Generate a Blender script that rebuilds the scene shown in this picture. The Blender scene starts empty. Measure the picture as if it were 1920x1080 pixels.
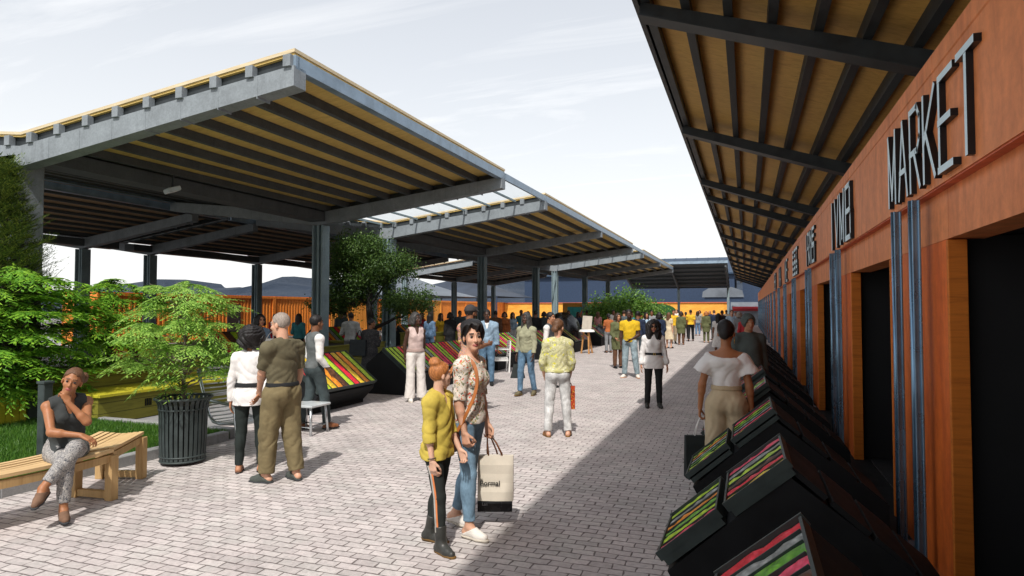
import bpy, math, random, time
import numpy as np
from mathutils import Vector, Matrix
T0 = time.time()
SC = bpy.context.scene
COL = SC.collection
R = math.radians
rnd = random.Random(11)
nrs = np.random.RandomState(5)

# ------------------------------------------------------------------ camera geometry (metres; street runs along +Y)
EYE = Vector((0, 0, 1.85))
FPX = 1200.0
YAW = math.atan(440 / 1200)
TILT = math.atan(39 / 1200)
c_, s_ = math.cos(YAW), math.sin(YAW)
ca, sa = math.cos(TILT), math.sin(TILT)
FWD = Vector((-s_ * ca, c_ * ca, sa))
UPV = Vector((s_ * sa, -c_ * sa, ca))
RGT = Vector((c_, s_, 0))

def ray(u, v):
    return FWD + RGT * ((u - 960) / FPX) - UPV * ((v - 540) / FPX)
def at_z(u, v, z=0.0):
    d = ray(u, v); return EYE + d * ((z - EYE.z) / d.z)
def at_x(u, v, x):
    d = ray(u, v); return EYE + d * ((x - EYE.x) / d.x)
def at_d(u, v, dist):
    return EYE + ray(u, v) * dist

# ------------------------------------------------------------------ object helpers
def empty(name, loc, rz=0.0):
    o = bpy.data.objects.new(name, None)
    o.empty_display_size = 0.2
    o.location = loc; o.rotation_euler = (0, 0, rz)
    COL.objects.link(o)
    return o
def tag(o, label=None, cat=None, group=None, kind=None):
    if label: o['label'] = label
    if cat: o['category'] = cat
    if group: o['group'] = group
    if kind: o['kind'] = kind
    return o
def thing(name, label, cat, loc, rz=0.0, group=None):
    return tag(empty(name, loc, rz), label, cat, group)
def kids(o):
    return [x for x in CHILD.get(o.name, [])]
CHILD = {}
def adopt(o, p):
    o.parent = p
    CHILD.setdefault(p.name, []).append(o)
def copy_tree(o, parent=None):
    c = o.copy(); COL.objects.link(c)
    if parent is not None: adopt(c, parent)
    for ch in kids(o): copy_tree(ch, c)
    return c
def world_loc(o):
    v = Vector(o.location)
    p = o.parent
    while p is not None:
        v += Vector(p.location); p = p.parent
    return v

class MB:
    """collects shapes into ONE mesh"""
    def __init__(s):
        s.v = []; s.f = []; s.m = []; s.sm = []
    def add(s, vs, fs, mi=0, smooth=False):
        n = len(s.v)
        s.v.extend([tuple(x) for x in vs])
        for f in fs:
            s.f.append(tuple(i + n for i in f)); s.m.append(mi); s.sm.append(smooth)
        return s
    def box(s, c, size, rot=None, mi=0, bev=0.0):
        hx, hy, hz = size[0] / 2, size[1] / 2, size[2] / 2
        b = min(bev, hx * .45, hy * .45, hz * .45)
        c = Vector(c)
        if b <= 0:
            vs = [Vector((x, y, z)) for z in (-hz, hz) for y in (-hy, hy) for x in (-hx, hx)]
            fs = [(0, 2, 3, 1), (4, 5, 7, 6), (0, 1, 5, 4), (2, 6, 7, 3), (0, 4, 6, 2), (1, 3, 7, 5)]
        else:
            vs = []; idx = {}
            for sx in (-1, 1):
                for sy in (-1, 1):
                    for sz in (-1, 1):
                        for a in range(3):
                            p = [sx * (hx - b), sy * (hy - b), sz * (hz - b)]
                            p[a] = (sx * hx, sy * hy, sz * hz)[a]
                            idx[(sx, sy, sz, a)] = len(vs); vs.append(Vector(p))
            fs = []
            def face(ids):
                pts = [vs[i] for i in ids]
                n = (pts[1] - pts[0]).cross(pts[2] - pts[0])
                ctr = sum(pts, Vector()) / len(pts)
                fs.append(tuple(ids) if n.dot(ctr) > 0 else tuple(reversed(ids)))
            for a in range(3):
                b1, b2 = [(1, 2), (0, 2), (0, 1)][a]
                for sg in (-1, 1):
                    ids = []
                    for (p, q) in ((-1, -1), (1, -1), (1, 1), (-1, 1)):
                        k = [0, 0, 0]; k[a] = sg; k[b1] = p; k[b2] = q
                        ids.append(idx[(k[0], k[1], k[2], a)])
                    face(ids)
                for p in (-1, 1):
                    for q in (-1, 1):
                        k0 = [0, 0, 0]; k1 = [0, 0, 0]
                        k0[a] = -1; k1[a] = 1
                        k0[b1] = k1[b1] = p; k0[b2] = k1[b2] = q
                        face([idx[(*k0, b1)], idx[(*k1, b1)], idx[(*k1, b2)], idx[(*k0, b2)]])
            for sx in (-1, 1):
                for sy in (-1, 1):
                    for sz in (-1, 1):
                        face([idx[(sx, sy, sz, a)] for a in range(3)])
        if rot is not None: vs = [rot @ v for v in vs]
        return s.add([v + c for v in vs], fs, mi)
    def bar(s, p0, p1, w, h, up=(0, 0, 1), mi=0, bev=0.0):
        p0 = Vector(p0); p1 = Vector(p1)
        d = p1 - p0; L = d.length; d.normalize()
        up = Vector(up)
        x = d.cross(up)
        if x.length < 1e-4: x = d.cross(Vector((1, 0, 0)))
        x.normalize(); z = x.cross(d)
        rot = Matrix((x, d, z)).transposed()
        return s.box((p0 + p1) / 2, (w, L, h), rot, mi, bev)
    def tube(s, pts, rad, seg=8, mi=0, caps=True, closed=False):
        pts = [Vector(p) for p in pts]
        n = len(pts)
        if not hasattr(rad, '__len__'): rad = [rad] * n
        vs = []; prev = None
        for i in range(n):
            if closed: d = pts[(i + 1) % n] - pts[i - 1]
            else: d = pts[min(i + 1, n - 1)] - pts[max(i - 1, 0)]
            d.normalize()
            if prev is None:
                a = Vector((0, 0, 1)) if abs(d.z) < .9 else Vector((1, 0, 0))
                x = d.cross(a).normalized()
            else:
                x = (prev - d * prev.dot(d)).normalized()
            prev = x; y = d.cross(x)
            for k in range(seg):
                t = 2 * math.pi * k / seg
                vs.append(pts[i] + (x * math.cos(t) + y * math.sin(t)) * rad[i])
        fs = []
        for i in range(n if closed else n - 1):
            j = (i + 1) % n
            for k in range(seg):
                k2 = (k + 1) % seg
                fs.append((i * seg + k, i * seg + k2, j * seg + k2, j * seg + k))
        if caps and not closed:
            fs.append(tuple(reversed(range(seg)))); fs.append(tuple(range((n - 1) * seg, n * seg)))
        return s.add(vs, fs, mi, True)
    def lathe(s, c, prof, seg=24, mi=0, closed=False):
        c = Vector(c); vs = []; n = len(prof)
        for (r, z) in prof:
            for k in range(seg):
                t = 2 * math.pi * k / seg
                vs.append(c + Vector((r * math.cos(t), r * math.sin(t), z)))
        fs = []
        for i in range(n if closed else n - 1):
            j = (i + 1) % n
            for k in range(seg):
                k2 = (k + 1) % seg
                fs.append((i * seg + k, i * seg + k2, j * seg + k2, j * seg + k))
        return s.add(vs, fs, mi, True)
    def prism(s, poly, y0, y1, mi=0):
        """polygon in XZ (counter-clockwise seen from -Y) extruded along Y"""
        n = len(poly)
        vs = [Vector((x, y0, z)) for x, z in poly] + [Vector((x, y1, z)) for x, z in poly]
        fs = [tuple(range(n)), tuple(reversed(range(n, 2 * n)))]
        for i in range(n):
            j = (i + 1) % n
            fs.append((i, i + n, j + n, j))
        return s.add(vs, fs, mi)
    def prismz(s, poly, z0, z1, mi=0):
        n = len(poly)
        vs = [Vector((x, y, z0)) for x, y in poly] + [Vector((x, y, z1)) for x, y in poly]
        fs = [tuple(reversed(range(n))), tuple(range(n, 2 * n))]
        for i in range(n):
            j = (i + 1) % n
            fs.append((i, j, j + n, i + n))
        return s.add(vs, fs, mi)
    def quad(s, a, b, c, d, mi=0):
        return s.add([Vector(p) for p in (a, b, c, d)], [(0, 1, 2, 3)], mi)
    def sphere(s, c, r, seg=10, rings=7, mi=0):
        c = Vector(c)
        if not hasattr(r, '__len__'): r = (r, r, r)
        vs = [c + Vector((0, 0, -r[2]))]
        for i in range(1, rings):
            t = math.pi * i / rings - math.pi / 2
            for k in range(seg):
                a = 2 * math.pi * k / seg
                vs.append(c + Vector((r[0] * math.cos(t) * math.cos(a), r[1] * math.cos(t) * math.sin(a), r[2] * math.sin(t))))
        vs.append(c + Vector((0, 0, r[2])))
        fs = []
        for k in range(seg):
            k2 = (k + 1) % seg
            fs.append((0, 1 + k2, 1 + k))
            for i in range(rings - 2):
                a = 1 + i * seg
                fs.append((a + k, a + k2, a + seg + k2, a + seg + k))
            a = 1 + (rings - 2) * seg
            fs.append((a + k, a + k2, len(vs) - 1))
        return s.add(vs, fs, mi, True)
    def build(s, name, mats, parent=None, local=False):
        """verts are world coordinates unless local; linked as ONE object"""
        me = bpy.data.meshes.new(name)
        vs = s.v
        if parent is not None and not local:
            o = world_loc(parent)
            vs = [(x - o.x, y - o.y, z - o.z) for x, y, z in vs]
        me.from_pydata([tuple(v) for v in vs], [], s.f)
        if not isinstance(mats, (list, tuple)): mats = [mats]
        for m in mats: me.materials.append(m)
        me.polygons.foreach_set('material_index', s.m)
        me.polygons.foreach_set('use_smooth', s.sm)
        me.update()
        ob = bpy.data.objects.new(name, me)
        COL.objects.link(ob)
        if parent is not None: adopt(ob, parent)
        return ob

def np_mesh(name, verts, faces, mats, parent=None, smooth=True, matidx=None):
    """fast mesh from numpy arrays; faces (n,4) or (n,3); local coordinates"""
    me = bpy.data.meshes.new(name)
    verts = np.ascontiguousarray(verts, dtype=np.float32); faces = np.ascontiguousarray(faces, dtype=np.int32)
    nf, w = faces.shape
    me.vertices.add(len(verts)); me.vertices.foreach_set('co', verts.ravel())
    me.loops.add(nf * w); me.loops.foreach_set('vertex_index', faces.ravel())
    me.polygons.add(nf)
    me.polygons.foreach_set('loop_start', np.arange(0, nf * w, w, dtype=np.int32))
    if not isinstance(mats, (list, tuple)): mats = [mats]
    for m in mats: me.materials.append(m)
    if matidx is not None: me.polygons.foreach_set('material_index', np.ascontiguousarray(matidx, dtype=np.int32))
    me.update(calc_edges=True)
    me.polygons.foreach_set('use_smooth', np.full(nf, smooth, dtype=bool))
    ob = bpy.data.objects.new(name, me); COL.objects.link(ob)
    if parent is not None: adopt(ob, parent)
    return ob
# ------------------------------------------------------------------ materials
class NT:
    def __init__(s, name):
        s.mat = bpy.data.materials.new(name); s.mat.use_nodes = True
        s.t = s.mat.node_tree; s.n = s.t.nodes
        s.bsdf = s.n['Principled BSDF']; s.out = s.n['Material Output']
    def node(s, typ, **kw):
        n = s.n.new(typ)
        for k, v in kw.items(): setattr(n, k, v)
        return n
    def link(s, a, b): s.t.links.new(a, b)
    def coord(s, kind='Object', scale=(1, 1, 1), rot=(0, 0, 0)):
        if kind == 'World':
            src = s.node('ShaderNodeNewGeometry').outputs['Position']
        else:
            src = s.node('ShaderNodeTexCoord').outputs[kind]
        m = s.node('ShaderNodeMapping')
        m.inputs['Scale'].default_value = scale; m.inputs['Rotation'].default_value = rot
        s.link(src, m.inputs['Vector'])
        return m.outputs['Vector']
    def noise(s, vec, scale, detail=5, rough=.6, dist=0.0):
        n = s.node('ShaderNodeTexNoise')
        n.inputs['Scale'].default_value = scale; n.inputs['Detail'].default_value = detail
        n.inputs['Roughness'].default_value = rough; n.inputs['Distortion'].default_value = dist
        s.link(vec, n.inputs['Vector'])
        return n.outputs['Fac']
    def ramp(s, fac, stops, interp='LINEAR'):
        r = s.node('ShaderNodeValToRGB'); r.color_ramp.interpolation = interp
        e = r.color_ramp.elements
        while len(e) < len(stops): e.new(.5)
        for i, (p, c) in enumerate(stops):
            e[i].position = p
            e[i].color = (*c, 1) if len(c) == 3 else c
        s.link(fac, r.inputs['Fac'])
        return r.outputs['Color']
    def mix(s, fac, a, b, mode='MIX'):
        m = s.node('ShaderNodeMix', data_type='RGBA', blend_type=mode)
        for sock, val in ((m.inputs[0], fac), (m.inputs[6], a), (m.inputs[7], b)):
            if hasattr(val, 'is_linked'): s.link(val, sock)
            elif hasattr(val, '__len__'): sock.default_value = (*val[:3], 1)
            else: sock.default_value = val
        return m.outputs[2]
    def maprange(s, val, a, b, c, d):
        m = s.node('ShaderNodeMapRange')
        m.inputs[1].default_value = a; m.inputs[2].default_value = b
        m.inputs[3].default_value = c; m.inputs[4].default_value = d
        s.link(val, m.inputs[0]); return m.outputs[0]
    def bump(s, h, strength=.3, dist=.01):
        b = s.node('ShaderNodeBump')
        b.inputs['Strength'].default_value = strength; b.inputs['Distance'].default_value = dist
        s.link(h, b.inputs['Height']); s.link(b.outputs['Normal'], s.bsdf.inputs['Normal'])
    def base(s, c):
        if hasattr(c, 'is_linked'): s.link(c, s.bsdf.inputs['Base Color'])
        else: s.bsdf.inputs['Base Color'].default_value = (*c, 1)
    def set(s, rough=.6, metal=0.0, spec=.5):
        s.bsdf.inputs['Roughness'].default_value = rough
        s.bsdf.inputs['Metallic'].default_value = metal
        s.bsdf.inputs['Specular IOR Level'].default_value = spec
        return s.mat

def plain(name, c, rough=.6, metal=0.0, var=.18, scale=6, bump=.0, bscale=40, stretch=(1, 1, 1), spec=.4, kind='Object'):
    t = NT(name)
    v = t.coord(kind, stretch)
    f = t.noise(v, scale)
    lo = tuple(max(0, x * (1 - var * 1.6)) for x in c); hi = tuple(min(1, x * (1 + var * 1.3)) for x in c)
    t.base(t.ramp(f, [(.28, lo), (.5, c), (.74, hi)]))
    if bump: t.bump(t.noise(v, bscale, 3), bump, .01)
    rr = t.maprange(f, .3, .7, max(0, rough - .08), min(1, rough + .08))
    t.link(rr, t.bsdf.inputs['Roughness'])
    t.bsdf.inputs['Metallic'].default_value = metal
    t.bsdf.inputs['Specular IOR Level'].default_value = spec
    return t.mat

def wood(name, c, c2, axis=1, scale=3.0, rough=.6, plank=None, bump=.15, kind='Object'):
    t = NT(name)
    st = [14, 14, 14]; st[axis] = 1.0
    v = t.coord(kind, tuple(st))
    g = t.noise(v, scale, 6, .65, .6)
    col = t.ramp(g, [(.25, c2), (.5, c), (.8, tuple(min(1, x * 1.2) for x in c))])
    v2 = t.coord(kind)
    col = t.mix(t.maprange(t.noise(v2, 1.3, 3), .3, .7, .0, .35), col, c2)
    if plank:
        pa, pw = plank
        sep = t.node('ShaderNodeSeparateXYZ'); t.link(v2, sep.inputs[0])
        m = t.node('ShaderNodeMath', operation='FRACT'); d = t.node('ShaderNodeMath', operation='DIVIDE')
        t.link(sep.outputs[pa], d.inputs[0]); d.inputs[1].default_value = pw
        t.link(d.outputs[0], m.inputs[0])
        lin = t.node('ShaderNodeMath', operation='LESS_THAN'); t.link(m.outputs[0], lin.inputs[0]); lin.inputs[1].default_value = .05
        col = t.mix(lin.outputs[0], col, tuple(x * .25 for x in c2))
    t.base(col); t.bump(g, bump, .005)
    return t.set(rough, 0, .3)

M = {}
# paving bricks laid across the street
def paving():
    t = NT('brick paving')
    v = t.coord('World')
    wob = t.node('ShaderNodeTexNoise'); wob.inputs['Scale'].default_value = 3.5; t.link(v, wob.inputs['Vector'])
    add = t.node('ShaderNodeVectorMath', operation='MULTIPLY_ADD')
    t.link(wob.outputs['Color'], add.inputs[0]); add.inputs[1].default_value = (.075, .05, 0); t.link(v, add.inputs[2])
    b = t.node('ShaderNodeTexBrick')
    t.link(add.outputs[0], b.inputs['Vector'])
    b.inputs['Scale'].default_value = 1.0
    b.inputs['Brick Width'].default_value = .178; b.inputs['Row Height'].default_value = .094
    b.inputs['Mortar Size'].default_value = .0075; b.inputs['Mortar Smooth'].default_value = .6
    b.inputs['Bias'].default_value = -.25
    mj = t.noise(t.coord('World', (1, 1.6, 1)), 7.5, 3, .6); t.link(t.maprange(mj, .35, .7, .0035, .0125), b.inputs['Mortar Size'])
    b.inputs['Color1'].default_value = (.56, .515, .50, 1); b.inputs['Color2'].default_value = (.42, .385, .375, 1)
    b.inputs['Mortar'].default_value = (.165, .14, .135, 1)
    n1 = t.noise(v, 1.1, 6, .7); n2 = t.noise(v, 23, 4, .7)
    col = t.mix(1.0, b.outputs['Color'], t.ramp(n1, [(.3, (.82, .81, .81)), (.6, (1.06, 1.05, 1.04))]), 'MULTIPLY')
    col = t.mix(1.0, col, t.ramp(n2, [(.3, (.8, .8, .8)), (.62, (1.08, 1.07, 1.07))]), 'MULTIPLY')
    pt_ = t.noise(v, 2.7, 3, .5); col = t.mix(t.maprange(pt_, .45, .65, 0, .5), col, t.mix(1.0, col, (.93, 1.0, .97), 'MULTIPLY'))
    big = t.noise(v, .22, 4, .6); col = t.mix(t.maprange(big, .5, .72, 0, .35), col, t.mix(1.0, col, (.72, .70, .69), 'MULTIPLY'))
    st = t.noise(v, 5.5, 5, .75, 1.2)
    col = t.mix(t.maprange(st, .62, .78, 0, .45), col, (.16, .14, .14))
    t.base(col)
    h = t.node('ShaderNodeMath', operation='SUBTRACT'); 
    mn = t.node('ShaderNodeMath', operation='MULTIPLY'); t.link(n2, mn.inputs[0]); mn.inputs[1].default_value = .35
    t.link(mn.outputs[0], h.inputs[0]); t.link(b.outputs['Fac'], h.inputs[1])
    t.bump(h.outputs[0], .55, .012)
    return t.set(.78, 0, .25)
M['paving'] = paving()
def concrete(name, c, scale=2.0, joints=0.0):
    t = NT(name); v = t.coord('World')
    a = t.noise(v, scale, 7, .7); b = t.noise(v, scale * 14, 4, .6); s = t.noise(t.coord('World', (3, 3, .35)), 2.2, 5, .7, .8)
    col = t.ramp(a, [(.25, tuple(x * .72 for x in c)), (.55, c), (.8, tuple(min(1, x * 1.22) for x in c))])
    col = t.mix(t.maprange(s, .55, .75, 0, .5), col, tuple(x * .5 for x in c))
    col = t.mix(1.0, col, t.ramp(b, [(.3, (.86, .86, .86)), (.65, (1.06, 1.06, 1.06))]), 'MULTIPLY')
    t.base(col); t.bump(b, .25, .006)
    return t.set(.75, 0, .3)
M['plaza'] = concrete('plaza slabs', (.27, .27, .275), .8)
M['kerb'] = concrete('kerb stone', (.30, .30, .30), 5)
M['ground'] = concrete('far ground', (.25, .235, .23), .3)
M['beam'] = concrete('weathered grey beam', (.245, .275, .295), 2.5)
M['purlin'] = concrete('dark purlin', (.085, .095, .10), 3)
M['column'] = concrete('column grey', (.25, .33, .355), 2)
M['darksteel'] = plain('dark steel', (.035, .042, .045), .5, .2, .25, 4)
M['edge_steel'] = plain('edge steel', (.24, .32, .40), .45, .3, .2, 3)
def ply(name, c, c2, kind='World', st=(.6, 7, 7)):
    t = NT(name); v = t.coord(kind, st)
    g = t.noise(v, 2.2, 6, .7, 1.3)
    col = t.ramp(g, [(.25, c2), (.5, c), (.78, tuple(min(1, x * 1.25) for x in c))])
    k = t.noise(t.coord(kind), .9, 3)
    col = t.mix(t.maprange(k, .35, .7, 0, .4), col, c2)
    t.base(col); t.bump(g, .08, .004)
    return t.set(.6, 0, .3)
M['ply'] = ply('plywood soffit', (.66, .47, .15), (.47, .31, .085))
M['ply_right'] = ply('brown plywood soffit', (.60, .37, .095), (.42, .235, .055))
M['ply_dark'] = ply('darker plywood soffit', (.52, .33, .19), (.34, .20, .11))  # darker plywood tone for the inner roofs
M['deck'] = ply('pale deck edge', (.62, .52, .34), (.47, .37, .22))
# corten / painted orange panels
def orange(name, c, c2, axis_st=(3, 3, .5)):
    t = NT(name); v = t.coord('World', axis_st)
    a = t.noise(v, 1.6, 6, .65, .7); b = t.noise(t.coord('World'), 9, 5, .7)
    col = t.ramp(a, [(.3, c2), (.55, c), (.8, tuple(min(1, x * 1.18) for x in c))])
    col = t.mix(1.0, col, t.ramp(b, [(.3, (.82, .80, .78)), (.65, (1.06, 1.06, 1.06))]), 'MULTIPLY')
    t.base(col); t.bump(b, .08, .004)
    return t.set(.55, 0, .35)
M['band'] = orange('rust orange band', (.80, .275, .10), (.62, .19, .065))
M['band_edge'] = orange('band edge trim', (.66, .16, .075), (.5, .1, .05))
M['panel'] = orange('orange panel', (.76, .16, .022), (.55, .095, .014))
M['reveal'] = wood('orange wood jamb', (.66, .19, .022), (.42, .10, .011), 0, 2.2, kind='World')
M['post'] = plain('blue steel post', (.20, .33, .46), .28, .75, .2, 2.5)
M['letter'] = plain('sky tinted letter face', (.70, .88, .97), .45, 0, .06, 3)  # sky reflection on the letter faces is painted in as pale blue
M['letter_side'] = plain('black letter side', (.012, .014, .017), .4, .2, .1)
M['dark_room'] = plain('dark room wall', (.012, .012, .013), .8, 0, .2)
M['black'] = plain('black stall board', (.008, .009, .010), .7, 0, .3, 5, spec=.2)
M['frame_grey'] = plain('grey stall frame', (.035, .048, .046), .5, .3, .2)
M['cont_orange'] = orange('container orange', (.85, .27, .04), (.68, .19, .025), (6, 6, .25))
M['cont_amber'] = orange('container amber', (.85, .36, .06), (.7, .26, .04), (6, 6, .25))
M['cont_door'] = plain('dark door', (.05, .035, .03), .7)
M['hill'] = None
M['olive'] = wood('olive stained planks', (.215, .20, .028), (.105, .105, .014), 1, 2.2, plank=(2, .17), kind='World')
M['olive_lit'] = wood('sunlit olive planks', (.50, .45, .03), (.36, .31, .02), 1, 2.0, plank=(0, .15), kind='World')  # olive brightened to yellow: sunlight is put into the colour
M['bench'] = wood('pale bench slats', (.62, .43, .22), (.42, .26, .11), 1, 1.6)
M['bench_leg'] = wood('bench leg timber', (.50, .33, .15), (.32, .19, .075), 2, 1.6)
M['bin'] = plain('dark bin metal', (.048, .062, .062), .5, .2, .2)
M['soil'] = plain('potting soil', (.03, .022, .015), .95, 0, .4, 20, .5)
M['white_metal'] = plain('pale grey metal', (.62, .66, .67), .4, .3, .1)
M['alu'] = plain('brushed aluminium', (.55, .58, .60), .33, .8, .12)
M['white_paint'] = plain('white paint', (.72, .72, .70), .5, 0, .06)
M['tan_leg'] = plain('tan timber leg', (.45, .22, .07), .6)
M['navy_roof'] = plain('navy sheet roof', (.030, .055, .095), .5, .1, .35, .25, stretch=(1, 6, 1))
M['navy_wall'] = plain('navy wall', (.022, .042, .085), .6, 0, .2)
M['grey_roof'] = plain('grey sheet roof', (.13, .15, .175), .5, .1, .2, .4)
M['slate_roof'] = plain('slate canvas', (.030, .04, .06), .6, 0, .35, .3)
M['yellow_wall'] = orange('amber far wall', (.82, .40, .06), (.72, .30, .035), (.6, .6, 2))
M['green_paint'] = plain('green mural paint', (.01, .075, .01), .6)
M['teal_paint'] = plain('teal mural paint', (.04, .42, .42), .6)
M['salmon_paint'] = plain('salmon mural paint', (.75, .22, .12), .6)
M['red_awning'] = plain('red awning cloth', (.45, .03, .04), .7)
M['grey_wall'] = plain('grey block wall', (.22, .26, .30), .8, 0, .12, 2)
M['bark'] = plain('grey bark', (.16, .13, .10), .85, 0, .35, 9, .6, 30, (1, 1, .3))
M['bark_dark'] = plain('dark bark', (.025, .022, .02), .85, 0, .35, 9, .6, 30, (1, 1, .3))
M['lamp_white'] = plain('lamp housing', (.45, .5, .52), .4)
def glazing():
    t = NT('clear roof glazing')
    tr = t.node('ShaderNodeBsdfTransparent'); gl = t.node('ShaderNodeBsdfGlossy'); gl.inputs['Roughness'].default_value = .1
    tr.inputs['Color'].default_value = (.97, .98, .98, 1)
    fr = t.node('ShaderNodeFresnel'); fr.inputs['IOR'].default_value = 1.15
    m = t.node('ShaderNodeMixShader'); t.link(fr.outputs[0], m.inputs[0]); t.link(tr.outputs[0], m.inputs[1]); t.link(gl.outputs[0], m.inputs[2])
    t.link(m.outputs[0], t.out.inputs['Surface'])
    return t.mat
M['glazing'] = glazing()
def hill():
    t = NT('far hillside'); v = t.coord('World')
    n = t.noise(v, .012, 8, .7, 1.0)
    t.base(t.ramp(n, [(.3, (.022, .034, .055)), (.55, (.045, .058, .08)), (.75, (.085, .095, .115))]))
    t.bump(n, 1.0, 8.0)
    return t.set(.9, 0, .1)
M['hill'] = hill()
def leaf(name, c, c2, c3, trans=.35):
    t = NT(name)
    g = t.node('ShaderNodeNewGeometry')
    col = t.ramp(g.outputs['Random Per Island'], [(0, c2), (.45, c), (1, c3)])
    t.base(col)
    t.set(.45, 0, .35)
    tl = t.node('ShaderNodeBsdfTranslucent'); t.link(col, tl.inputs['Color'])
    m = t.node('ShaderNodeMixShader'); m.inputs[0].default_value = trans
    t.link(t.bsdf.outputs[0], m.inputs[1]); t.link(tl.outputs[0], m.inputs[2]); t.link(m.outputs[0], t.out.inputs['Surface'])
    return t.mat
M['leaf_maple'] = leaf('bright maple leaf', (.25, .45, .07), (.15, .31, .05), (.40, .60, .12))
M['leaf_shrub'] = leaf('shrub leaf', (.15, .36, .03), (.07, .19, .02), (.32, .55, .05), .3)
M['leaf_dark'] = leaf('dark evergreen leaf', (.06, .125, .025), (.028, .062, .016), (.12, .20, .04), .25)
M['leaf_conifer'] = leaf('conifer needle', (.075, .125, .022), (.03, .06, .016), (.20, .25, .04), .2)
M['leaf_far'] = leaf('far tree leaf', (.12, .25, .04), (.06, .14, .025), (.22, .38, .06), .35)
M['grass_blade'] = leaf('grass blade', (.06, .165, .018), (.035, .105, .012), (.12, .24, .03), .3)
M['lawn_soil'] = plain('lawn soil', (.035, .075, .014), .95, 0, .3, 12, kind='World')
# striped goods
def goods(name, c, c2, scale=26):
    t = NT(name); v = t.coord('World')
    vo = t.node('ShaderNodeTexVoronoi'); vo.inputs['Scale'].default_value = scale; t.link(v, vo.inputs['Vector'])
    n = t.noise(v, scale * .8, 4, .7)
    col = t.mix(t.maprange(vo.outputs['Distance'], .1, .6, 0, 1), c, c2)
    col = t.mix(1.0, col, t.ramp(n, [(.3, (.72, .72, .72)), (.6, (1.15, 1.15, 1.15))]), 'MULTIPLY')
    t.base(col); t.bump(vo.outputs['Distance'], .5, .012)
    return t.set(.5, 0, .35)
GOODS = [goods('red goods', (.85, .04, .07), (.6, .015, .03)), goods('lime goods', (.56, .70, .04), (.32, .5, .02)),
         goods('orange goods', (.88, .36, .03), (.7, .22, .015)), goods('green goods', (.20, .50, .04), (.09, .28, .02)),
         goods('pink goods', (.85, .10, .20), (.62, .04, .09)), goods('yellow goods', (.78, .60, .05), (.6, .38, .02)),
         goods('grey goods', (.42, .44, .42), (.2, .21, .2)), goods('brown goods', (.16, .055, .025), (.06, .025, .012))]
# cloth
def cloth(name, c, var=.16, scale=9, rough=.85, weave=.12):
    return plain(name, c, rough, 0, var, scale, weave, 220, spec=.2)
def skin(name, c):
    t = NT(name); v = t.coord('Object')
    n = t.noise(v, 11, 4)
    col = t.ramp(n, [(.3, tuple(x * .88 for x in c)), (.5, c), (.75, (min(1, c[0] * 1.1), c[1] * 1.02, c[2]))])
    t.base(col)
    t.bsdf.inputs['Subsurface Weight'].default_value = .12
    t.bsdf.inputs['Subsurface Radius'].default_value = (.012, .005, .003)
    t.bsdf.inputs['Subsurface Scale'].default_value = 1.0
    return t.set(.5, 0, .35)
def hairmat(name, c):
    t = NT(name); v = t.coord('Object', (60, 60, 9))
    n = t.noise(v, 2.4, 4, .6, .5)
    t.base(t.ramp(n, [(.3, tuple(x * .45 for x in c)), (.55, c), (.8, tuple(min(1, x * 1.6) for x in c))]))
    t.bump(n, .6, .006)
    return t.set(.5, 0, .35)
def spots(name, ground, cols, scale=9, thr=.35):
    """scattered soft flowers / blotches on a ground colour"""
    t = NT(name); v = t.coord('Object')
    d = t.node('ShaderNodeTexNoise'); d.inputs['Scale'].default_value = scale * 1.6; t.link(v, d.inputs['Vector'])
    ad = t.node('ShaderNodeVectorMath', operation='MULTIPLY_ADD'); t.link(d.outputs['Color'], ad.inputs[0]); ad.inputs[1].default_value = (.09,) * 3; t.link(v, ad.inputs[2])
    col = ground
    for i, c in enumerate(cols):
        vo = t.node('ShaderNodeTexVoronoi'); vo.inputs['Scale'].default_value = scale * (1 + .37 * i)
        mp = t.node('ShaderNodeMapping'); mp.inputs['Location'].default_value = (3.1 * i, 1.7 * i, 2.3 * i); t.link(ad.outputs[0], mp.inputs['Vector'])
        t.link(mp.outputs[0], vo.inputs['Vector'])
        col = t.mix(t.maprange(vo.outputs['Distance'], thr * .75, thr, 1, 0), col, c)
    n = t.noise(v, 60, 3)
    col = t.mix(1.0, col, t.ramp(n, [(.3, (.85, .85, .85)), (.65, (1.05, 1.05, 1.05))]), 'MULTIPLY')
    t.base(col); t.bump(n, .1, .004)
    return t.set(.85, 0, .2)
def denim(name, c):
    t = NT(name); v = t.coord('Object')
    n = t.noise(v, 5, 5, .65); w = t.noise(t.coord('Object', (1, 1, .15)), 160, 3)
    col = t.ramp(n, [(.3, tuple(x * .6 for x in c)), (.5, c), (.72, tuple(min(1, x * 1.6 + .03) for x in c))])
    col = t.mix(1.0, col, t.ramp(w, [(.3, (.85, .85, .85)), (.65, (1.08, 1.08, 1.08))]), 'MULTIPLY')
    t.base(col); t.bump(w, .15, .004)
    return t.set(.85, 0, .2)
# ------------------------------------------------------------------ the setting
def sheet(name, x0, x1, y0, y1, z, mat):
    o = MB().quad((x0, y0, z), (x1, y0, z), (x1, y1, z), (x0, y1, z)).build(name, mat)
    o['kind'] = 'structure'; return o
sheet('ground', -900, 900, -300, 1500, -.02, M['ground'])
pv = MB()
pv.quad((-6.85, -9, 0), (2.2, -9, 0), (2.2, 7.42, 0), (-6.85, 7.42, 0))
pv.quad((-7.85, 7.42, 0), (2.2, 7.42, 0), (2.2, 84, 0), (-7.85, 84, 0))
o = pv.build('pavement', M['paving']); o['kind'] = 'structure'
o = MB().quad((-60, 7.42, -.004), (-7.85, 7.42, -.004), (-7.85, 90, -.004), (-60, 90, -.004)).build('plaza', M['plaza']); o['kind'] = 'structure'
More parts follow.
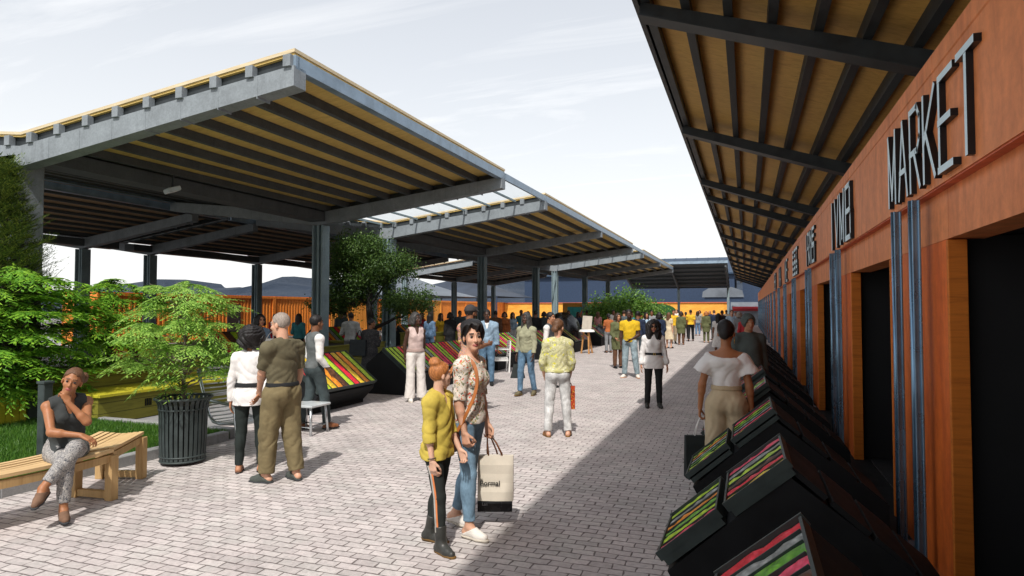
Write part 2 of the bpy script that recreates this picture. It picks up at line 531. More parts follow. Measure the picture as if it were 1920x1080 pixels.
# lawn: soil slab, grass blades, kerb
KX = -6.85
o = MB().box((-12.5, 2.3, .03), (11, 10, .10)).build('lawn', M['lawn_soil']); o['kind'] = 'structure'
kb = MB()
yy = -2.7
while yy < 7.1:
    kb.box((KX - .06, yy + .49, .055), (.12, .972, .15), bev=.012); yy += .985
xx = KX - .62
while xx > -18:
    kb.box((xx, 7.36, .055), (.972, .12, .15), bev=.012); xx -= .985
o = kb.build('kerb', M['kerb']); o['kind'] = 'structure'
def blades(n, x0, x1, y0, y1, z, hmin, hmax):
    x = nrs.uniform(x0, x1, n); y = nrs.uniform(y0, y1, n)
    h = nrs.uniform(hmin, hmax, n); a = nrs.uniform(0, 6.283, n); w = .006
    lx = nrs.normal(0, .022, n); ly = nrs.normal(0, .022, n)
    v = np.zeros((n, 3, 3), np.float32)
    v[:, 0] = np.stack([x - w * np.cos(a), y - w * np.sin(a), np.full(n, z)], 1)
    v[:, 1] = np.stack([x + w * np.cos(a), y + w * np.sin(a), np.full(n, z)], 1)
    v[:, 2] = np.stack([x + lx, y + ly, z + h], 1)
    return v.reshape(-1, 3), np.arange(n * 3).reshape(-1, 3)
gv, gf = blades(60000, -11.0, KX - .13, 3.4, 7.28, .078, .03, .085)
o = np_mesh('grass', gv, gf, M['grass_blade'], None, False); tag(o, 'short green lawn behind the low kerb', 'grass', kind='stuff')

# hills beyond the market
def ridge(y, x0, x1, hfun, n=90, depth=160):
    vs = []; fs = []
    rows = 7
    for j in range(rows):
        t = j / (rows - 1)
        for i in range(n + 1):
            x = x0 + (x1 - x0) * i / n
            h = hfun(x) * math.sin(t * math.pi / 2) ** .8
            vs.append((x + rnd.uniform(-1, 1) * 3, y + depth * t + rnd.uniform(-1, 1) * 4, -1 + h * (1 + .09 * math.sin(x * .11 + j * 1.7))))
    for j in range(rows - 1):
        for i in range(n):
            a = j * (n + 1) + i
            fs.append((a, a + 1, a + n + 2, a + n + 1))
    return vs, fs
def hh(x):
    return 18.5 + 4.0 * math.sin(x * .045 + .9) + 2.2 * math.sin(x * .11 + 1.0) + 1.2 * math.sin(x * .27) - .012 * max(0, x + 60)
vs, fs = ridge(230, -420, 160, hh)
m = MB(); m.add(vs, fs, 0, True); o = m.build('hills', M['hill']); o['kind'] = 'structure'
# ------------------------------------------------------------------ canopies
def roof_z(x, xv, zv, slope): return zv + abs(x - xv) * slope
def hsec(mb, x, y, z0, z1, w=.36, d=.34, t=.05):
    """upright H-section, flanges facing the street"""
    mb.box((x - w / 2 + t / 2, y, (z0 + z1) / 2), (t, d, z1 - z0), bev=.006)
    mb.box((x + w / 2 - t / 2, y, (z0 + z1) / 2), (t, d, z1 - z0), bev=.006)
    mb.box((x, y, (z0 + z1) / 2), (w - 2 * t, .07, z1 - z0))
    mb.box((x, y - .1, (z0 + z1) / 2), (.06, .06, z1 - z0)); mb.box((x, y + .1, (z0 + z1) / 2), (.06, .06, z1 - z0))
    mb.box((x, y, z0 + .015), (w + .16, d + .16, .03))
BEAM_H, PUR_H, DECK_H = .36, .16, .085
def canopy(name, label, group, xv, zv, wing, slope, y0, y1, cols, plym, npur=9, front_cols=(), edge=True, ph=(None, .10)):
    t = thing(name, label, 'canopy', (xv, cols[0], 0), 0, group)
    for sgn in (1, -1):
        xe = xv + sgn * wing; ze = zv + wing * slope
        pur_h = ph[0 if sgn > 0 else 1] or PUR_H; npu = npur if pur_h == PUR_H else npur - 1
        # deck: pale top layer over plywood
        for (nm, a, b, mt, ov) in (('roof_deck', 0, -.05, M['deck'], .0), ('soffit', -.052, -DECK_H, plym, -.02)):
            m = MB()
            xo = xe + sgn * ov
            m.prism([(xv, zv + b), (xo, zv + abs(xo - xv) * slope + b), (xo, zv + abs(xo - xv) * slope + a), (xv, zv + a)] if sgn > 0 else
                    [(xv, zv + b), (xv, zv + a), (xo, zv + abs(xo - xv) * slope + a), (xo, zv + abs(xo - xv) * slope + b)], y0 - .12 - ov, y1 + .12 + ov)
            m.build(nm, mt, t)
        # purlins
        first = None
        for i in range(npu):
            px = xv + sgn * (.28 + (wing - .38) * i / (npu - 1))
            pz = zv + abs(px - xv) * slope - DECK_H - pur_h / 2
            if first is None:
                m = MB(); m.box((px, (y0 + y1) / 2, pz), (.10, y1 - y0 + .16, pur_h - .004))
                first = m.build('purlin', M['purlin'], t); fp = (px, pz)
            else:
                c = first.copy(); COL.objects.link(c); adopt(c, t)
                c.location = (px - fp[0], 0, pz - fp[1])
        if edge:
            m = MB()
            m.box((xe - sgn * .03, (y0 + y1) / 2, ze - DECK_H - .10), (.06, y1 - y0 + .2, .20), bev=.004)
            m.box((xe - sgn * .09, (y0 + y1) / 2, ze - DECK_H - .19), (.12, y1 - y0 + .2, .02))
            m.build('edge_beam', M['edge_steel'], t)
        for yb in (y0 - .03, y1 + .03):
            m = MB(); pl = [(xv, zv - DECK_H - PUR_H), (xe, ze - DECK_H - PUR_H), (xe, ze - DECK_H - .004), (xv, zv - DECK_H - .004)]
            m.prism(pl if sgn > 0 else [pl[0], pl[3], pl[2], pl[1]], yb - .02, yb + .02); m.build('gap_shade_board', M['darksteel'], t)  # added dark boards put shade into the gaps above the beams
        for i in range(npur):
            px = xv + sgn * (.28 + (wing - .38) * i / (npur - 1)); pz = zv + abs(px - xv) * slope - DECK_H - PUR_H / 2
            if y0 < 20 and xv > -20: MB().box((px, y0 - .115, pz), (.13, .11, PUR_H + .01), bev=.004).build('stub', M['beam'], t)
        for yc in cols:
            m = MB()
            za = zv - DECK_H - PUR_H; zb = ze - DECK_H - PUR_H
            yb0, yb1 = yc - .13, yc + .13
            pl = [(xv, za - BEAM_H), (xe, zb - BEAM_H * .8), (xe, zb), (xv, za)]
            if sgn < 0: pl = [pl[0], pl[3], pl[2], pl[1]]
            m.prism(pl, yb0, yb1)
            # joints of the casing
            k = 1
            while k * .72 < wing:
                px = xv + sgn * k * .72; pz = zv - DECK_H - PUR_H + k * .72 * slope
                m.bar((px, yc, pz - BEAM_H * .93), (px, yc, pz - .012), .012, .268, up=(0, 1, 0))
                k += 1
            m.build('beam', M['beam'], t)
    m = MB(); m.box((xv, (y0 + y1) / 2, zv - DECK_H - PUR_H - .13), (.5, y1 - y0 - .3, .26)); m.build('valley_beam', M['purlin'], t)
    zc = zv - DECK_H - PUR_H - BEAM_H
    for yc in cols:
        m = MB()
        if yc in front_cols:
            m.box((xv - .42, yc + .12, zc / 2 + .12), (.64, .5, zc + .24), bev=.02)
            m.build('column', M['beam'], t)
        else:
            hsec(m, xv, yc, 0, zc); m.build('column', M['column'], t)
    return t
def skylight(name, label, group, xv, zv, wing, slope, y0, y1, npur=7):
    t = thing(name, label, 'skylight', (xv, (y0 + y1) / 2, zv - .4), 0, group)
    for sgn in (1, -1):
        first = None
        xs = [xv + sgn * (.28 + (wing - .38) * i / (npur - 1)) for i in range(npur)]
        for px in xs:
            pz = zv + abs(px - xv) * slope - DECK_H - PUR_H / 2 - .01
            m = MB(); m.box((px, (y0 + y1) / 2, pz + .055), (.05, y1 - y0, .055)); m.build('rafter', M['column'], t)
        for a, b in zip(xs[:-1], xs[1:]):
            m = MB()
            za = zv + abs(a - xv) * slope - .075; zb = zv + abs(b - xv) * slope - .075
            m.quad((a, y1 - .05, za), (b, y1 - .05, zb), (b, y0 + .05, zb), (a, y0 + .05, za)); m.build('glass_pane' if sgn > 0 else 'roof_board', M['glazing'] if sgn > 0 else M['ply_dark'], t)
        xe = xv + sgn * wing; ze = zv + wing * slope
        m = MB(); m.box((xe - sgn * .03, (y0 + y1) / 2, ze - DECK_H - .10), (.06, y1 - y0 - .02, .18)); m.build('edge_beam', M['edge_steel'], t)
    return t
XA, ZA, WA, SA_ = -11.6, 4.87, 5.68, .113
G1 = 'butterfly canopies along the street'
canopy('market_canopy', 'nearest butterfly canopy, its pale concrete end beam and fascia facing us', G1, XA, ZA, WA, SA_, 7.4, 15.5, [7.4, 15.5], M['ply'], front_cols=(7.4,))
canopy('market_canopy', 'second butterfly canopy along the street, beyond the wide row of skylights', G1, XA, ZA, WA, SA_, 19.3, 35.7, [19.3, 27.6, 35.7], M['ply'])
canopy('market_canopy', 'third and farthest butterfly canopy along the street, above the small green trees', G1, XA, ZA, WA, SA_, 39.7, 56.5, [39.7, 47.8, 56.5], M['ply'])
G2 = 'glazed strips between the canopies'
skylight('skylight_strip', 'wide bright skylight strip between the nearest two canopies', G2, XA, ZA, WA, SA_, 15.66, 19.14)
skylight('skylight_strip', 'thin distant skylight strip joining the second and third canopies', G2, XA, ZA, WA, SA_, 35.86, 39.54)
XB, ZB, WB = -22.6, 4.62, 5.28
G3 = 'inner row of butterfly canopies'
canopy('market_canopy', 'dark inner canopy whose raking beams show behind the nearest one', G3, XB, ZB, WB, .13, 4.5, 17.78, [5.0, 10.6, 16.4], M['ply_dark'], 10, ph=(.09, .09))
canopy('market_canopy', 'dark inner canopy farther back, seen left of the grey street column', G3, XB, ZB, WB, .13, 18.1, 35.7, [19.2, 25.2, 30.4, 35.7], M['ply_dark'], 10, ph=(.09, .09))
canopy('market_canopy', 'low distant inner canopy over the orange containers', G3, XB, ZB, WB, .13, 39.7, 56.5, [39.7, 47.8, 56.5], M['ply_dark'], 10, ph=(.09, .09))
# far cross canopy closing the street
def cross_canopy():
    t = thing('end_canopy', 'dark ribbed canopy closing the far end of the street', 'canopy', (-4.1, 64, 0))
    x0, x1, y0, y1, z0, z1 = -11.5, -1.6, 60.5, 68.5, 6.05, 4.15
    m = MB(); m.add([(x0, y0, z0), (x1, y0, z0), (x1, y1, z1), (x0, y1, z1), (x0, y0, z0 + .12), (x1, y0, z0 + .12), (x1, y1, z1 + .12), (x0, y1, z1 + .12)],
                    [(3, 2, 1, 0), (4, 5, 6, 7), (0, 1, 5, 4), (1, 2, 6, 5), (2, 3, 7, 6), (3, 0, 4, 7)])
    m.build('roof_deck', M['purlin'], t)
    for k in range(7):
        f = k / 6; y = y0 + .15 + (y1 - y0 - .3) * f; z = z0 + (z1 - z0) * f - .1
        MB().box(((x0 + x1) / 2, y, z), (x1 - x0, .14, .17)).build('purlin', M['darksteel'], t)
    for x in (x0 + .3, -6.6, x1 - .15):
        MB().bar((x, y0 + .1, z0 - .3), (x, y1 - .1, z1 - .3), .16, .3).build('beam', M['purlin'], t)
        m = MB(); m.box((x, y1 - .4, 1.98), (.24, .24, 3.96)); m.box((x, y1 - .4, .02), (.4, .4, .04)); m.build('column', M['column'], t)
    MB().box(((x0 + x1) / 2, y0 - .03, z0 + .03), (x1 - x0 + .1, .05, .24)).build('edge_beam', M['edge_steel'], t)
cross_canopy()
# canopy over the market row on the right (mono-pitch rising to the street)
RX0, RX1, RZ0, RSL = -1.0, 3.2, 5.0, .335
def rz(x): return RZ0 - (x - RX0) * RSL
def right_canopy(label, y0, y1, beams):
    t = thing('row_canopy', label, 'canopy', (2.2, y0, 0), 0, 'pitched canopies over the market row')
    m = MB(); m.prism([(RX0, rz(RX0) + .16), (RX1, rz(RX1) + .16), (RX1, rz(RX1) + .22), (RX0, rz(RX0) + .22)], y0, y1); m.build('roof_deck', M['ply_right'], t)
    n = 11; first = None
    for i in range(n):
        x = RX0 + .06 + (RX1 - RX0 - .2) * i / (n - 1); z = rz(x) + .08
        if first is None:
            first = MB().box((x, (y0 + y1) / 2, z), (.085, y1 - y0 - .01, .158)).build('purlin', M['darksteel'], t); fx, fz = x, z
        else:
            c = first.copy(); COL.objects.link(c); adopt(c, t); c.location = (x - fx, 0, z - fz)
    MB().box((RX0 - .03, (y0 + y1) / 2, rz(RX0) + .09), (.05, y1 - y0 - .004, .26)).build('edge_beam', M['darksteel'], t)
    for yb in beams:
        m = MB(); m.prism([(RX0 + .0, rz(RX0) - .13), (RX1, rz(RX1) - .21), (RX1, rz(RX1) - .002), (RX0 + .0, rz(RX0) - .002)], yb - .075, yb + .075)
        m.prism([(RX0 + .0, rz(RX0) - .15), (RX1, rz(RX1) - .23), (RX1, rz(RX1) - .212), (RX0, rz(RX0) - .132)], yb - .11, yb + .11)
        m.build('beam', M['darksteel'], t)
        x = 2.35
        MB().box((x, yb, (rz(x) + 2.7) / 2 - .14), (.16, .16, rz(x) - 2.7 - .28)).build('stub_post', M['darksteel'], t)
    return t
right_canopy('nearest run of brown plywood canopy above the MARKET letters, cut by the top edge', -7.5, 17.2, [-6.9, -2.8, 1.9, 6.6, 11.3, 16.05])
right_canopy('middle run of brown plywood canopy along the orange row', 17.23, 40.3, [18.4, 23.1, 28.0, 32.6, 37.4])
right_canopy('farthest run of brown plywood canopy along the orange row', 40.33, 74, [42.4, 47, 51.7, 56.4, 61, 66, 71])

# ------------------------------------------------------------------ orange market row on the right
UP, UY, UW = 4.05, 4.8, 1.8
def unit_proto(y0):
    t = thing('market_unit', '', 'market unit', (1.22, y0, 0), 0, 'orange market units in a row')
    P = UP
    MB().box((1.27, y0 + UW / 2, 1.15), (.10, UW - .08, 2.296)).build('wall_panel', M['panel'], t)
    for yj in (y0 + .02, y0 + UW - .02):
        MB().box((1.267, yj, 1.148), (.106, .04, 2.29), bev=.003).build('door_jamb', M['reveal'], t)
    MB().box((1.33, y0 + P / 2, 2.466), (.22, P - .006, .33)).build('lintel', M['band'], t)
    m = MB(); m.box((1.325, y0 + P / 2, 3.005), (.35, P - .003, .746)); m.box((1.323, y0 + P / 2, 3.448), (.35, P - .003, .124), bev=.006)
    m.build('sign_band', M['band'], t)
    MB().box((1.27, y0 + P / 2, 2.633 - .006), (.22, P - .003, .010)).build('band_soffit', M['band_edge'], t)
    for yp in (y0 + .45, y0 + 1.03):
        m = MB()
        m.box((1.110, yp, 1.31), (.014, .084, 2.62), bev=.004); m.box((1.150, yp, 1.31), (.014, .084, 2.62), bev=.004); m.box((1.13, yp, 1.31), (.03, .05, 2.62))
        m.tube([(1.103, yp, .02), (1.103, yp, 2.62)], .015, 10)
        m.box((1.15, yp, .01), (.15, .15, .02))
        m.build('steel_post', M['post'], t)
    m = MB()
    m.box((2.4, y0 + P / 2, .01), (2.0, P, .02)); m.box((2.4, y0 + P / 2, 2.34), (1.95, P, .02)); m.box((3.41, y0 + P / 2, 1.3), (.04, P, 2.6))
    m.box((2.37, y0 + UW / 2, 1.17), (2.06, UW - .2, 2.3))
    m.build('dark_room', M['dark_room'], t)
    MB().box((2.4, y0 + P / 2, 2.66), (1.8, P, .06)).build('roof', M['darksteel'], t)
    return t
proto = unit_proto(UY)
ULAB = {-1: 'nearest orange market unit with a tall dark doorway, cut by the right edge',
        0: 'orange market unit whose rust band carries the letters MARKET',
        1: 'orange market unit with the second dark doorway, under the next black sign'}
ORD = ['third', 'fourth', 'fifth', 'sixth', 'seventh', 'eighth', 'ninth', 'tenth', 'eleventh', 'twelfth', 'thirteenth', 'fourteenth', 'fifteenth', 'sixteenth', 'seventeenth']
for k in range(-1, 17):
    u = proto if k == 0 else copy_tree(proto)
    u.location.y = UY + UP * k
    u['label'] = ULAB.get(k) or 'narrow orange market unit receding along the row, %s unit from the large MARKET letters' % ORD[k - 2]
# letters from straight strokes in a unit box (x to the reader's right, y up)
FONT = {'M': [[(0, 0), (0, 1)], [(0, 1), (.5, .08)], [(.5, .08), (1, 1)], [(1, 1), (1, 0)]],
        'A': [[(0, 0), (.5, 1)], [(.5, 1), (1, 0)], [(.2, .34), (.8, .34)]],
        'R': [[(0, 0), (0, 1)], [(0, 1), (.75, 1), (1, .86), (1, .6), (.75, .46), (0, .46)], [(.45, .46), (1, 0)]],
        'K': [[(0, 0), (0, 1)], [(1, 1), (.08, .46)], [(.25, .56), (1, 0)]],
        'E': [[(0, 0), (0, 1)], [(0, 1), (1, 1)], [(0, .52), (.85, .52)], [(0, 0), (1, 0)]],
        'T': [[(.5, 0), (.5, 1)], [(0, 1), (1, 1)]], 'I': [[(.5, 0), (.5, 1)]],
        'W': [[(0, 1), (.25, 0)], [(.25, 0), (.5, .8)], [(.5, .8), (.75, 0)], [(.75, 0), (1, 1)]],
        'V': [[(0, 1), (.5, 0)], [(.5, 0), (1, 1)]], 'N': [[(0, 0), (0, 1)], [(0, 1), (1, 0)], [(1, 0), (1, 1)]],
        'B': [[(0, 0), (0, 1)], [(0, 1), (.9, 1), (.9, .52), (0, .52)], [(.9, .52), (1, .45), (1, 0), (0, 0)]],
        'D': [[(0, 0), (0, 1)], [(0, 1), (.7, 1), (1, .75), (1, .25), (.7, 0), (0, 0)]],
        'H': [[(0, 0), (0, 1)], [(1, 0), (1, 1)], [(0, .5), (1, .5)]],
        'O': [[(0, 0), (0, 1), (1, 1), (1, 0), (0, 0)]],
        'S': [[(1, 1), (0, 1), (0, .52), (1, .52), (1, 0), (0, 0)]],
        'L': [[(0, 1), (0, 0), (1, 0)]], 'U': [[(0, 1), (0, 0), (1, 0), (1, 1)]]}
def stroke(mb, pts, w, place, x0, x1):
    """thick 2D polyline extruded between depths x0 (front) and x1; place maps (s,t) to (y,z)"""
    for (a, b) in zip(pts[:-1], pts[1:]):
        ya, za = place(*a); yb, zb = place(*b)
        d = Vector((yb - ya, zb - za)); L = d.length
        if L < 1e-6: continue
        d /= L; nrm = Vector((-d.y, d.x)) * w / 2; e = d * w * .42
        q = [(ya - e.x + nrm.x, za - e.y + nrm.y), (yb + e.x + nrm.x, zb + e.y + nrm.y), (yb + e.x - nrm.x, zb + e.y - nrm.y), (ya - e.x - nrm.x, za - e.y - nrm.y)]
        vs = [(x0, y, z) for y, z in q] + [(x1, y, z) for y, z in q]
        area = sum(q[i][0] * q[(i + 1) % 4][1] - q[(i + 1) % 4][0] * q[i][1] for i in range(4))
        f0, f1 = (0, 1, 2, 3), (7, 6, 5, 4)
        if area > 0: f0 = (3, 2, 1, 0); f1 = (4, 5, 6, 7)
        n = len(mb.v)
        mb.add(vs, [f0, f1], 0)
        mb.m[-2] = 0; mb.m[-1] = 1
        for i in range(4):
            j = (i + 1) % 4
            mb.add([vs[i], vs[j], vs[j + 4], vs[i + 4]], [(0, 1, 2, 3)], 1)
def sign(label, yc, rows, width, z0, z1, w, depth=.034):
    t = thing('shop_sign', label, 'sign', (1.15, yc, z0), 0, 'raised letter signs on the rust band')
    nr = len(rows); hrow = (z1 - z0) / nr
    for r, word in enumerate(rows):
        zt = z1 - r * hrow; zb = zt - hrow * (.92 if nr > 1 else 1)
        pitch = width / len(word); lw = pitch * .74
        for i, ch in enumerate(word):
            ys = yc + width / 2 - i * pitch
            m = MB()
            def place(s, tt, ys=ys): return (ys - .02 - s * lw, zb + tt * (zt - zb))
            for k, pts in enumerate(FONT[ch]):
                dx = k * .0018
                stroke(m, pts, w, place, 1.148 - depth - dx, 1.1495)
            m.build('letter', [M['letter'], M['letter_side']], t)
sign('large black and pale blue letters reading MARKET', 4.93, ['MARKET'], 2.22, 2.69, 3.25, .043)
sign('second tall letter sign, dark narrow strokes above the paired blue posts', 9.0, ['IVMB'], 2.0, 2.68, 3.28, .062)
sign('third letter sign with two stacked rows of dark letters', 13.1, ['IDNE', 'IMO'], 1.9, 2.68, 3.28, .06)
sign('fourth letter sign, small and dark with two crowded rows', 17.0, ['EST', 'EEB'], 1.7, 2.68, 3.28, .07)
sign('fifth letter sign, thin dark strokes far along the band', 20.9, ['IWE'], 1.7, 2.68, 3.28, .07)
sign('sixth letter sign, barely readable strokes far along the band', 24.8, ['INA'], 1.8, 2.68, 3.28, .07)
sign('seventh letter sign, a dark smudge far along the band', 28.7, ['HEN'], 1.8, 2.68, 3.28, .07)

# ------------------------------------------------------------------ containers on the far left
def container(label, x, y0, L, mt, doors, group='orange containers behind the canopies'):
    t = thing('shipping_container', label, 'container', (x, y0 + L / 2, 0), 0, group)
    m = MB(); W, H = 2.4, 2.68
    # corrugated long side facing the street
    n = int(L / .28); prof = []
    for i in range(n):
        a = y0 + .06 + (L - .12) * i / n; s = (L - .12) / n
        prof += [(a, 0), (a + s * .35, 0), (a + s * .5, -.036), (a + s * .85, -.036)]
    prof.append((y0 + L - .06, 0))
    vs = []; fs = []
    for (y, dx) in prof: vs += [(x + dx - .02, y, .14), (x + dx - .02, y, H - .12)]
    for i in range(len(prof) - 1): fs.append((2 * i, 2 * i + 2, 2 * i + 3, 2 * i + 1))
    m.add(vs, fs)
    m.box((x - W, y0 + L / 2, H / 2), (.05, L - .05, H - .1)); m.box((x - W / 2, y0 + .06, H / 2), (W - .1, .04, H - .2)); m.box((x - W / 2, y0 + L - .06, H / 2), (W - .1, .04, H - .2))
    m.build('corrugated_wall', mt, t)
    MB().box((x - W / 2, y0 + L / 2, H - .03), (W + .02, L, .05)).build('roof', mt, t)
    m = MB()
    for z in (.08, H - .11): m.box((x - .01, y0 + L / 2, z), (.08, L - .01, .13))
    for y in (y0 + .05, y0 + L - .05): m.box((x - .012, y, H / 2), (.09, .1, H - .05))
    m.build('frame', mt, t)
    for dy in doors:
        f = MB(); f.box((x + .02, y0 + dy, 1.08), (.05, 1.05, 2.1)); fo = f.build('door', M['cont_door'], t)
        MB().box((x + .055, y0 + dy + .38, 1.05), (.03, .04, .14)).build('handle', M['alu'], fo)
    return t
CL = ['nearest orange container behind the dense shrub', 'orange container glimpsed above the potted maple', 'orange container right of the white tote carrier', 'amber container behind the first grey street column',
      'orange container under the leaning black branch', 'amber container behind the woman in the pink vest', 'orange container behind the black cap wearer', 'orange container behind the second row column', 'last orange container before the far mural wall']
for i in range(9):
    container(CL[i], -29.3, 22 + 6.15 * i, 6.1, M['cont_orange'] if i not in (3, 5) else M['cont_amber'], [1.4 + (i % 3) * 1.2] if i % 2 else [])
# far buildings
def far_wall():
    t = thing('mural_wall', 'amber end wall with a green painted ellipse behind the crowd', 'wall', (-14, 77, 0))
    MB().box((-15.6, 77, 1.27), (27.2, .3, 2.54)).build('wall', M['yellow_wall'], t)
    MB().box((-15.6, 76.95, 2.58), (27.4, .5, .08)).build('coping', M['band_edge'], t)
    m = MB(); n = 40; cx, cz = at_d(1243, 575, 79.5).x, 1.62
    poly = [(cx + 2.0 * math.cos(2 * math.pi * i / n), cz + .8 * math.sin(2 * math.pi * i / n)) for i in range(n)]
    m.prism(poly, 76.82, 76.85); m.build('painted_ellipse', M['green_paint'], t)
far_wall()
def shed(name, label, cat, x0, x1, y0, y1, h, ridge, wall_m, roof_m, axis='x'):
    t = thing(name, label, cat, ((x0 + x1) / 2, y0, 0))
    MB().box(((x0 + x1) / 2, (y0 + y1) / 2, h / 2), (x1 - x0, y1 - y0, h)).build('wall', wall_m, t)
    m = MB(); ym = (y0 + y1) / 2; o = .5
    vs = [(x0 - o, y0 - o, h - .1), (x1 + o, y0 - o, h - .1), (x1 + o, ym, ridge), (x0 - o, ym, ridge), (x1 + o, y1 + o, h - .1), (x0 - o, y1 + o, h - .1),
          (x0 - o, y0 - o, h + .1), (x1 + o, y0 - o, h + .1), (x1 + o, ym, ridge + .2), (x0 - o, ym, ridge + .2), (x1 + o, y1 + o, h + .1), (x0 - o, y1 + o, h + .1)]
    fs = [(0, 3, 2, 1), (3, 5, 4, 2), (6, 7, 8, 9), (9, 8, 10, 11), (0, 1, 7, 6), (1, 2, 8, 7), (2, 4, 10, 8), (4, 5, 11, 10), (5, 3, 9, 11), (3, 0, 6, 9)]
    m.add(vs, fs); rf = m.build('roof', roof_m, t)
    m = MB()
    k = x0
    while k < x1:
        m.bar((k, y0 - o, h + .12), (k, ym, ridge + .22), .08, .06); k += 1.6
    m.build('roof_seams', roof_m, rf)
    return t
shed('warehouse', 'long navy roofed warehouse behind the amber end wall', 'warehouse', -31, -1.5, 90, 112, 6.6, 9.4, M['navy_wall'], M['navy_roof'])
shed('warehouse', 'navy warehouse gable right of the end canopy', 'warehouse', -.5, 14, 92, 112, 6.2, 7.0, M['navy_wall'], M['navy_roof'])
t = thing('vent_cowl', 'small pale ridge vent on the navy warehouse roof', 'vent', (at_d(1360, 553, 86).x, 84.5, 0))
cx = t.location.x
m = MB(); m.prism([(cx - 2.6, 3.3), (cx + 2.4, 3.3), (cx + 2.2, 4.1), (cx + 1.0, 4.55), (cx - 1.6, 4.55), (cx - 2.5, 4.0)], 84, 87); m.build('cowl', M['grey_roof'], t)
MB().box((cx, 85.5, 1.65), (4.6, 2.6, 3.3)).build('base', M['navy_wall'], t)
t = thing('side_wall', 'grey block wall with a red awning at the end of the row', 'wall', (1.2, 76.2, 0))
MB().box((1.3, 76.4, 1.3), (6.0, .3, 2.6)).build('wall', M['grey_wall'], t)
MB().box((1.0, 75.8, 1.85), (5.0, .9, .22), Matrix.Rotation(R(-18), 3, 'X')).build('awning', M['red_awning'], t)
def marquee(label, cx, cy, w, d, h, peak, mt):
    t = thing('marquee_tent', label, 'tent', (cx, cy, 0), 0, 'peaked tents beyond the containers')
    m = MB(); n = 8
    vs = []; fs = []
    rows = [(1, h), (.72, h + (peak - h) * .22), (.4, h + (peak - h) * .55), (.03, peak)]
    for (f, z) in rows:
        for (sx, sy) in ((-1, -1), (1, -1), (1, 1), (-1, 1)): vs.append((cx + sx * w / 2 * f, cy + sy * d / 2 * f, z))
    for r in range(3):
        for k in range(4):
            k2 = (k + 1) % 4; fs.append((r * 4 + k, r * 4 + k2, r * 4 + 4 + k2, r * 4 + 4 + k))
    fs.append((12, 13, 14, 15))
    m.add(vs, fs, 0, False); m.build('roof', mt, t)
    m = MB()
    for (sx, sy) in ((-1, -1), (1, -1), (1, 1), (-1, 1)): m.box((cx + sx * (w / 2 - .1), cy + sy * (d / 2 - .1), h / 2), (.12, .12, h))
    m.build('pole_frame', M['navy_wall'], t)
marquee('pale grey peaked tent left of the paired grey columns', -35.5, 62, 12, 14, 3.2, 5.6, M['grey_roof'])
marquee('dark slate tent beside the pale grey one', -36, 80, 15, 15, 3.4, 6.3, M['slate_roof'])
# ------------------------------------------------------------------ display stalls
def goods_row(p0, p1, y0, y1, mat, parent, lump=.007, name='goods_row'):
    """a lumpy strip lying on a slope between (x,z) points p0 (low) and p1 (high)"""
    nx, ny = 9, 3
    d = Vector((p1[0] - p0[0], 0, p1[1] - p0[1])); L = d.length; d.normalize()
    n = Vector((-d.z, 0, d.x))
    if n.z < 0: n = -n
    vs = []; fs = []
    for i in range(nx + 1):
        for j in range(ny + 1):
            h = .018 + rnd.uniform(-lump, lump) * (1 if 0 < i < nx else .3) + (.007 if 0 < j < ny else -.006)
            p = Vector((p0[0], y0 + (y1 - y0) * j / ny, p0[1])) + d * (L * i / nx) + n * h
            vs.append(p)
    flip = (p1[0] < p0[0])
    for i in range(nx):
        for j in range(ny):
            a = i * (ny + 1) + j; f = (a, a + ny + 1, a + ny + 2, a + 1)
            fs.append(tuple(reversed(f)) if not flip else f)
    m = MB(); m.add(vs, fs, 0, True)
    return m.build(name, mat, parent)
def tray(p0, p1, y0, y1, parent, mat_frame, cols, wide=None):
    """inclined tray: board, rim frame, dividers and one strip of goods per compartment"""
    d = Vector((p1[0] - p0[0], 0, p1[1] - p0[1])); L = d.length; d.normalize()
    n = Vector((-d.z, 0, d.x))
    if n.z < 0: n = -n
    m = MB()
    def pt(a, y, h): return Vector((p0[0], y, p0[1])) + d * a + n * h
    ym = (y0 + y1) / 2
    m.bar(pt(-.0, ym, -.03), pt(L, ym, -.03), y1 - y0, .05, up=n)
    for y in (y0 + .007, y1 - .007): m.bar(pt(-.015, y, .010), pt(L + .015, y, .010), .014, .056, up=n)
    for a in (-.004, L + .004): m.bar(pt(a, y0 + .025, .008), pt(a, y1 - .025, .008), .014, .05, up=n)
    k = len(cols); w = (y1 - y0 - .03) / k
    for i in range(1, k): m.bar(pt(.01, y0 + .015 + w * i, .012), pt(L - .01, y0 + .015 + w * i, .012), .006, .032, up=n)
    tr = m.build('tray', mat_frame, parent)
    for i in range(k):
        a = (p0[0] + d.x * .006, p0[1] + d.z * .006); b = (p0[0] + d.x * (L - .006), p0[1] + d.z * (L - .006))
        ya = y0 + .015 + w * i
        goods_row(a, b, ya + .004, ya + w - .004, GOODS[cols[i]], tr)
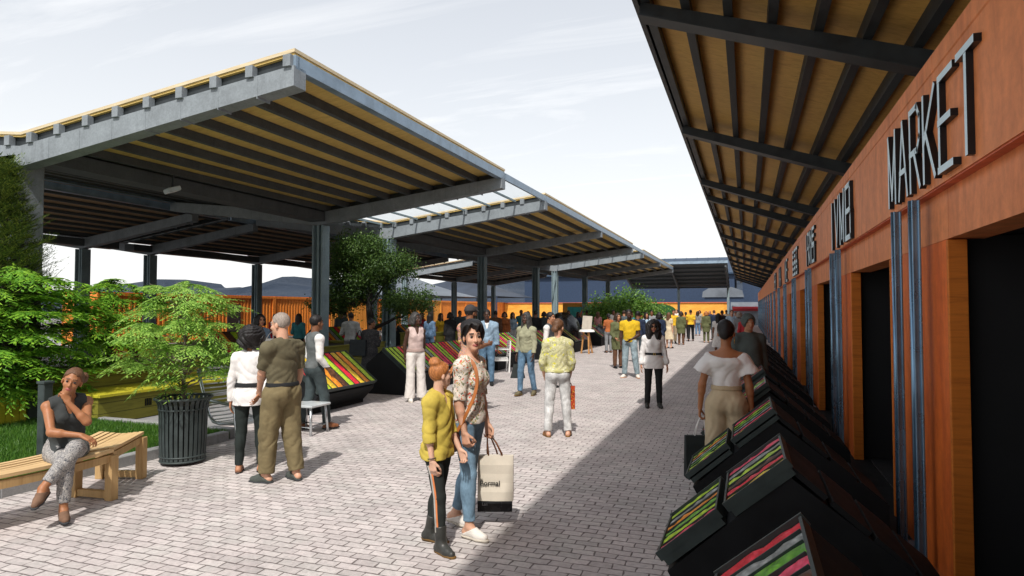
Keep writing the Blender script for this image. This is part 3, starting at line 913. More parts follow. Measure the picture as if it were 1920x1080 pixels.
def frame_stall(label, xr, zr, low, mid, back, y0, y1, seqs, group, boxy=False):
    """A-frame stall with its ridge along the street; trays on the street side. low/mid/back are (dx,dz) from the ridge"""
    t = thing('display_stall', label, 'market stall', (xr, (y0 + y1) / 2, 0), 0, group)
    sg = -1 if low[0] < 0 else 1
    L0 = (xr + low[0], zr + low[1]); Mx = (xr + mid[0], zr + mid[1]); Bk = (xr + back[0], zr + back[1])
    foot = (L0[0] - sg * .28, 0)
    poly = [(xr, zr - .06), (L0[0] - sg * .03, L0[1] - .075), (L0[0] - sg * .07, L0[1] - .15), (foot[0], max(.0, L0[1] - .36)), (foot[0], 0), (Bk[0], 0), Bk]
    if boxy: poly = [(xr, zr - .06), (L0[0], L0[1] - .07), (L0[0] - sg * .02, L0[1] - .12), (L0[0] - sg * .02, 0), (Bk[0], 0), Bk]
    if sg < 0: pass
    else: poly = list(reversed(poly))
    ar = sum(poly[i][0] * poly[(i + 1) % len(poly)][1] - poly[(i + 1) % len(poly)][0] * poly[i][1] for i in range(len(poly)))
    if ar < 0: poly = list(reversed(poly))
    m = MB(); m.prism(poly, y0 + .01, y1 - .01); m.build('cabinet', M['black'], t)
    gap = .025
    if mid[0] == 0:
        tray(L0, (xr, zr), y0, y1, t, M['frame_grey'], seqs[0])
    else:
        d = Vector((low[0] - mid[0], low[1] - mid[1])); 
        tray(L0, (Mx[0] + low[0] * .04, Mx[1] + low[1] * .04), y0, y1, t, M['frame_grey'], seqs[0])
        tray((Mx[0] - low[0] * .04, Mx[1] - low[1] * .04), (xr, zr), y0, y1, t, M['frame_grey'], seqs[1])
    # back slope boards
    m = MB(); b = Vector((Bk[0] - xr, 0, Bk[1] - zr)); bl = b.length; b.normalize(); nb = Vector((b.z, 0, -b.x))
    if nb.z < 0: nb = -nb
    k = 4
    for i in range(k):
        c0 = Vector((xr, 0, zr)) + b * (bl * (i + .06) / k) + nb * (-.01); c1 = Vector((xr, 0, zr)) + b * (bl * (i + .94) / k) + nb * (-.01)
        ym = (y0 + y1) / 2
        m.bar((c0.x, ym, c0.z), (c1.x, ym, c1.z), y1 - y0 - .03, .03, up=nb)
    m.build('back_slats', M['black'], t)
    return t
RG = 'black stepped stalls under the row canopy'
SEQ = [([4, 3, 6, 2, 3, 1], [5, 7, 4, 3, 6, 0]), ([4, 1, 3, 2, 6, 1], [5, 0, 7, 1, 6, 4]), ([4, 1, 3, 6, 2, 1], [5, 4, 6, 3, 1, 4]), ([5, 0, 1, 6, 3, 4], [5, 4, 6, 1, 3, 0])]
RL = ['nearest black stall, its red and green tray cut by the bottom edge', 'second black stall from the bottom edge, two stepped trays of striped goods',
      'black stall beside the dark shopping bag of the woman in beige trousers', 'black stall just beyond the woman in the white off shoulder blouse',
      'black stall at the feet of the grey hooded coat wearer', 'black stall past the grey hooded coat wearer']
RY = [2.05, 3.76, 5.6, 7.55, 9.2, 11.6, 13.4, 15.2, 17.0, 18.8, 20.6, 22.4]
for i, y in enumerate(RY):
    lab = RL[i] if i < len(RL) else 'small dark stall far along the orange row, %s from the bottom edge' % ORD[i - 2]
    frame_stall(lab, .203, 1.01, (-.674, -.576), (-.335, -.282), (.80, -.66), y, y + .74, SEQ[i % 4], RG)
LG = 'striped stalls along the edge of the canopies'
def seq(n, s):
    r = random.Random(s); base = [4, 1, 7, 1, 0, 2, 6, 3, 0, 5, 7, 1, 4]
    return [base[(i + s) % len(base)] if r.random() < .8 else r.randrange(8) for i in range(n)]
LST = [('wedge stall of bright red, lime and orange strips behind the man in the grey vest', -7.62, .98, (.72, -.56), (-.5, -.45), 9.2, 11.0, [0, 1, 5, 2, 7, 1, 0, 5, 2, 1]),
       ('long black stall with diagonal striped goods behind the woman in the pink vest', -7.42, .98, (.62, -.5), (-.42, -.34), 12.1, 15.9, seq(22, 1)),
       ('striped stall behind the white armchair', -7.75, 1.02, (.75, -.55), (-.45, -.4), 17.9, 20.8, seq(16, 4)),
       ('striped stall between the two standing women with their backs and faces turned', -7.55, 1.0, (.7, -.55), (-.45, -.4), 22.2, 25.0, seq(14, 7)),
       ('stall heaped under black sheeting right of the woman in the yellow jacket', -7.55, 1.02, (.7, -.55), (-.45, -.4), 26.4, 29.2, seq(14, 9)),
       ('small far stall behind the cream display board', -7.5, 1.0, (.7, -.55), (-.45, -.4), 31.5, 34.2, seq(10, 11)),
       ('smallest far stall left of the yellow shirted man', -7.4, 1.0, (.7, -.55), (-.45, -.4), 42.0, 44.6, seq(10, 2))]
for (lab, x, z, low, back, y0, y1, sq) in LST:
    frame_stall(lab, x, z, low, (0, 0), back, y0, y1, [sq], LG, boxy=y0 > 10)
ILST = [('dark inner stall with tilted stripes behind the person in the silver jacket', -14.6, 19.0, 21.5, 3), ('dark inner stall right of the black tree trunk', -13.4, 23.0, 25.5, 5),
        ('inner stall glimpsed behind the couple at the lounge chair', -14.4, 14.2, 16.6, 8), ('inner stall seen between the shrub and the potted maple', -14.2, 10.4, 12.4, 6)]
for (lab, x, y0, y1, sd) in ILST:
    frame_stall(lab, x, 1.15, (.7, -.6), (0, 0), (-.5, -.5), y0, y1, [seq(10, sd)], 'inner striped stalls in the shade')
# black sheeting heaped over a stall
def heap(label, c, r, mat, seed, name='sheet_heap', cat='tarpaulin'):
    rr = random.Random(seed); m = MB(); seg, rings = 22, 9; vs = []; fs = []
    ph = [rr.uniform(0, 6) for _ in range(6)]
    for i in range(rings + 1):
        t = i / rings
        for k in range(seg):
            a = 2 * math.pi * k / seg
            w = 1 + .16 * math.sin(3 * a + ph[0]) + .12 * math.sin(5 * a + ph[1] + 3 * t) + .09 * math.sin(9 * a + ph[2])
            rad = math.cos(t * math.pi / 2) ** .8 * w
            vs.append((c[0] + r[0] * rad * math.cos(a), c[1] + r[1] * rad * math.sin(a), c[2] + r[2] * (math.sin(t * math.pi / 2) + .05 * math.sin(4 * a + 5 * t + ph[3]))))
    for i in range(rings):
        for k in range(seg):
            k2 = (k + 1) % seg; fs.append((i * seg + k, i * seg + k2, (i + 1) * seg + k2, (i + 1) * seg + k))
    m.add(vs, fs, 0, True)
    o = m.build(name, mat); tag(o, label, cat); return o
M['tarp'] = plain('black plastic sheeting', (.012, .013, .015), .28, 0, .3, 4, .5, 7)
heap('shiny black plastic sheet bunched over a stall beside the yellow jacket woman', (-7.75, 27.6, .5), (.75, 1.1, 1.15), M['tarp'], 3)
heap('dark cloth bundle slumped on the pavement beyond the cream display board', (-7.3, 33.0, .0), (.7, 1.2, .95), M['tarp'], 8, 'cloth_bundle', 'bundle')

# ------------------------------------------------------------------ planter boxes and bench seats in olive timber
def planter(label, x0, x1, y0, y1, h, grp='olive timber planters', soil=True):
    t = thing('timber_planter', label, 'planter', ((x0 + x1) / 2, (y0 + y1) / 2, 0), 0, grp)
    m = MB(); b = .05
    m.box(((x0 + x1) / 2, y0 + b / 2, h / 2), (x1 - x0, b, h)); m.box(((x0 + x1) / 2, y1 - b / 2, h / 2), (x1 - x0, b, h))
    m.box((x0 + b / 2, (y0 + y1) / 2, h / 2), (b, y1 - y0 - 2 * b, h)); m.box((x1 - b / 2, (y0 + y1) / 2, h / 2), (b, y1 - y0 - 2 * b, h))
    m.build('plank_wall', M['olive'], t)
    m = MB()
    m.box(((x0 + x1) / 2, y0 + .04, h + .02), (x1 - x0 + .06, .12, .04)); m.box(((x0 + x1) / 2, y1 - .04, h + .02), (x1 - x0 + .06, .12, .04))
    m.box((x0 + .04, (y0 + y1) / 2, h + .02), (.12, y1 - y0 - .16, .04)); m.box((x1 - .04, (y0 + y1) / 2, h + .02), (.12, y1 - y0 - .16, .04))
    m.build('rim', M['olive'], t)
    if soil: MB().box(((x0 + x1) / 2, (y0 + y1) / 2, h - .1), (x1 - x0 - .1, y1 - y0 - .1, .1)).build('soil', M['soil'], t)
    return t
planter('olive planter around the nearest grey street column', -12.7, -10.6, 14.3, 17.4, .80)
planter('lower olive planter at the feet of the silver jacket person', -10.55, -9.3, 14.6, 17.2, .52)
planter('long olive planter behind the woman in the pink vest', -11.9, -10.7, 20.6, 26.6, .95)
planter('far olive planter wall behind the woman in the grey green sweater', -11.9, -10.7, 28.6, 34.6, .95)
# olive seat, its top coloured as sunlit, in front of a raised planter
t = thing('timber_bench_planter', 'olive timber seat, sunlight painted on its top, small vent, behind the potted maple', 'planter seat', (-9.95, 8.6, 0))
MB().box((-10.05, 8.75, .22), (.8, 2.9, .44)).build('seat_box', M['olive'], t)
MB().box((-10.03, 8.75, .465), (.92, 2.98, .05), bev=.006).build('seat_top', M['olive_lit'], t)
m = MB()
for k in range(4): m.box((-9.643, 8.15 + k * .035, .26), (.012, .018, .12))
m.build('vent', M['black'], t)
MB().box((-9.646, 8.55, .22), (.006, .02, .43)).build('joint', M['soil'], t)
MB().box((-10.9, 8.75, .42), (.85, 3.2, .84)).build('planter_back', M['olive'], t)
t = thing('planter_box', 'yellow green planter box with a dark panel at the left edge', 'planter', (-11.1, 6.75, 0))
MB().box((-11.25, 6.75, .30), (1.3, 1.1, .42)).build('plank_wall', M['olive'], t)
m = MB()
for k in range(6): m.box((-10.585, 6.27 + k * .10, .30), (.02, .09, .42))
m.build('front_boards', M['olive_lit'], t)
MB().box((-10.58, 7.07, .30), (.03, .44, .44)).build('dark_panel', M['bin'], t)
MB().box((-11.25, 6.75, .50), (1.2, 1.0, .03)).build('soil', M['soil'], t)
# dark post at the lawn edge beside the seated woman
pt = at_z(82, 862, .07) + Vector((.25, -.35, 0))
t = thing('lawn_post', 'dark square post standing in the lawn behind the seated woman', 'post', (pt.x - .25, pt.y + .35, .07))
MB().box((pt.x - .25, pt.y + .35, .52), (.11, .11, .9), bev=.008).build('post', M['bin'], t)
MB().box((pt.x - .25, pt.y + .35, .98), (.13, .13, .03), bev=.004).build('cap', M['bin'], t)

# ------------------------------------------------------------------ curved slatted bench
def curved_bench():
    t = thing('curved_bench', 'pale timber slatted bench curving in two sections along the lawn', 'bench', (-6.1, 4.3, 0))
    H = .47; W = .50
    def arc(n, P0, P1, bulge):
        P0 = Vector(P0); P1 = Vector(P1); d = P1 - P0; nn = Vector((d.y, -d.x)).normalized()
        return [P0 + d * (i / n) + nn * bulge * (1 - (2 * i / n - 1) ** 2) for i in range(n + 1)]
    def section(front, k0, dip):
        n = len(front) - 1
        nor = []
        for i in range(n + 1):
            d = (front[min(i + 1, n)] - front[max(i - 1, 0)]).normalized(); nor.append(Vector((-d.y, d.x)))
        ns = 8; w = W / ns
        for s in range(ns):
            m = MB(); vs = []; fs = []
            for i in range(n + 1):
                u = i / n
                z = H + dip * (2 * u - 1) ** 2
                a = front[i] + nor[i] * (w * s + .006); b = front[i] + nor[i] * (w * (s + 1) - .006)
                zz = .02 * math.cos((s + .5) / ns * math.pi * 2) * .5
                for (p, h) in ((a, z - .03), (b, z - .03), (b, z), (a, z)): vs.append((p.x, p.y, h + zz))
            for i in range(n):
                q = i * 4
                for (e, f) in ((0, 1), (1, 2), (2, 3), (3, 0)): fs.append((q + e, q + f, q + f + 4, q + e + 4))
            fs.append((3, 2, 1, 0)); fs.append((n * 4, n * 4 + 1, n * 4 + 2, n * 4 + 3))
            m.add([Vector(v) for v in vs], fs); m.build('slat', M['bench'], t)
        for off in (.035, W - .035):
          m = MB()
          for i in range(n):
            u = (i + .5) / n; z0 = H + dip * (2 * i / n - 1) ** 2 - .075; z1 = H + dip * (2 * (i + 1) / n - 1) ** 2 - .075
            a = front[i] + nor[i] * off; b = front[i + 1] + nor[i + 1] * off
            m.bar((a.x, a.y, z0), (b.x, b.y, z1), .04, .07)
          m.build('apron', M['bench_leg'], t)
    def legs(P, nrm, z=.43):
        a = Vector(P) + nrm * .03; b = Vector(P) + nrm * (W - .03)
        for q in (a, b): MB().box((q.x, q.y, z / 2), (.085, .085, z), Matrix.Rotation(math.atan2(nrm.y, nrm.x), 3, 'Z'), bev=.006).build('leg', M['bench_leg'], t)
        m = MB(); m.bar((a.x + nrm.x * .05, a.y + nrm.y * .05, .05), (b.x - nrm.x * .05, b.y - nrm.y * .05, .05), .05, .065); m.build('rail', M['bench_leg'], t)
    A = Vector((-5.98, 2.75)); B = at_z(213, 938); B = Vector((B.x, B.y)); Cc = at_z(272, 895); Cc = Vector((Cc.x, Cc.y)); Cc = B + (Cc - B) * .95
    f1 = arc(14, A, B, .10); f2 = arc(8, B + (Cc - B) * .02, Cc, -.05)
    section(f1, 0, .012); section(f2, 1, .03)
    n1 = (f1[-1] - f1[-2]).normalized(); n1 = Vector((-n1.y, n1.x)); n2 = (f2[-1] - f2[-2]).normalized(); n2 = Vector((-n2.y, n2.x)); n0 = (f1[1] - f1[0]).normalized(); n0 = Vector((-n0.y, n0.x))
    legs(f1[-1], n1); legs(f2[-1], n2, .45); legs(f1[1], n0)
    return f1, f2, n1
BF1, BF2, BN = curved_bench()

# ------------------------------------------------------------------ slatted bin used as a planter
bp = at_z(328, 872)
BIN = Vector((bp.x - .02, bp.y + .13, 0))
t = thing('slatted_bin', 'dark slatted metal bin holding the small maple', 'bin', BIN)
m = MB(); r0, r1, hb = .245, .275, .79
ns = 30
for k in range(ns):
    a = 2 * math.pi * k / ns; ca_, sa_ = math.cos(a), math.sin(a)
    pts = [(r0, .06), (r0 + .012, .3), (r1 - .012, .62), (r1 + .005, .72), (r1 + .035, .775)]
    for (p, q) in zip(pts[:-1], pts[1:]):
        m.bar((BIN.x + p[0] * ca_, BIN.y + p[0] * sa_, p[1]), (BIN.x + q[0] * ca_, BIN.y + q[0] * sa_, q[1] + .002), .038, .007, up=(ca_, sa_, 0))
m.build('slats', M['bin'], t)
def ring(c, r, z, rad, seg=36): return [(c.x + r * math.cos(2 * math.pi * k / seg), c.y + r * math.sin(2 * math.pi * k / seg), z) for k in range(seg)]
for (r, z, rd) in ((r1 + .038, .78, .016), (r1 - .004, .655, .009), (r0 + .004, .10, .010), (r0 + .002, .045, .012)):
    MB().tube(ring(BIN, r, z, rd), rd, 8, closed=True).build('hoop', M['bin'], t)
MB().lathe(BIN, [(.02, .03), (r0 - .02, .03), (r0 - .012, .3), (r1 - .03, .68), (r1 - .025, .70), (.0, .69)], 28).build('liner', M['black'], t)
MB().lathe(BIN, [(.0, .705), (.15, .70), (r1 - .03, .69)], 24).build('soil', M['soil'], t)

# ------------------------------------------------------------------ metal chairs
def lounge_chair():
    p = at_z(438, 846)
    view = Vector((p.x, p.y)).normalized()
    t = thing('slatted_chair', 'high backed chair of thin metal slats between the bin and the strolling couple', 'chair', (p.x, p.y, 0))
    ey = Matrix.Rotation(R(38), 3, 'Z') @ Vector((-view.x, -view.y, 0))     # the way the sitter looks
    ex = Vector((-ey.y, ey.x, 0))
    def L(x, y, z): return Vector((p.x, p.y, 0)) + ex * x + ey * y + Vector((0, 0, z))
    wd = .27
    prof = [(-.36, 1.06), (-.26, .80), (-.13, .50), (-.04, .42), (.10, .40), (.42, .43), (.47, .41)]
    for x in (-wd, wd):
        MB().tube([L(x, y, z) for y, z in prof], .020, 10).build('side_rail', M['alu'], t)
    MB().tube([L(-wd, -.36, 1.06), L(0, -.375, 1.075), L(wd, -.36, 1.06)], .020, 8).build('top_rail', M['alu'], t)
    MB().tube([L(-wd, -.235, .74), L(wd, -.235, .74)], .016, 8).build('cross_rail', M['alu'], t)
    for (a, b) in zip(prof[:-1], prof[1:]):
        d = math.hypot(b[0] - a[0], b[1] - a[1]); n = max(1, int(d / .052))
        for i in range(n):
            f = (i + .5) / n; y = a[0] + (b[0] - a[0]) * f; z = a[1] + (b[1] - a[1]) * f
            MB().tube([L(-wd + .015, y, z), L(0, y - .008, z - .008), L(wd - .015, y, z)], .0095, 6).build('slat', M['white_metal'], t)
    for x in (-wd - .02, wd + .02):
        MB().tube([L(x, -.22, .70), L(x, -.02, .68), L(x, .28, .66), L(x, .38, .60), L(x, .42, .3), L(x, .44, 0)], .020, 10).build('leg', M['alu'], t)
        MB().tube([L(x, -.16, .56), L(x, -.26, .28), L(x, -.34, 0)], .020, 10).build('leg', M['alu'], t)
lounge_chair()
def stool(u, v):
    p = at_z(u, v); t = thing('metal_stool', 'low pale metal stool beside the man in the grey vest', 'stool', (p.x, p.y, 0))
    for (x, y) in ((-.2, -.2), (.2, -.2), (.2, .2), (-.2, .2)):
        MB().tube([(p.x + x * .85, p.y + y * .85, .40), (p.x + x, p.y + y, 0)], .02, 8).build('leg', M['alu'], t)
    m = MB(); m.box((p.x, p.y, .425), (.46, .46, .035), bev=.012); m.build('seat', M['white_metal'], t)
    MB().tube([(p.x - .18, p.y - .18, .12), (p.x + .18, p.y - .18, .12), (p.x + .18, p.y + .18, .12), (p.x - .18, p.y + .18, .12)], .012, 6, closed=True).build('foot_ring', M['alu'], t)
stool(578, 812)
MB_ = MB().box((.80, 12.6, .006), (1.18, 23.0, .010)); o = MB_.build('shade_sheet', M['black']); tag(o, 'black sheet standing in for shade along the foot of the orange row', 'painted shade')  # added black sheet: deep shade on the floor beside the stalls
def armchair(label, u, v, rz_):
    p = at_z(u, v)
    t = thing('armchair', label, 'chair', (p.x, p.y, 0), 0, 'white metal armchairs')
    rot = Matrix.Rotation(rz_, 3, 'Z')
    def L(x, y, z): return Vector((p.x, p.y, 0)) + rot @ Vector((x, y, z))
    mt = M['white_paint']
    for sx in (-.29, .29):
        MB().bar(L(sx, -.25, 0), L(sx, -.25, .66), .04, .04, up=rot @ Vector((0, 1, 0))).build('leg', mt, t)
        MB().bar(L(sx, .27, 0), L(sx, .31, .88), .04, .04, up=rot @ Vector((0, 1, 0))).build('leg', mt, t)
        MB().bar(L(sx, -.28, .675), L(sx, .30, .675), .06, .03).build('armrest', mt, t)
        MB().bar(L(sx, -.22, .36), L(sx, .25, .36), .03, .05).build('side_rail', mt, t)
    m = MB()
    for k in range(7): m.bar(L(-.27, -.23 + k * .075, .41), L(.27, -.23 + k * .075, .41), .06, .02)
    m.build('seat', mt, t)
    m = MB()
    for k in range(4): m.bar(L(-.27, .285 + k * .008, .5 + k * .12), L(.27, .285 + k * .008, .5 + k * .12), .02, .07)
    m.bar(L(-.29, .315, .89), L(.29, .315, .89), .03, .05)
    m.build('backrest', mt, t)
armchair('white metal armchair with open arms in front of the striped stall', 935, 697, R(-62))
armchair('second white armchair partly hidden behind the floral blouse', 872, 704, R(-40))
M['wbeige'] = plain('cream board', (.50, .45, .38), .6, 0, .08)
p = at_z(1100, 663)
t = thing('display_easel', 'small cream display board on tan timber legs beside the black sheeting', 'easel', (p.x, p.y, 0))
rot = Matrix.Rotation(R(-25), 3, 'Z')
def E(x, y, z): return Vector((p.x, p.y, 0)) + rot @ Vector((x, y, z))
MB().bar(E(0, .0, 1.0), E(0, .08, 1.55), .40, .04, up=(0, 1, 0)).build('board', M['wbeige'], t)
m = MB(); m.lathe((p.x, p.y + .05, 0), [(.34, .90), (.30, .98), (.2, 1.0)], 14); m.build('skirt', M['white_paint'], t)
for (x, y) in ((-.2, -.1), (.2, -.1), (0, .38)): MB().bar(E(x, y, 0), E(x * .6, y * .3, .93), .06, .06, up=(0, 1, 0)).build('leg', M['tan_leg'], t)
# mural panels seen between the columns
p = at_z(1065, 640)
t = thing('mural_board', 'teal and orange painted board under the third canopy', 'mural', (p.x - 1.2, p.y + 14, 0))
q = Vector((p.x - 1.0, p.y + 14, 0))
MB().box((q.x, q.y, 1.17), (6.4, .12, 2.3)).build('board', M['yellow_wall'], t)
MB().box((q.x - 1.5, q.y - .065, 1.15), (2.6, .02, 1.7)).build('teal_patch', M['teal_paint'], t)
m = MB(); m.prism([(q.x - 2.0, .4), (q.x - 1.3, .4), (q.x - 1.45, 1.2), (q.x - 1.65, 1.8), (q.x - 1.85, 1.2)], q.y - .10, q.y - .08); m.build('flame_motif', M['salmon_paint'], t)
p = at_z(1128, 655)
t = thing('lit_panel', 'small pale orange upright board left of the far trees', 'board', (p.x, p.y + 14, 0))
MB().box((p.x - .4, p.y + 14, 1.5), (.6, .1, .95), bev=.01).build('board', M['deck'], t)
for sx in (-.22, .22): MB().box((p.x - .4 + sx, p.y + 14.08, .95), (.06, .06, 1.9)).build('leg', M['tan_leg'], t)
# flood lamp under the nearest canopy
p = at_z(323, 356, 4.24)
t = thing('flood_lamp', 'small pale flood lamp fixed under the nearest canopy', 'lamp', p)
rot = Matrix.Rotation(R(-25), 3, 'Z') @ Matrix.Rotation(R(20), 3, 'X')
MB().box(p, (.34, .24, .09), rot, bev=.015).build('housing', M['lamp_white'], t)
MB().box(p + Vector((0, -.01, -.05)), (.28, .18, .012), rot).build('lens', M['white_metal'], t)
MB().bar(p + Vector((0, 0, .04)), p + Vector((0, .02, .30)), .03, .03, up=(1, 0, 0)).build('bracket', M['darksteel'], t)
# ------------------------------------------------------------------ plants
def leaf_mesh(C, D, Nn, Ln, Wd):
    """rhombic leaves, slightly folded: centre base C, direction D, normal N, lengths, widths"""
    D = D / (np.linalg.norm(D, axis=1, keepdims=True) + 1e-9)
    S = np.cross(D, Nn); S /= (np.linalg.norm(S, axis=1, keepdims=True) + 1e-9)
    U = np.cross(S, D)
    Ln = Ln[:, None]; Wd = Wd[:, None]
    n = len(C); v = np.zeros((n, 4, 3), np.float32)
    v[:, 0] = C; v[:, 1] = C + D * Ln * .45 + S * Wd * .5 - U * Wd * .12; v[:, 2] = C + D * Ln; v[:, 3] = C + D * Ln * .45 - S * Wd * .5 - U * Wd * .12
    f = np.arange(n * 4).reshape(-1, 4)
    return v.reshape(-1, 3), f
def unit(v): return v / (np.linalg.norm(v, axis=-1, keepdims=True) + 1e-9)
def spray_leaves(origins, dirs, lens, rs, twigs=7, per=11, leaf_l=.055, leaf_w=.016, spread=55, droop=.35, up_tilt=0.0):
    """flat drooping fans of narrow leaves, as on a Japanese maple"""
    C = []; D = []; N = []; L = []; Wd = []
    for o, d, sl in zip(origins, dirs, lens):
        d = d / np.linalg.norm(d)
        upv = np.array([0, 0, 1.0]); s = np.cross(d, upv); s /= (np.linalg.norm(s) + 1e-9); nn = np.cross(s, d)
        roll = rs.normal(0, .14); nn2 = nn * math.cos(roll) + s * math.sin(roll); s2 = np.cross(d, nn2)
        for t in range(twigs):
            a = R(spread) * ((t / (twigs - 1)) * 2 - 1) + rs.normal(0, .06)
            td = d * math.cos(a) + s2 * math.sin(a)
            tl = sl * (1 - .45 * abs(a) / R(spread)) * rs.uniform(.85, 1.1)
            fr = (np.arange(per) + rs.uniform(0, 1, per)) / per
            base = o + td * (fr * tl)[:, None]
            base[:, 2] -= droop * tl * fr ** 2
            k = np.where(np.arange(per) % 2 == 0, 1, -1)
            la = k * rs.uniform(.35, .95, per)
            ld = td[None] * np.cos(la)[:, None] + np.cross(nn2, td)[None] * np.sin(la)[:, None]
            ld[:, 2] -= droop * fr * .9 + rs.uniform(0, .25, per) - up_tilt
            C.append(base); D.append(ld); N.append(np.tile(nn2, (per, 1)) + rs.normal(0, .2, (per, 3)))
            L.append(rs.uniform(.75, 1.25, per) * leaf_l); Wd.append(rs.uniform(.8, 1.2, per) * leaf_w)
    return [np.concatenate(x) for x in (C, D, N, L, Wd)]
def branch_tube(mb, a, b, r0, r1, wob, rs, n=5):
    a = np.array(a, float); b = np.array(b, float)
    pts = [a + (b - a) * i / n + (rs.normal(0, wob, 3) if 0 < i < n else 0) for i in range(n + 1)]
    mb.tube([tuple(p) for p in pts], [r0 + (r1 - r0) * i / n for i in range(n + 1)], 7)
    return pts
def maple(name, label, cat, base, z0, layers, trunk_h, rt, rs, mat, bark, spray_l=.34, leaf_l=.055, leaf_w=.016, twigs=7, per=11, core=None, group=None):
    """layers: (height, radius, number of sprays)"""
    t = thing(name, label, cat, base, 0, group)
    B = np.array([base[0], base[1], 0.0])
    mb = MB(); top = B + np.array([0, 0, trunk_h])
    branch_tube(mb, B + np.array([0, 0, z0]), top, rt, rt * .35, .012, rs, 7)
    org = []; dr = []; ln = []
    for (h, rad, n) in layers:
        for k in range(n):
            a = rs.uniform(0, 6.283); rr = rad * math.sqrt(rs.uniform(.04, 1.0))
            tip = B + np.array([math.cos(a) * rr, math.sin(a) * rr, h - .10 * rr / max(rad, .1) + rs.normal(0, .05)])
            st = B + np.array([0, 0, max(z0 + .25, h - .45 * rr - .1)])
            d = np.array([math.cos(a), math.sin(a), rs.uniform(-.25, .25)]) + rs.normal(0, .22, 3)
            org.append(tip - unit(d) * spray_l * .35); dr.append(d); ln.append(spray_l * rs.uniform(.75, 1.2))
            if k % 3 == 0: branch_tube(mb, st, tip, rt * .3, rt * .08, .03, rs, 4)
    mb.build('trunk', bark, t)
    P = spray_leaves(org, dr, ln, rs, twigs, per, leaf_l, leaf_w)
    v, f = leaf_mesh(*P)
    np_mesh('crown', v - np.array([base[0], base[1], base[2]]), f, mat, t, False)
    return t
rs1 = np.random.RandomState(21)
maple('potted_maple', 'small feathery green maple growing out of the slatted bin', 'tree', (BIN.x, BIN.y, .70), 0.0,
      [(1.10, .48, 9), (1.28, .66, 22), (1.48, .80, 40), (1.72, .74, 36), (1.95, .6, 28), (2.14, .42, 18)], 2.1, .032, rs1, M['leaf_maple'], M['bark'], .37, .062, .018, 8, 14)
# large layered shrub at the left
rs2 = np.random.RandomState(4)
def shrub(label, base, layers, h, spray_l, leaf_l, leaf_w, rs, twigs=7, per=10):
    return maple('layered_shrub', label, 'shrub', base, .3, layers, h, .06, rs, M['leaf_shrub'], M['bark_dark'], spray_l, leaf_l, leaf_w, twigs, per)
shrub('big dense layered green shrub filling the left edge', (-11.05, 6.85, .50), [(.72, 1.05, 26), (1.0, 1.25, 30), (1.3, 1.35, 34), (1.6, 1.35, 34), (1.9, 1.3, 32), (2.2, 1.15, 28), (2.45, .85, 20)], 2.35, .62, .115, .036, rs2, 8, 13)
shrub('smaller layered shrub between the big shrub and the potted maple', (-10.75, 8.3, .80), [(1.0, .7, 16), (1.35, .85, 20), (1.7, .85, 20), (2.05, .75, 18), (2.35, .5, 12)], 2.3, .52, .10, .032, rs2, 8, 12)
# conifer behind them
def conifer(label, base, h, rs, r=1.0, z_low=.8):
    t = thing('conifer', label, 'tree', base)
    B = np.array([base[0], base[1], 0.0]); mb = MB()
    branch_tube(mb, B, B + np.array([0, 0, h]), .11, .02, .02, rs, 8)
    org = []; dr = []; ln = []
    n = 430
    for k in range(n):
        f = (k + rs.uniform(0, 1)) / n; z = z_low + (h - z_low) * f
        rr = r * (1 - f) ** .75 * rs.uniform(.45, 1.05) + .05; a = rs.uniform(0, 6.283)
        tip = B + np.array([math.cos(a) * rr, math.sin(a) * rr, z])
        d = np.array([math.cos(a), math.sin(a), rs.uniform(.35, 1.2)])
        org.append(tip - unit(d) * .2); dr.append(d); ln.append(.46 * rs.uniform(.6, 1.25))
        if k % 4 == 0: branch_tube(mb, B + np.array([0, 0, z - .3 * rr]), tip, .018, .006, .02, rs, 3)
    mb.build('trunk', M['bark_dark'], t)
    P = spray_leaves(org, dr, ln, rs, 6, 13, .08, .014, 34, .0, .25)
    v, f = leaf_mesh(*P)
    np_mesh('crown', v - np.array(base), f, M['leaf_conifer'], t, False)
conifer('tall dark conifer at the left edge in front of the pale concrete column', (-11.4, 6.95, .50), 4.25, np.random.RandomState(8), .80, 1.5)
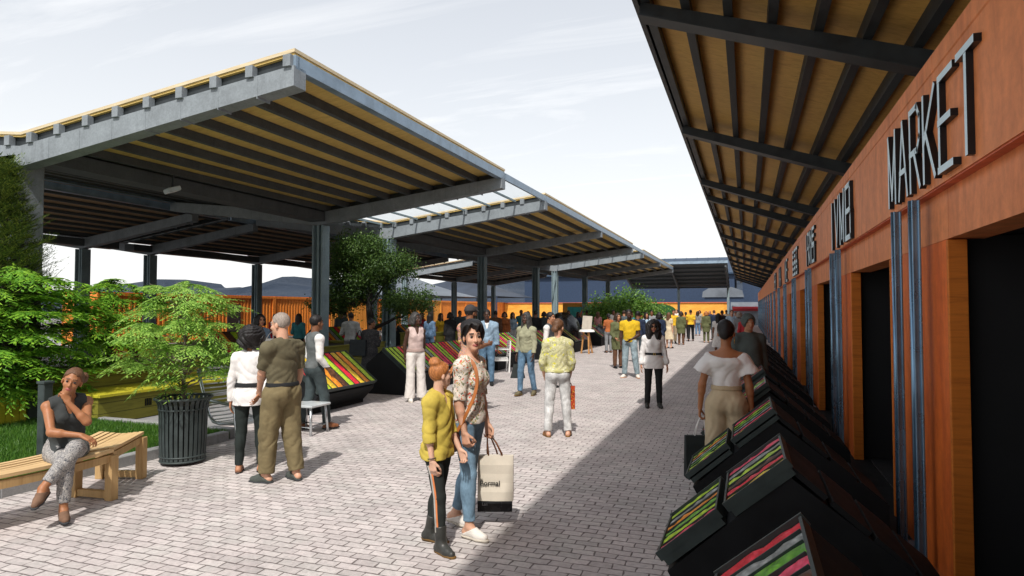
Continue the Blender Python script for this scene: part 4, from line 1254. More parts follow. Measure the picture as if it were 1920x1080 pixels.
# broadleaf trees
def broadleaf(label, base, trunk, limbs, blobs, nclu, per, leaf_l, leaf_w, rs, mat, bark, rt=.12, name='shade_tree', group=None):
    t = thing(name, label, 'tree', base, 0, group)
    B = np.array(base, float); mb = MB()
    pts = [B + np.array(p) for p in trunk]; n = len(pts)
    mb.tube([tuple(p) for p in pts], [rt * (1 - .6 * i / (n - 1)) for i in range(n)], 9)
    for (a, b, r) in limbs: branch_tube(mb, B + np.array(a), B + np.array(b), r, r * .35, .05, rs, 5)
    for (c, r) in blobs:
        for q in range(4):
            e = np.array(c) + unit(rs.normal(0, 1, 3)) * np.array(r) * .7
            branch_tube(mb, B + np.array(c) * np.array([.6, .6, .85]), B + e, rt * .22, rt * .05, .05, rs, 4)
    mb.build('trunk', bark, t)
    C = []
    vol = np.array([r[0] * r[1] * r[2] for _, r in blobs]) ** .7; vol /= vol.sum()
    for (c, r), w in zip(blobs, vol):
        k = int(nclu * w)
        d = unit(rs.normal(0, 1, (k, 3))); rad = rs.uniform(.35, 1.0, (k, 1)) ** .5
        rad *= 1 + .16 * np.sin(d[:, :1] * 7 + d[:, 2:] * 5) + rs.normal(0, .07, (k, 1))
        cc = B + np.array(c) + d * rad * np.array(r)
        C.append(cc)
    C = np.concatenate(C); k = len(C)
    P = np.repeat(C, per, 0) + rs.normal(0, leaf_l * 1.5, (k * per, 3))
    D = rs.normal(0, 1, (k * per, 3)) + np.array([0, 0, .25]); Nn = rs.normal(0, .6, (k * per, 3)) + np.array([0, 0, 1.0])
    v, f = leaf_mesh(P, D, Nn, rs.uniform(.7, 1.3, k * per) * leaf_l, rs.uniform(.7, 1.3, k * per) * leaf_w)
    np_mesh('crown', v - np.array(base), f, mat, t, False)
    return t
rs3 = np.random.RandomState(13)
tb = EYE + ray(694, 640) * 20.9
broadleaf('dark evergreen tree with a leaning black limb between the nearest two canopies', (tb.x, tb.y, 0), [(0, 0, 0), (.02, 0, 1.0), (-.05, 0, 1.9), (.05, 0, 2.9), (.0, 0, 3.7)],
          [((0, 0, 1.15), (1.35, .25, 1.75), .07), ((0, 0, .75), (-.2, .35, 1.9), .06), ((.05, 0, 2.0), (-1.2, 0, 2.7), .05), ((.0, 0, 2.0), (.95, .1, 3.0), .05)],
          [((-.45, -.1, 3.76), (1.0, .8, .5)), ((.6, .0, 3.2), (.98, .75, .46)), ((-1.0, .1, 3.0), (.8, .75, .42)), ((-.1, .0, 2.75), (.6, .6, .28)), ((-1.0, .2, 2.3), (.9, .7, .34)), ((1.35, .05, 2.08), (.88, .6, .34)), ((-1.75, .3, 1.95), (.75, .6, .28))],
          2900, 12, .085, .042, rs3, M['leaf_dark'], M['bark_dark'], .13)
for (lab, u, v, sc_, sd) in (('light green tree under the third canopy behind the yellow shirted man', -8.0, 38.0, .60, 3), ('rounder green tree right of the farthest street column', -6.6, 38.8, .68, 6), ('low leafy bush before the amber end wall', -5.9, 41.2, .5, 9)):
    b = Vector((u, v)); rr = np.random.RandomState(sd)
    broadleaf(lab, (b.x, b.y, 0), [(0, 0, 0), (.05, 0, 1.2 * sc_), (0, 0, 2.6 * sc_)], [((0, 0, 1.2 * sc_), (.9 * sc_, 0, 2.4 * sc_), .06)],
              [((0, 0, 3.2 * sc_), (1.5 * sc_, 1.4 * sc_, 1.05 * sc_)), ((-1.0 * sc_, 0, 2.4 * sc_), (1.1 * sc_, 1 * sc_, .9 * sc_)), ((1.1 * sc_, 0, 2.5 * sc_), (1.1 * sc_, 1 * sc_, .9 * sc_)), ((.2, -.3, 1.7 * sc_), (1.3 * sc_, 1 * sc_, .7 * sc_))],
              int(900 * sc_), 8, .16, .085, rr, M['leaf_far'], M['bark_dark'], .12, 'street_tree', 'green trees near the end of the street')
b = at_z(666, 655)
broadleaf('pale leafy bush behind the silver jacket person', (b.x, b.y + 3, 0), [(0, 0, 0), (0, 0, .9)], [], [((0, 0, 1.3), (.8, .7, .8)), ((.5, 0, 1.9), (.6, .6, .5))], 200, 8, .16, .07, np.random.RandomState(2), M['leaf_far'], M['bark_dark'], .06, 'leafy_bush')
# ------------------------------------------------------------------ people: one continuous surface per body, clothes as separate surfaces
def V3(*a): return np.array(a, float)
def nrm(v): v = np.asarray(v, float); return v / (np.linalg.norm(v) + 1e-12)
class Field:
    """signed distance on a regular grid, grown from primitives by smooth union"""
    def __init__(s, prims, h, pad=.05):
        lo = np.min([p['lo'] for p in prims], 0) - pad; hi = np.max([p['hi'] for p in prims], 0) + pad
        s.h = h; s.lo = lo; n = np.ceil((hi - lo) / h).astype(int) + 1
        s.ax = [lo[i] + h * np.arange(n[i]) for i in range(3)]
        s.F = np.full(n, .12, np.float32)
        for p in prims: s.union(p)
    def sl(s, lo, hi):
        r = []
        for i in range(3):
            a = max(0, int((lo[i] - s.lo[i]) / s.h)); b = min(len(s.ax[i]), int((hi[i] - s.lo[i]) / s.h) + 2)
            if b <= a: return None
            r.append(slice(a, b))
        return tuple(r)
    def pts(s, r):
        return np.meshgrid(s.ax[0][r[0]], s.ax[1][r[1]], s.ax[2][r[2]], indexing='ij', sparse=True)
    def union(s, p):
        k = p.get('k', .02); m = k + .012
        r = s.sl(p['lo'] - m, p['hi'] + m)
        if r is None: return
        d = p['f'](*s.pts(r)).astype(np.float32); a = s.F[r]
        h = np.clip(.5 + .5 * (a - d) / k, 0, 1)
        s.F[r] = a * (1 - h) + d * h - k * h * (1 - h)
    def carve(s, p, k=.006):
        r = s.sl(p['lo'] - .03, p['hi'] + .03)
        if r is None: return
        d = -p['f'](*s.pts(r)).astype(np.float32); a = s.F[r]
        h = np.clip(.5 - .5 * (a - d) / k, 0, 1)
        s.F[r] = a * (1 - h) + d * h + k * h * (1 - h)
    def cut(s, n, c):
        """remove where n.p > c"""
        X, Y, Z = np.meshgrid(*s.ax, indexing='ij', sparse=True)
        s.F = np.maximum(s.F, (n[0] * X + n[1] * Y + n[2] * Z - c).astype(np.float32))
    def cutf(s, fn):
        X, Y, Z = np.meshgrid(*s.ax, indexing='ij', sparse=True)
        s.F = np.maximum(s.F, fn(X, Y, Z).astype(np.float32))
    def wrinkle(s, amp, freq=1.0, seed=0.0, zs=1.0):
        idx = np.nonzero(np.abs(s.F) < amp * 2 + s.h * 2)
        x, y, z = (s.ax[i][idx[i]] for i in range(3))
        q = seed * 1.37
        wx = x + .03 * np.sin(23 * z + 3 * q) + .02 * np.sin(37 * y + q); wz = z * zs + .03 * np.sin(19 * x + 11 * y + q)
        m = .55 + .45 * np.sin(9 * z + 7 * x + 5 * y + q * 2)
        w = m * (1 - 2 * np.abs(np.sin(17 * freq * (wz + .6 * wx) + q))) * .8
        w += (1 - m) * (1 - 2 * np.abs(np.sin(22 * freq * (wz - .75 * wx + .5 * y) + 2 * q))) * .7
        w += np.sin(71 * freq * (wx + .6 * y) + 3 * np.sin(19 * freq * z + q)) * .15
        s.F[idx] += (amp * w).astype(np.float32)
    def mesh(s):
        F = s.F; F[0] = F[-1] = .1; F[:, 0] = F[:, -1] = .1; F[:, :, 0] = F[:, :, -1] = .1
        I = F < 0
        nx, ny, nz = F.shape
        cnt = np.zeros((nx - 1, ny - 1, nz - 1), np.uint8)
        for a in (0, 1):
            for b in (0, 1):
                for c in (0, 1): cnt += I[a:nx - 1 + a, b:ny - 1 + b, c:nz - 1 + c]
        act = (cnt > 0) & (cnt < 8)
        ci = np.stack(np.nonzero(act), 1)
        if len(ci) == 0: return np.zeros((0, 3)), np.zeros((0, 4), int)
        idm = np.full(act.shape, -1, np.int32); idm[act] = np.arange(len(ci))
        acc = np.zeros((len(ci), 3)); num = np.zeros(len(ci))
        cor = [(a, b, c) for a in (0, 1) for b in (0, 1) for c in (0, 1)]
        val = {q: F[ci[:, 0] + q[0], ci[:, 1] + q[1], ci[:, 2] + q[2]].astype(float) for q in cor}
        for q in cor:
            for ax in range(3):
                if q[ax]: continue
                q2 = list(q); q2[ax] = 1; q2 = tuple(q2)
                a, b = val[q], val[q2]; m = (a < 0) != (b < 0)
                t = np.where(m, a / np.where(m, a - b, 1), 0)
                for k in range(3): acc[:, k] += np.where(m, q[k] + (t if k == ax else 0), 0)
                num += m
        P = s.lo + s.h * (ci + acc / num[:, None])
        quads = []
        for ax in range(3):
            sh = [slice(None)] * 3; sh2 = [slice(None)] * 3
            sh[ax] = slice(0, -1); sh2[ax] = slice(1, None)
            A = I[tuple(sh)]; B = I[tuple(sh2)]
            b1, b2 = [(1, 2), (2, 0), (0, 1)][ax]
            e = np.stack(np.nonzero(A != B), 1)
            e = e[(e[:, b1] > 0) & (e[:, b2] > 0) & (e[:, b1] < F.shape[b1] - 1) & (e[:, b2] < F.shape[b2] - 1)]
            st = A[e[:, 0], e[:, 1], e[:, 2]]
            def cid(d1, d2):
                c = e.copy(); c[:, b1] += d1; c[:, b2] += d2
                return idm[c[:, 0], c[:, 1], c[:, 2]]
            q = np.stack([cid(-1, -1), cid(0, -1), cid(0, 0), cid(-1, 0)], 1)
            q[~st] = q[~st][:, ::-1]
            quads.append(q)
        return P, np.concatenate(quads)
def rcone(a, b, ra, rb, k=.02, flat_b=False, flat_a=False, sq=None, tag=''):
    a = np.asarray(a, float); b = np.asarray(b, float); d = b - a; L2 = float(d @ d) + 1e-12; dn = d / math.sqrt(L2)
    rm = max(ra, rb)
    def f(X, Y, Z):
        px, py, pz = X - a[0], Y - a[1], Z - a[2]
        t0 = (px * d[0] + py * d[1] + pz * d[2]) / L2
        t = np.clip(t0, 0, 1)
        r = np.sqrt((px - t * d[0]) ** 2 + (py - t * d[1]) ** 2 + (pz - t * d[2]) ** 2) - (ra + t * (rb - ra))
        if flat_b: r = np.maximum(r, (t0 - 1) * math.sqrt(L2))
        if flat_a: r = np.maximum(r, -t0 * math.sqrt(L2))
        return r
    return dict(f=f, lo=np.minimum(a, b) - rm, hi=np.maximum(a, b) + rm, k=k, tag=tag, typ='c', a=a, b=b, ra=ra, rb=rb)
def ell(c, r, Rm=None, k=.03, tag=''):
    c = np.asarray(c, float); r = np.asarray(r, float); Rm = np.eye(3) if Rm is None else Rm
    def f(X, Y, Z):
        px, py, pz = X - c[0], Y - c[1], Z - c[2]
        q = [(Rm[0, i] * px + Rm[1, i] * py + Rm[2, i] * pz) / r[i] for i in range(3)]
        k0 = np.sqrt(q[0] ** 2 + q[1] ** 2 + q[2] ** 2)
        k1 = np.sqrt((q[0] / r[0]) ** 2 + (q[1] / r[1]) ** 2 + (q[2] / r[2]) ** 2) + 1e-9
        return k0 * (k0 - 1) / k1
    ext = np.sqrt(((Rm * r) ** 2).sum(1))
    return dict(f=f, lo=c - ext, hi=c + ext, k=k, tag=tag, typ='e', c=c, r=r, R=Rm)
def basis(fwd, up):
    up = nrm(up); r = nrm(np.cross(fwd, up)); f = np.cross(up, r)
    return np.stack([r, f, up], 1)     # columns: right, forward, up
def rotz(a): c, s = math.cos(a), math.sin(a); return np.array([[c, -s, 0], [s, c, 0], [0, 0, 1.0]])
def rotx(a): c, s = math.cos(a), math.sin(a); return np.array([[1, 0, 0], [0, c, -s], [0, s, c]])
def roty(a): c, s = math.cos(a), math.sin(a); return np.array([[c, 0, s], [0, 1, 0], [-s, 0, c]])

class Figure:
    """skeleton in the person's own frame: x right, y forward, z up; feet on z = 0"""
    def __init__(s, H=1.7, sex='f', build=1.0, lean=(0, 0), twist=0, head=(0, 0, 0), ra=None, la=None, rl=None, ll=None, hands=(None, None), seat=None, neck_fwd=.0, bust=1.0):
        k = H / 1.735; s.k = k; s.H = H; s.sex = sex; s.bust = bust; f = sex == 'f'
        s.sh = (.160 if f else .185) * (.5 + .5 * build); s.b = build
        T = roty(R(lean[1])) @ rotx(-R(lean[0]))
        s.T = T; s.Tu = T @ rotz(R(twist))
        s.pel = V3(0, 0, .92 * k)
        def tp(x, y, z, up=False): return s.pel + (s.Tu if up else T) @ (V3(x, y, z) * k)
        s.tp = tp
        rl = rl or dict(); ll = ll or dict(); ra = ra or dict(); la = la or dict()
        s.leg = {}
        for sd, sg, sp in (('r', 1, rl), ('l', -1, ll)):
            hip = tp(sg * .088, 0, -.01)
            th = nrm(sp.get('th', (sg * .03, .02, -1))); shn = nrm(sp.get('sh', (sg * .01, -.03, -1)))
            kn = hip + th * .425 * k; an = kn + shn * .41 * k
            fy = R(sp.get('foot', 8)) * -sg; fp = R(sp.get('pitch', 0))
            Fm = rotz(fy) @ rotx(fp)
            s.leg[sd] = dict(hip=hip, kn=kn, an=an, F=Fm, heel=an + Fm @ (V3(0, -.035, -.05) * k), ball=an + Fm @ (V3(0, .095, -.062) * k), toe=an + Fm @ (V3(0, .155, -.066) * k))
        if seat is None:
            low = min(min((l['an'] + l['F'] @ (V3(0, y, -.092) * k))[2] for y in (-.06, .17)) for l in s.leg.values())
            dz = -low
        else: dz = seat - s.pel[2]
        s.pel = s.pel + V3(0, 0, dz)
        for l in s.leg.values():
            for q in ('hip', 'kn', 'an', 'heel', 'ball', 'toe'): l[q] = l[q] + V3(0, 0, dz)
        s.neck = tp(0, -.012, .52, True)
        Hm = s.Tu @ rotz(R(head[0])) @ rotx(R(head[1])) @ roty(R(head[2]))
        s.Hm = Hm
        s.hc = s.neck + s.Tu @ (V3(0, .02 + neck_fwd, .075) * k) + Hm @ (V3(0, .012, .095) * k)
        s.arm = {}
        for sd, sg, sp, hd in (('r', 1, ra, hands[0]), ('l', -1, la, hands[1])):
            sh = tp(sg * s.sh, -.012, .442, True)
            if 'el' in sp: el = s.pel * 0 + np.asarray(sp['el'])
            u = nrm(sp.get('up', (sg * .14, -.04, -1))); fo = nrm(sp.get('fo', (sg * .05, .12, -1)))
            el = sh + u * .285 * k; wr = el + fo * .245 * k
            if 'ik' in sp:
                tg = sp['ik'](s) if callable(sp['ik']) else np.asarray(sp['ik'], float)
                dv = tg - sh; D = min(float(np.linalg.norm(dv)), .525 * k); dv = nrm(dv); L1, L2 = .285 * k, .245 * k
                ca_ = (L1 * L1 + D * D - L2 * L2) / (2 * L1 * D); ca_ = max(-1, min(1, ca_)); pole = np.asarray(sp.get('pole', (sg * .3, -.3, -1)), float)
                pole = nrm(pole - dv * (pole @ dv)); el = sh + dv * L1 * ca_ + pole * L1 * math.sqrt(1 - ca_ * ca_); wr = sh + dv * D; fo = nrm(wr - el)
            hd = hd or {}
            dirn = nrm(hd.get('dir', fo)); pal = np.asarray(hd.get('palm', (-sg, .15, 0)), float)
            pal = nrm(pal - dirn * (pal @ dirn))
            s.arm[sd] = dict(sh=sh, el=el, wr=wr, d=dirn, pal=pal, sg=sg, curl=hd.get('curl', .35), thumb=hd.get('thumb', .5))
        s.grip = {sd: a['wr'] + a['d'] * .085 * k + a['pal'] * .025 * k for sd, a in s.arm.items()}
    def H2(s, x, y, z): return s.hc + s.Hm @ (V3(x, y, z) * s.k)
    def body(s):
        k = s.k; f = s.sex == 'f'; b = s.b; P = []
        A = P.append; tp = s.tp
        A(ell(tp(0, -.012, .03), V3((.160 if f else .15) * b, .11 * b, .125) * k, s.T, .03, 'pelvis'))
        for sg in (1, -1): A(ell(tp(sg * .072, -.062, -.02), V3(.082 * b, .078 * b, .092) * k, s.T, .03, 'glute'))
        A(ell(tp(0, -.002, .19), V3((.122 if f else .14) * b, .092 * b, .16) * k, s.T, .04, 'belly'))
        A(ell(tp(0, -.008, .36, True), V3((.140 if f else .165) * (.4 + .6 * b), .104 * (.4 + .6 * b), .175) * k, s.Tu, .04, 'chest'))
        if f and s.bust:
            for sg in (1, -1): A(ell(tp(sg * .064, .072, .335, True), V3(.058, .046 * s.bust, .06) * k, s.Tu, .035, 'bust'))
        for sg, sd in ((1, 'r'), (-1, 'l')):
            a = s.arm[sd]
            A(rcone(tp(sg * .035, -.020, .485, True), a['sh'] + V3(0, 0, .002), .042 * k, (.047 if f else .053) * k, .035, tag='shoulder_' + sd))
            u1, u2, f2 = (.044, .035, .0235) if f else (.052, .042, .028)
            A(rcone(a['sh'], a['el'], u1 * k, u2 * k, .03, tag='uarm_' + sd))
            mid = a['el'] + (a['wr'] - a['el']) * .28
            A(rcone(a['el'], a['wr'], u2 * k, f2 * k, .02, tag='farm_' + sd))
            A(rcone(a['el'], mid, u2 * k * .9, u2 * 1.08 * k, .02, tag='farm_' + sd))
            s.hand(P, a, k)
            l = s.leg[sd]
            A(rcone(l['hip'] + s.T @ V3(sg * .008, 0, -.03), l['kn'], (.087 if f else .086) * b * k, .054 * k, .035, tag='thigh_' + sd))
            A(rcone(l['kn'], l['an'], .052 * k, .034 * k, .02, tag='shin_' + sd))
            sd_ = nrm(l['an'] - l['kn']); bk = nrm(-l['F'][:, 1] - sd_ * (-l['F'][:, 1] @ sd_))
            A(ell(l['kn'] + sd_ * .13 * k + bk * .018 * k, V3(.05, .05, .11) * k, basis(-bk, -sd_), .025, 'calf_' + sd))
            A(rcone(l['an'], l['heel'], .033 * k, .03 * k, .015, tag='foot_' + sd))
            A(rcone(l['an'] + l['F'] @ V3(0, .02, -.02) * 1, l['ball'], .036 * k, .03 * k, .02, tag='foot_' + sd))
            A(rcone(l['heel'], l['ball'], .030 * k, .032 * k, .015, tag='foot_' + sd))
            A(rcone(l['ball'], l['toe'], .034 * k, .022 * k, .012, tag='foot_' + sd))
        A(rcone(s.neck - s.Tu @ V3(0, 0, .03), s.H2(0, -.018, -.06), (.052 if f else .062) * k, (.047 if f else .057) * k, .025, tag='neck'))
        Hm = s.Hm; j = .95 if f else 1.05
        A(ell(s.H2(0, -.012, .03), V3(.074, .094, .092) * k, Hm, .02, 'skull'))
        A(ell(s.H2(0, .022, -.045), V3(.057 * j, .068, .078) * k, Hm, .02, 'face'))
        A(ell(s.H2(0, .060, -.098), V3(.026 * j, .026, .02) * k, Hm, .025, 'chin'))
        for sg in (1, -1):
            A(ell(s.H2(sg * .036, .058, -.032), V3(.024, .022, .022) * k, Hm, .02, 'cheek'))
            A(ell(s.H2(sg * .076, -.004, -.014), V3(.010, .019, .031) * k, Hm @ rotz(-sg * .35), .006, 'ear'))
        A(rcone(s.H2(-.034, .078, .022), s.H2(.034, .078, .022), .011 * k, .011 * k, .018, tag='brow'))
        A(rcone(s.H2(0, .086, .004), s.H2(0, .104, -.036), .007 * k, .0115 * k, .010, tag='nose'))
        for sg in (1, -1): A(ell(s.H2(sg * .010, .096, -.038), V3(.008, .009, .007) * k, Hm, .006, 'nose'))
        A(ell(s.H2(0, .086, -.064), V3(.021, .010, .0055) * k, Hm, .004, 'lip'))
        A(ell(s.H2(0, .085, -.074), V3(.018, .011, .0065) * k, Hm, .004, 'lip'))
        return P
    def hand(s, P, a, k):
        sg = a['sg']; d = a['d']; n = a['pal']; lat = np.cross(d, n) * 1.0
        # lateral axis pointing towards the thumb side
        th = lat if sg > 0 else -lat
        s.thumbside = th
        wr = a['wr']; A = P.append
        kn = []
        for i in range(4):
            off = (1.5 - i) * .0195
            kp = wr + (d * (.088 - .004 * abs(i - 1)) + th * off) * k
            A(rcone(wr + (d * .012 + th * off * .55) * k, kp, .0135 * k, .0105 * k, .010, tag='hand'))
            kn.append(kp)
        c = a['curl']
        for i, kp in enumerate(kn):
            L = (.92, 1.0, .95, .76)[i]; p = kp; ang = 0; r0 = (.0088, .009, .0086, .0076)[i]
            sp = th * (1.5 - i) * .05
            for j, sl in enumerate((.042, .027, .021)):
                ang += c * (.75, 1.0, .75)[j] * (1 + .08 * (i - 1.5))
                q = p + nrm(d * math.cos(ang) + n * math.sin(ang) + sp) * sl * L * k
                A(rcone(p, q, r0 * k * (1 - .08 * j), r0 * k * (.93 - .08 * j), .0035, tag='hand'))
                p = q
        b0 = wr + (d * .022 + th * .024 + n * .006) * k
        t1 = b0 + nrm(d * .75 + th * .62 + n * a['thumb'] * .6) * .042 * k
        t2 = t1 + nrm(d * .95 + th * .12 + n * (.2 + a['thumb'] * .7)) * .032 * k
        t3 = t2 + nrm(d * .95 - th * .05 + n * (.3 + a['thumb'] * .8)) * .024 * k
        A(rcone(wr + (d * .01 + th * .012) * k, b0, .015 * k, .0145 * k, .010, tag='hand'))
        A(rcone(b0, t1, .0140 * k, .0108 * k, .006, tag='hand')); A(rcone(t1, t2, .0104 * k, .0094 * k, .004, tag='hand')); A(rcone(t2, t3, .0094 * k, .0074 * k, .004, tag='hand'))

def grow(p, g, k=None):
    if p['typ'] == 'c': return rcone(p['a'], p['b'], p['ra'] + g, p['rb'] + g, k or p['k'], tag=p['tag'])
    return ell(p['c'], p['r'] + g, p['R'], k or p['k'], p['tag'])
def pick(P, *names): return [p for p in P if any(p['tag'].startswith(n) for n in names)]
def lerp(a, b, t): return a + (b - a) * t
SLEEVES = ('r', 'l')
def g_top(F, P, h, g=.014, sleeve=2.0, hem=.02, neck='round', amp=.004, loose=.0, cuff=None, seed=1., flare=0., bulge=0., sl_g=None):
    """shirt, blouse or jacket. sleeve: 0 none, 1 elbow, 2 wrist; hem: height of the hem above the hip joint"""
    k = F.k; Q = [grow(p, g) for p in pick(P, 'chest', 'belly', 'bust', 'shoulder', 'pelvis')]
    if hem < -.05: Q += [grow(rcone(p['a'], lerp(p['a'], p['b'], .5), p['ra'], lerp(p['ra'], p['rb'], .5), .03), g * 1.25) for p in pick(P, 'thigh')]
    if hem < .04: Q += [grow(p, g * .9) for p in pick(P, 'glute')]
    sg_ = g if sl_g is None else sl_g
    if loose: Q.append(ell(F.tp(0, .0, .2), V3(.13 * F.b + loose, .10 * F.b + loose, .22) * k, F.T, .05, 'loose'))
    if flare:
        Q.append(rcone(F.tp(0, -.01, .2), F.tp(0, -.012, hem - .02), .10 * k * F.b, (.135 + flare) * k * F.b, .04, tag='flare'))
        for sx in (-1, 1): Q.append(rcone(F.tp(sx * .03, -.01, .2), F.tp(sx * .06, -.012, hem - .02), .085 * k * F.b, (.105 + flare) * k * F.b, .04, tag='flare'))
    for sd in SLEEVES:
        a = F.arm[sd]
        Q.append(grow(pick(P, 'shoulder_' + sd)[0], g))
        if sleeve > 0:
            up = pick(P, 'uarm_' + sd)[0]; t = min(1, sleeve)
            Q.append(rcone(a['sh'], lerp(a['sh'], a['el'], t), up['ra'] + sg_, lerp(up['ra'], up['rb'], t) + sg_, .025, flat_b=sleeve < 1))
        if sleeve > 1:
            fa = pick(P, 'farm_' + sd)[0]; t = min(1, sleeve - 1)
            re = lerp(fa['ra'], fa['rb'], t) + (sg_ if cuff is None else cuff)
            Q.append(rcone(a['el'], lerp(a['el'], a['wr'], t), fa['ra'] + sg_, re, .015, flat_b=True))
            if bulge: Q.append(ell(lerp(a['el'], a['wr'], t - .14), V3(bulge, bulge, bulge * 1.2), None, .03))
    S = Field(Q, h)
    up = F.T[:, 2]; S.cut(-up, float(-up @ F.tp(0, 0, hem)))
    if sleeve == 0:
        for sd, sg in (('r', 1), ('l', -1)):
            ax = F.Tu[:, 0] * sg
            S.cut(ax, float(ax @ F.arm[sd]['sh']) - .014)
    # neck opening
    nk = F.neck
    if neck == 'round': S.carve(ell(F.tp(0, .0, .525, True), V3(.068, .075, .055) * k, F.Tu, .01))
    elif neck == 'v':
        S.carve(ell(F.tp(0, .0, .535, True), V3(.066, .07, .05) * k, F.Tu, .01)); S.carve(rcone(F.tp(0, .06, .52, True), F.tp(0, .12, .37, True), .05 * k, .012 * k))
    elif neck == 'boat':
        S.carve(ell(F.tp(0, -.02, .535, True), V3(.17, .15, .095) * k, F.Tu, .01))
    elif neck == 'scoop':
        S.carve(ell(F.tp(0, .02, .54, True), V3(.09, .11, .085) * k, F.Tu, .01))
    elif neck == 'high':
        S2 = rcone(F.neck - F.Tu @ V3(0, 0, .03), F.H2(0, -.015, -.085), .066 * k, .060 * k, .02, flat_b=True); S.union(S2)
    if amp: S.wrinkle(amp, 1.5, seed)
    return S
def g_trousers(F, P, h, g=.012, knee=.068, hemr=.055, length=1.0, waist=.13, amp=.004, seed=2., thigh=.0):
    k = F.k; Q = [grow(p, g) for p in pick(P, 'pelvis', 'glute')]
    Q += [grow(p, g * .8) for p in pick(P, 'belly')]
    for sd in SLEEVES:
        l = F.leg[sd]; th = pick(P, 'thigh_' + sd)[0]
        Q.append(rcone(th['a'], l['kn'], th['ra'] + g + thigh, knee * k, .035))
        Q.append(rcone(l['kn'], lerp(l['kn'], l['an'], length), knee * k, hemr * k, .02, flat_b=True))
        if length > .4 and knee < .075: Q.append(grow(pick(P, 'calf_' + sd)[0], g * .7))
    S = Field(Q, h)
    up = F.T[:, 2]; c0 = float(up @ F.tp(0, 0, waist)); fw = F.T[:, 1]; c1 = float(fw @ F.tp(0, .15, 0))
    S.cutf(lambda X, Y, Z: np.minimum(up[0] * X + up[1] * Y + up[2] * Z - c0, c1 - (fw[0] * X + fw[1] * Y + fw[2] * Z)))
    if amp: S.wrinkle(amp, 1.5, seed, .45)
    return S
def g_skirt(F, P, h, g=.015, hem=-.45, hemr=.2, waist=.14, amp=.004, seed=3.):
    k = F.k; Q = [grow(p, g) for p in pick(P, 'pelvis', 'glute', 'belly')]
    kn = (F.leg['r']['kn'] + F.leg['l']['kn']) / 2
    for sx in (-1, 0, 1):
        Q.append(rcone(F.tp(sx * .05, -.02, -.02), F.tp(sx * hemr * .4, -.0, hem), .115 * k * F.b, hemr * .7 * k, .05, flat_b=True))
    S = Field(Q, h); up = F.T[:, 2]; S.cut(up, float(up @ F.tp(0, 0, waist))); S.cut(-up, float(-up @ F.tp(0, 0, hem)))
    if amp: S.wrinkle(amp, .9, seed, .25)
    return S
def g_shoes(F, P, h, g=.007, top=.0, heel=0.):
    """both shoes; top: how far up the shin a boot reaches (m)"""
    out = []
    for sd in SLEEVES:
        l = F.leg[sd]; k = F.k; Fm = l['F']
        Q = [grow(p, g) for p in pick(P, 'foot_' + sd)]
        if top > 0:
            ud = nrm(l['kn'] - l['an']); Q.append(rcone(l['an'], l['an'] + ud * top, .037 * k + g, .045 * k + g, .02, flat_b=True))
        S = Field(Q, h)
        up = Fm[:, 2]; S.cut(-up, float(-up @ (l['an'] + Fm @ V3(0, 0, -.096 * k))))
        if top <= 0:
            S.cut(nrm(up * 1.0 - Fm[:, 1] * .55), float(nrm(up - Fm[:, 1] * .55) @ (l['an'] + Fm @ V3(0, .03, -.022 * k))))
        # sole
        s0 = Field([rcone(l['heel'] + Fm @ V3(0, -.006, -.020 * k), l['ball'] + Fm @ V3(0, 0, -.015 * k), (.03 + g) * k, (.037 + g) * k, .01), rcone(l['ball'] + Fm @ V3(0, 0, -.015 * k), l['toe'] + Fm @ V3(0, .012, -.012 * k), (.037 + g) * k, (.024 + g) * k, .01)], h)
        c = l['an'] + Fm @ V3(0, 0, -.098 * k); s0.cut(-up, float(-up @ c)); s0.cut(up, float(up @ c) + .021)
        out.append((S, s0))
    return out
def g_belt(F, P, h, z0=.10, z1=.135, g=.02):
    g += .006
    S = Field([grow(p, g) for p in pick(P, 'pelvis', 'belly')], h)
    up = F.T[:, 2]; S.cut(up, float(up @ F.tp(0, 0, z1))); S.cut(-up, float(-up @ F.tp(0, 0, z0)))
    return S
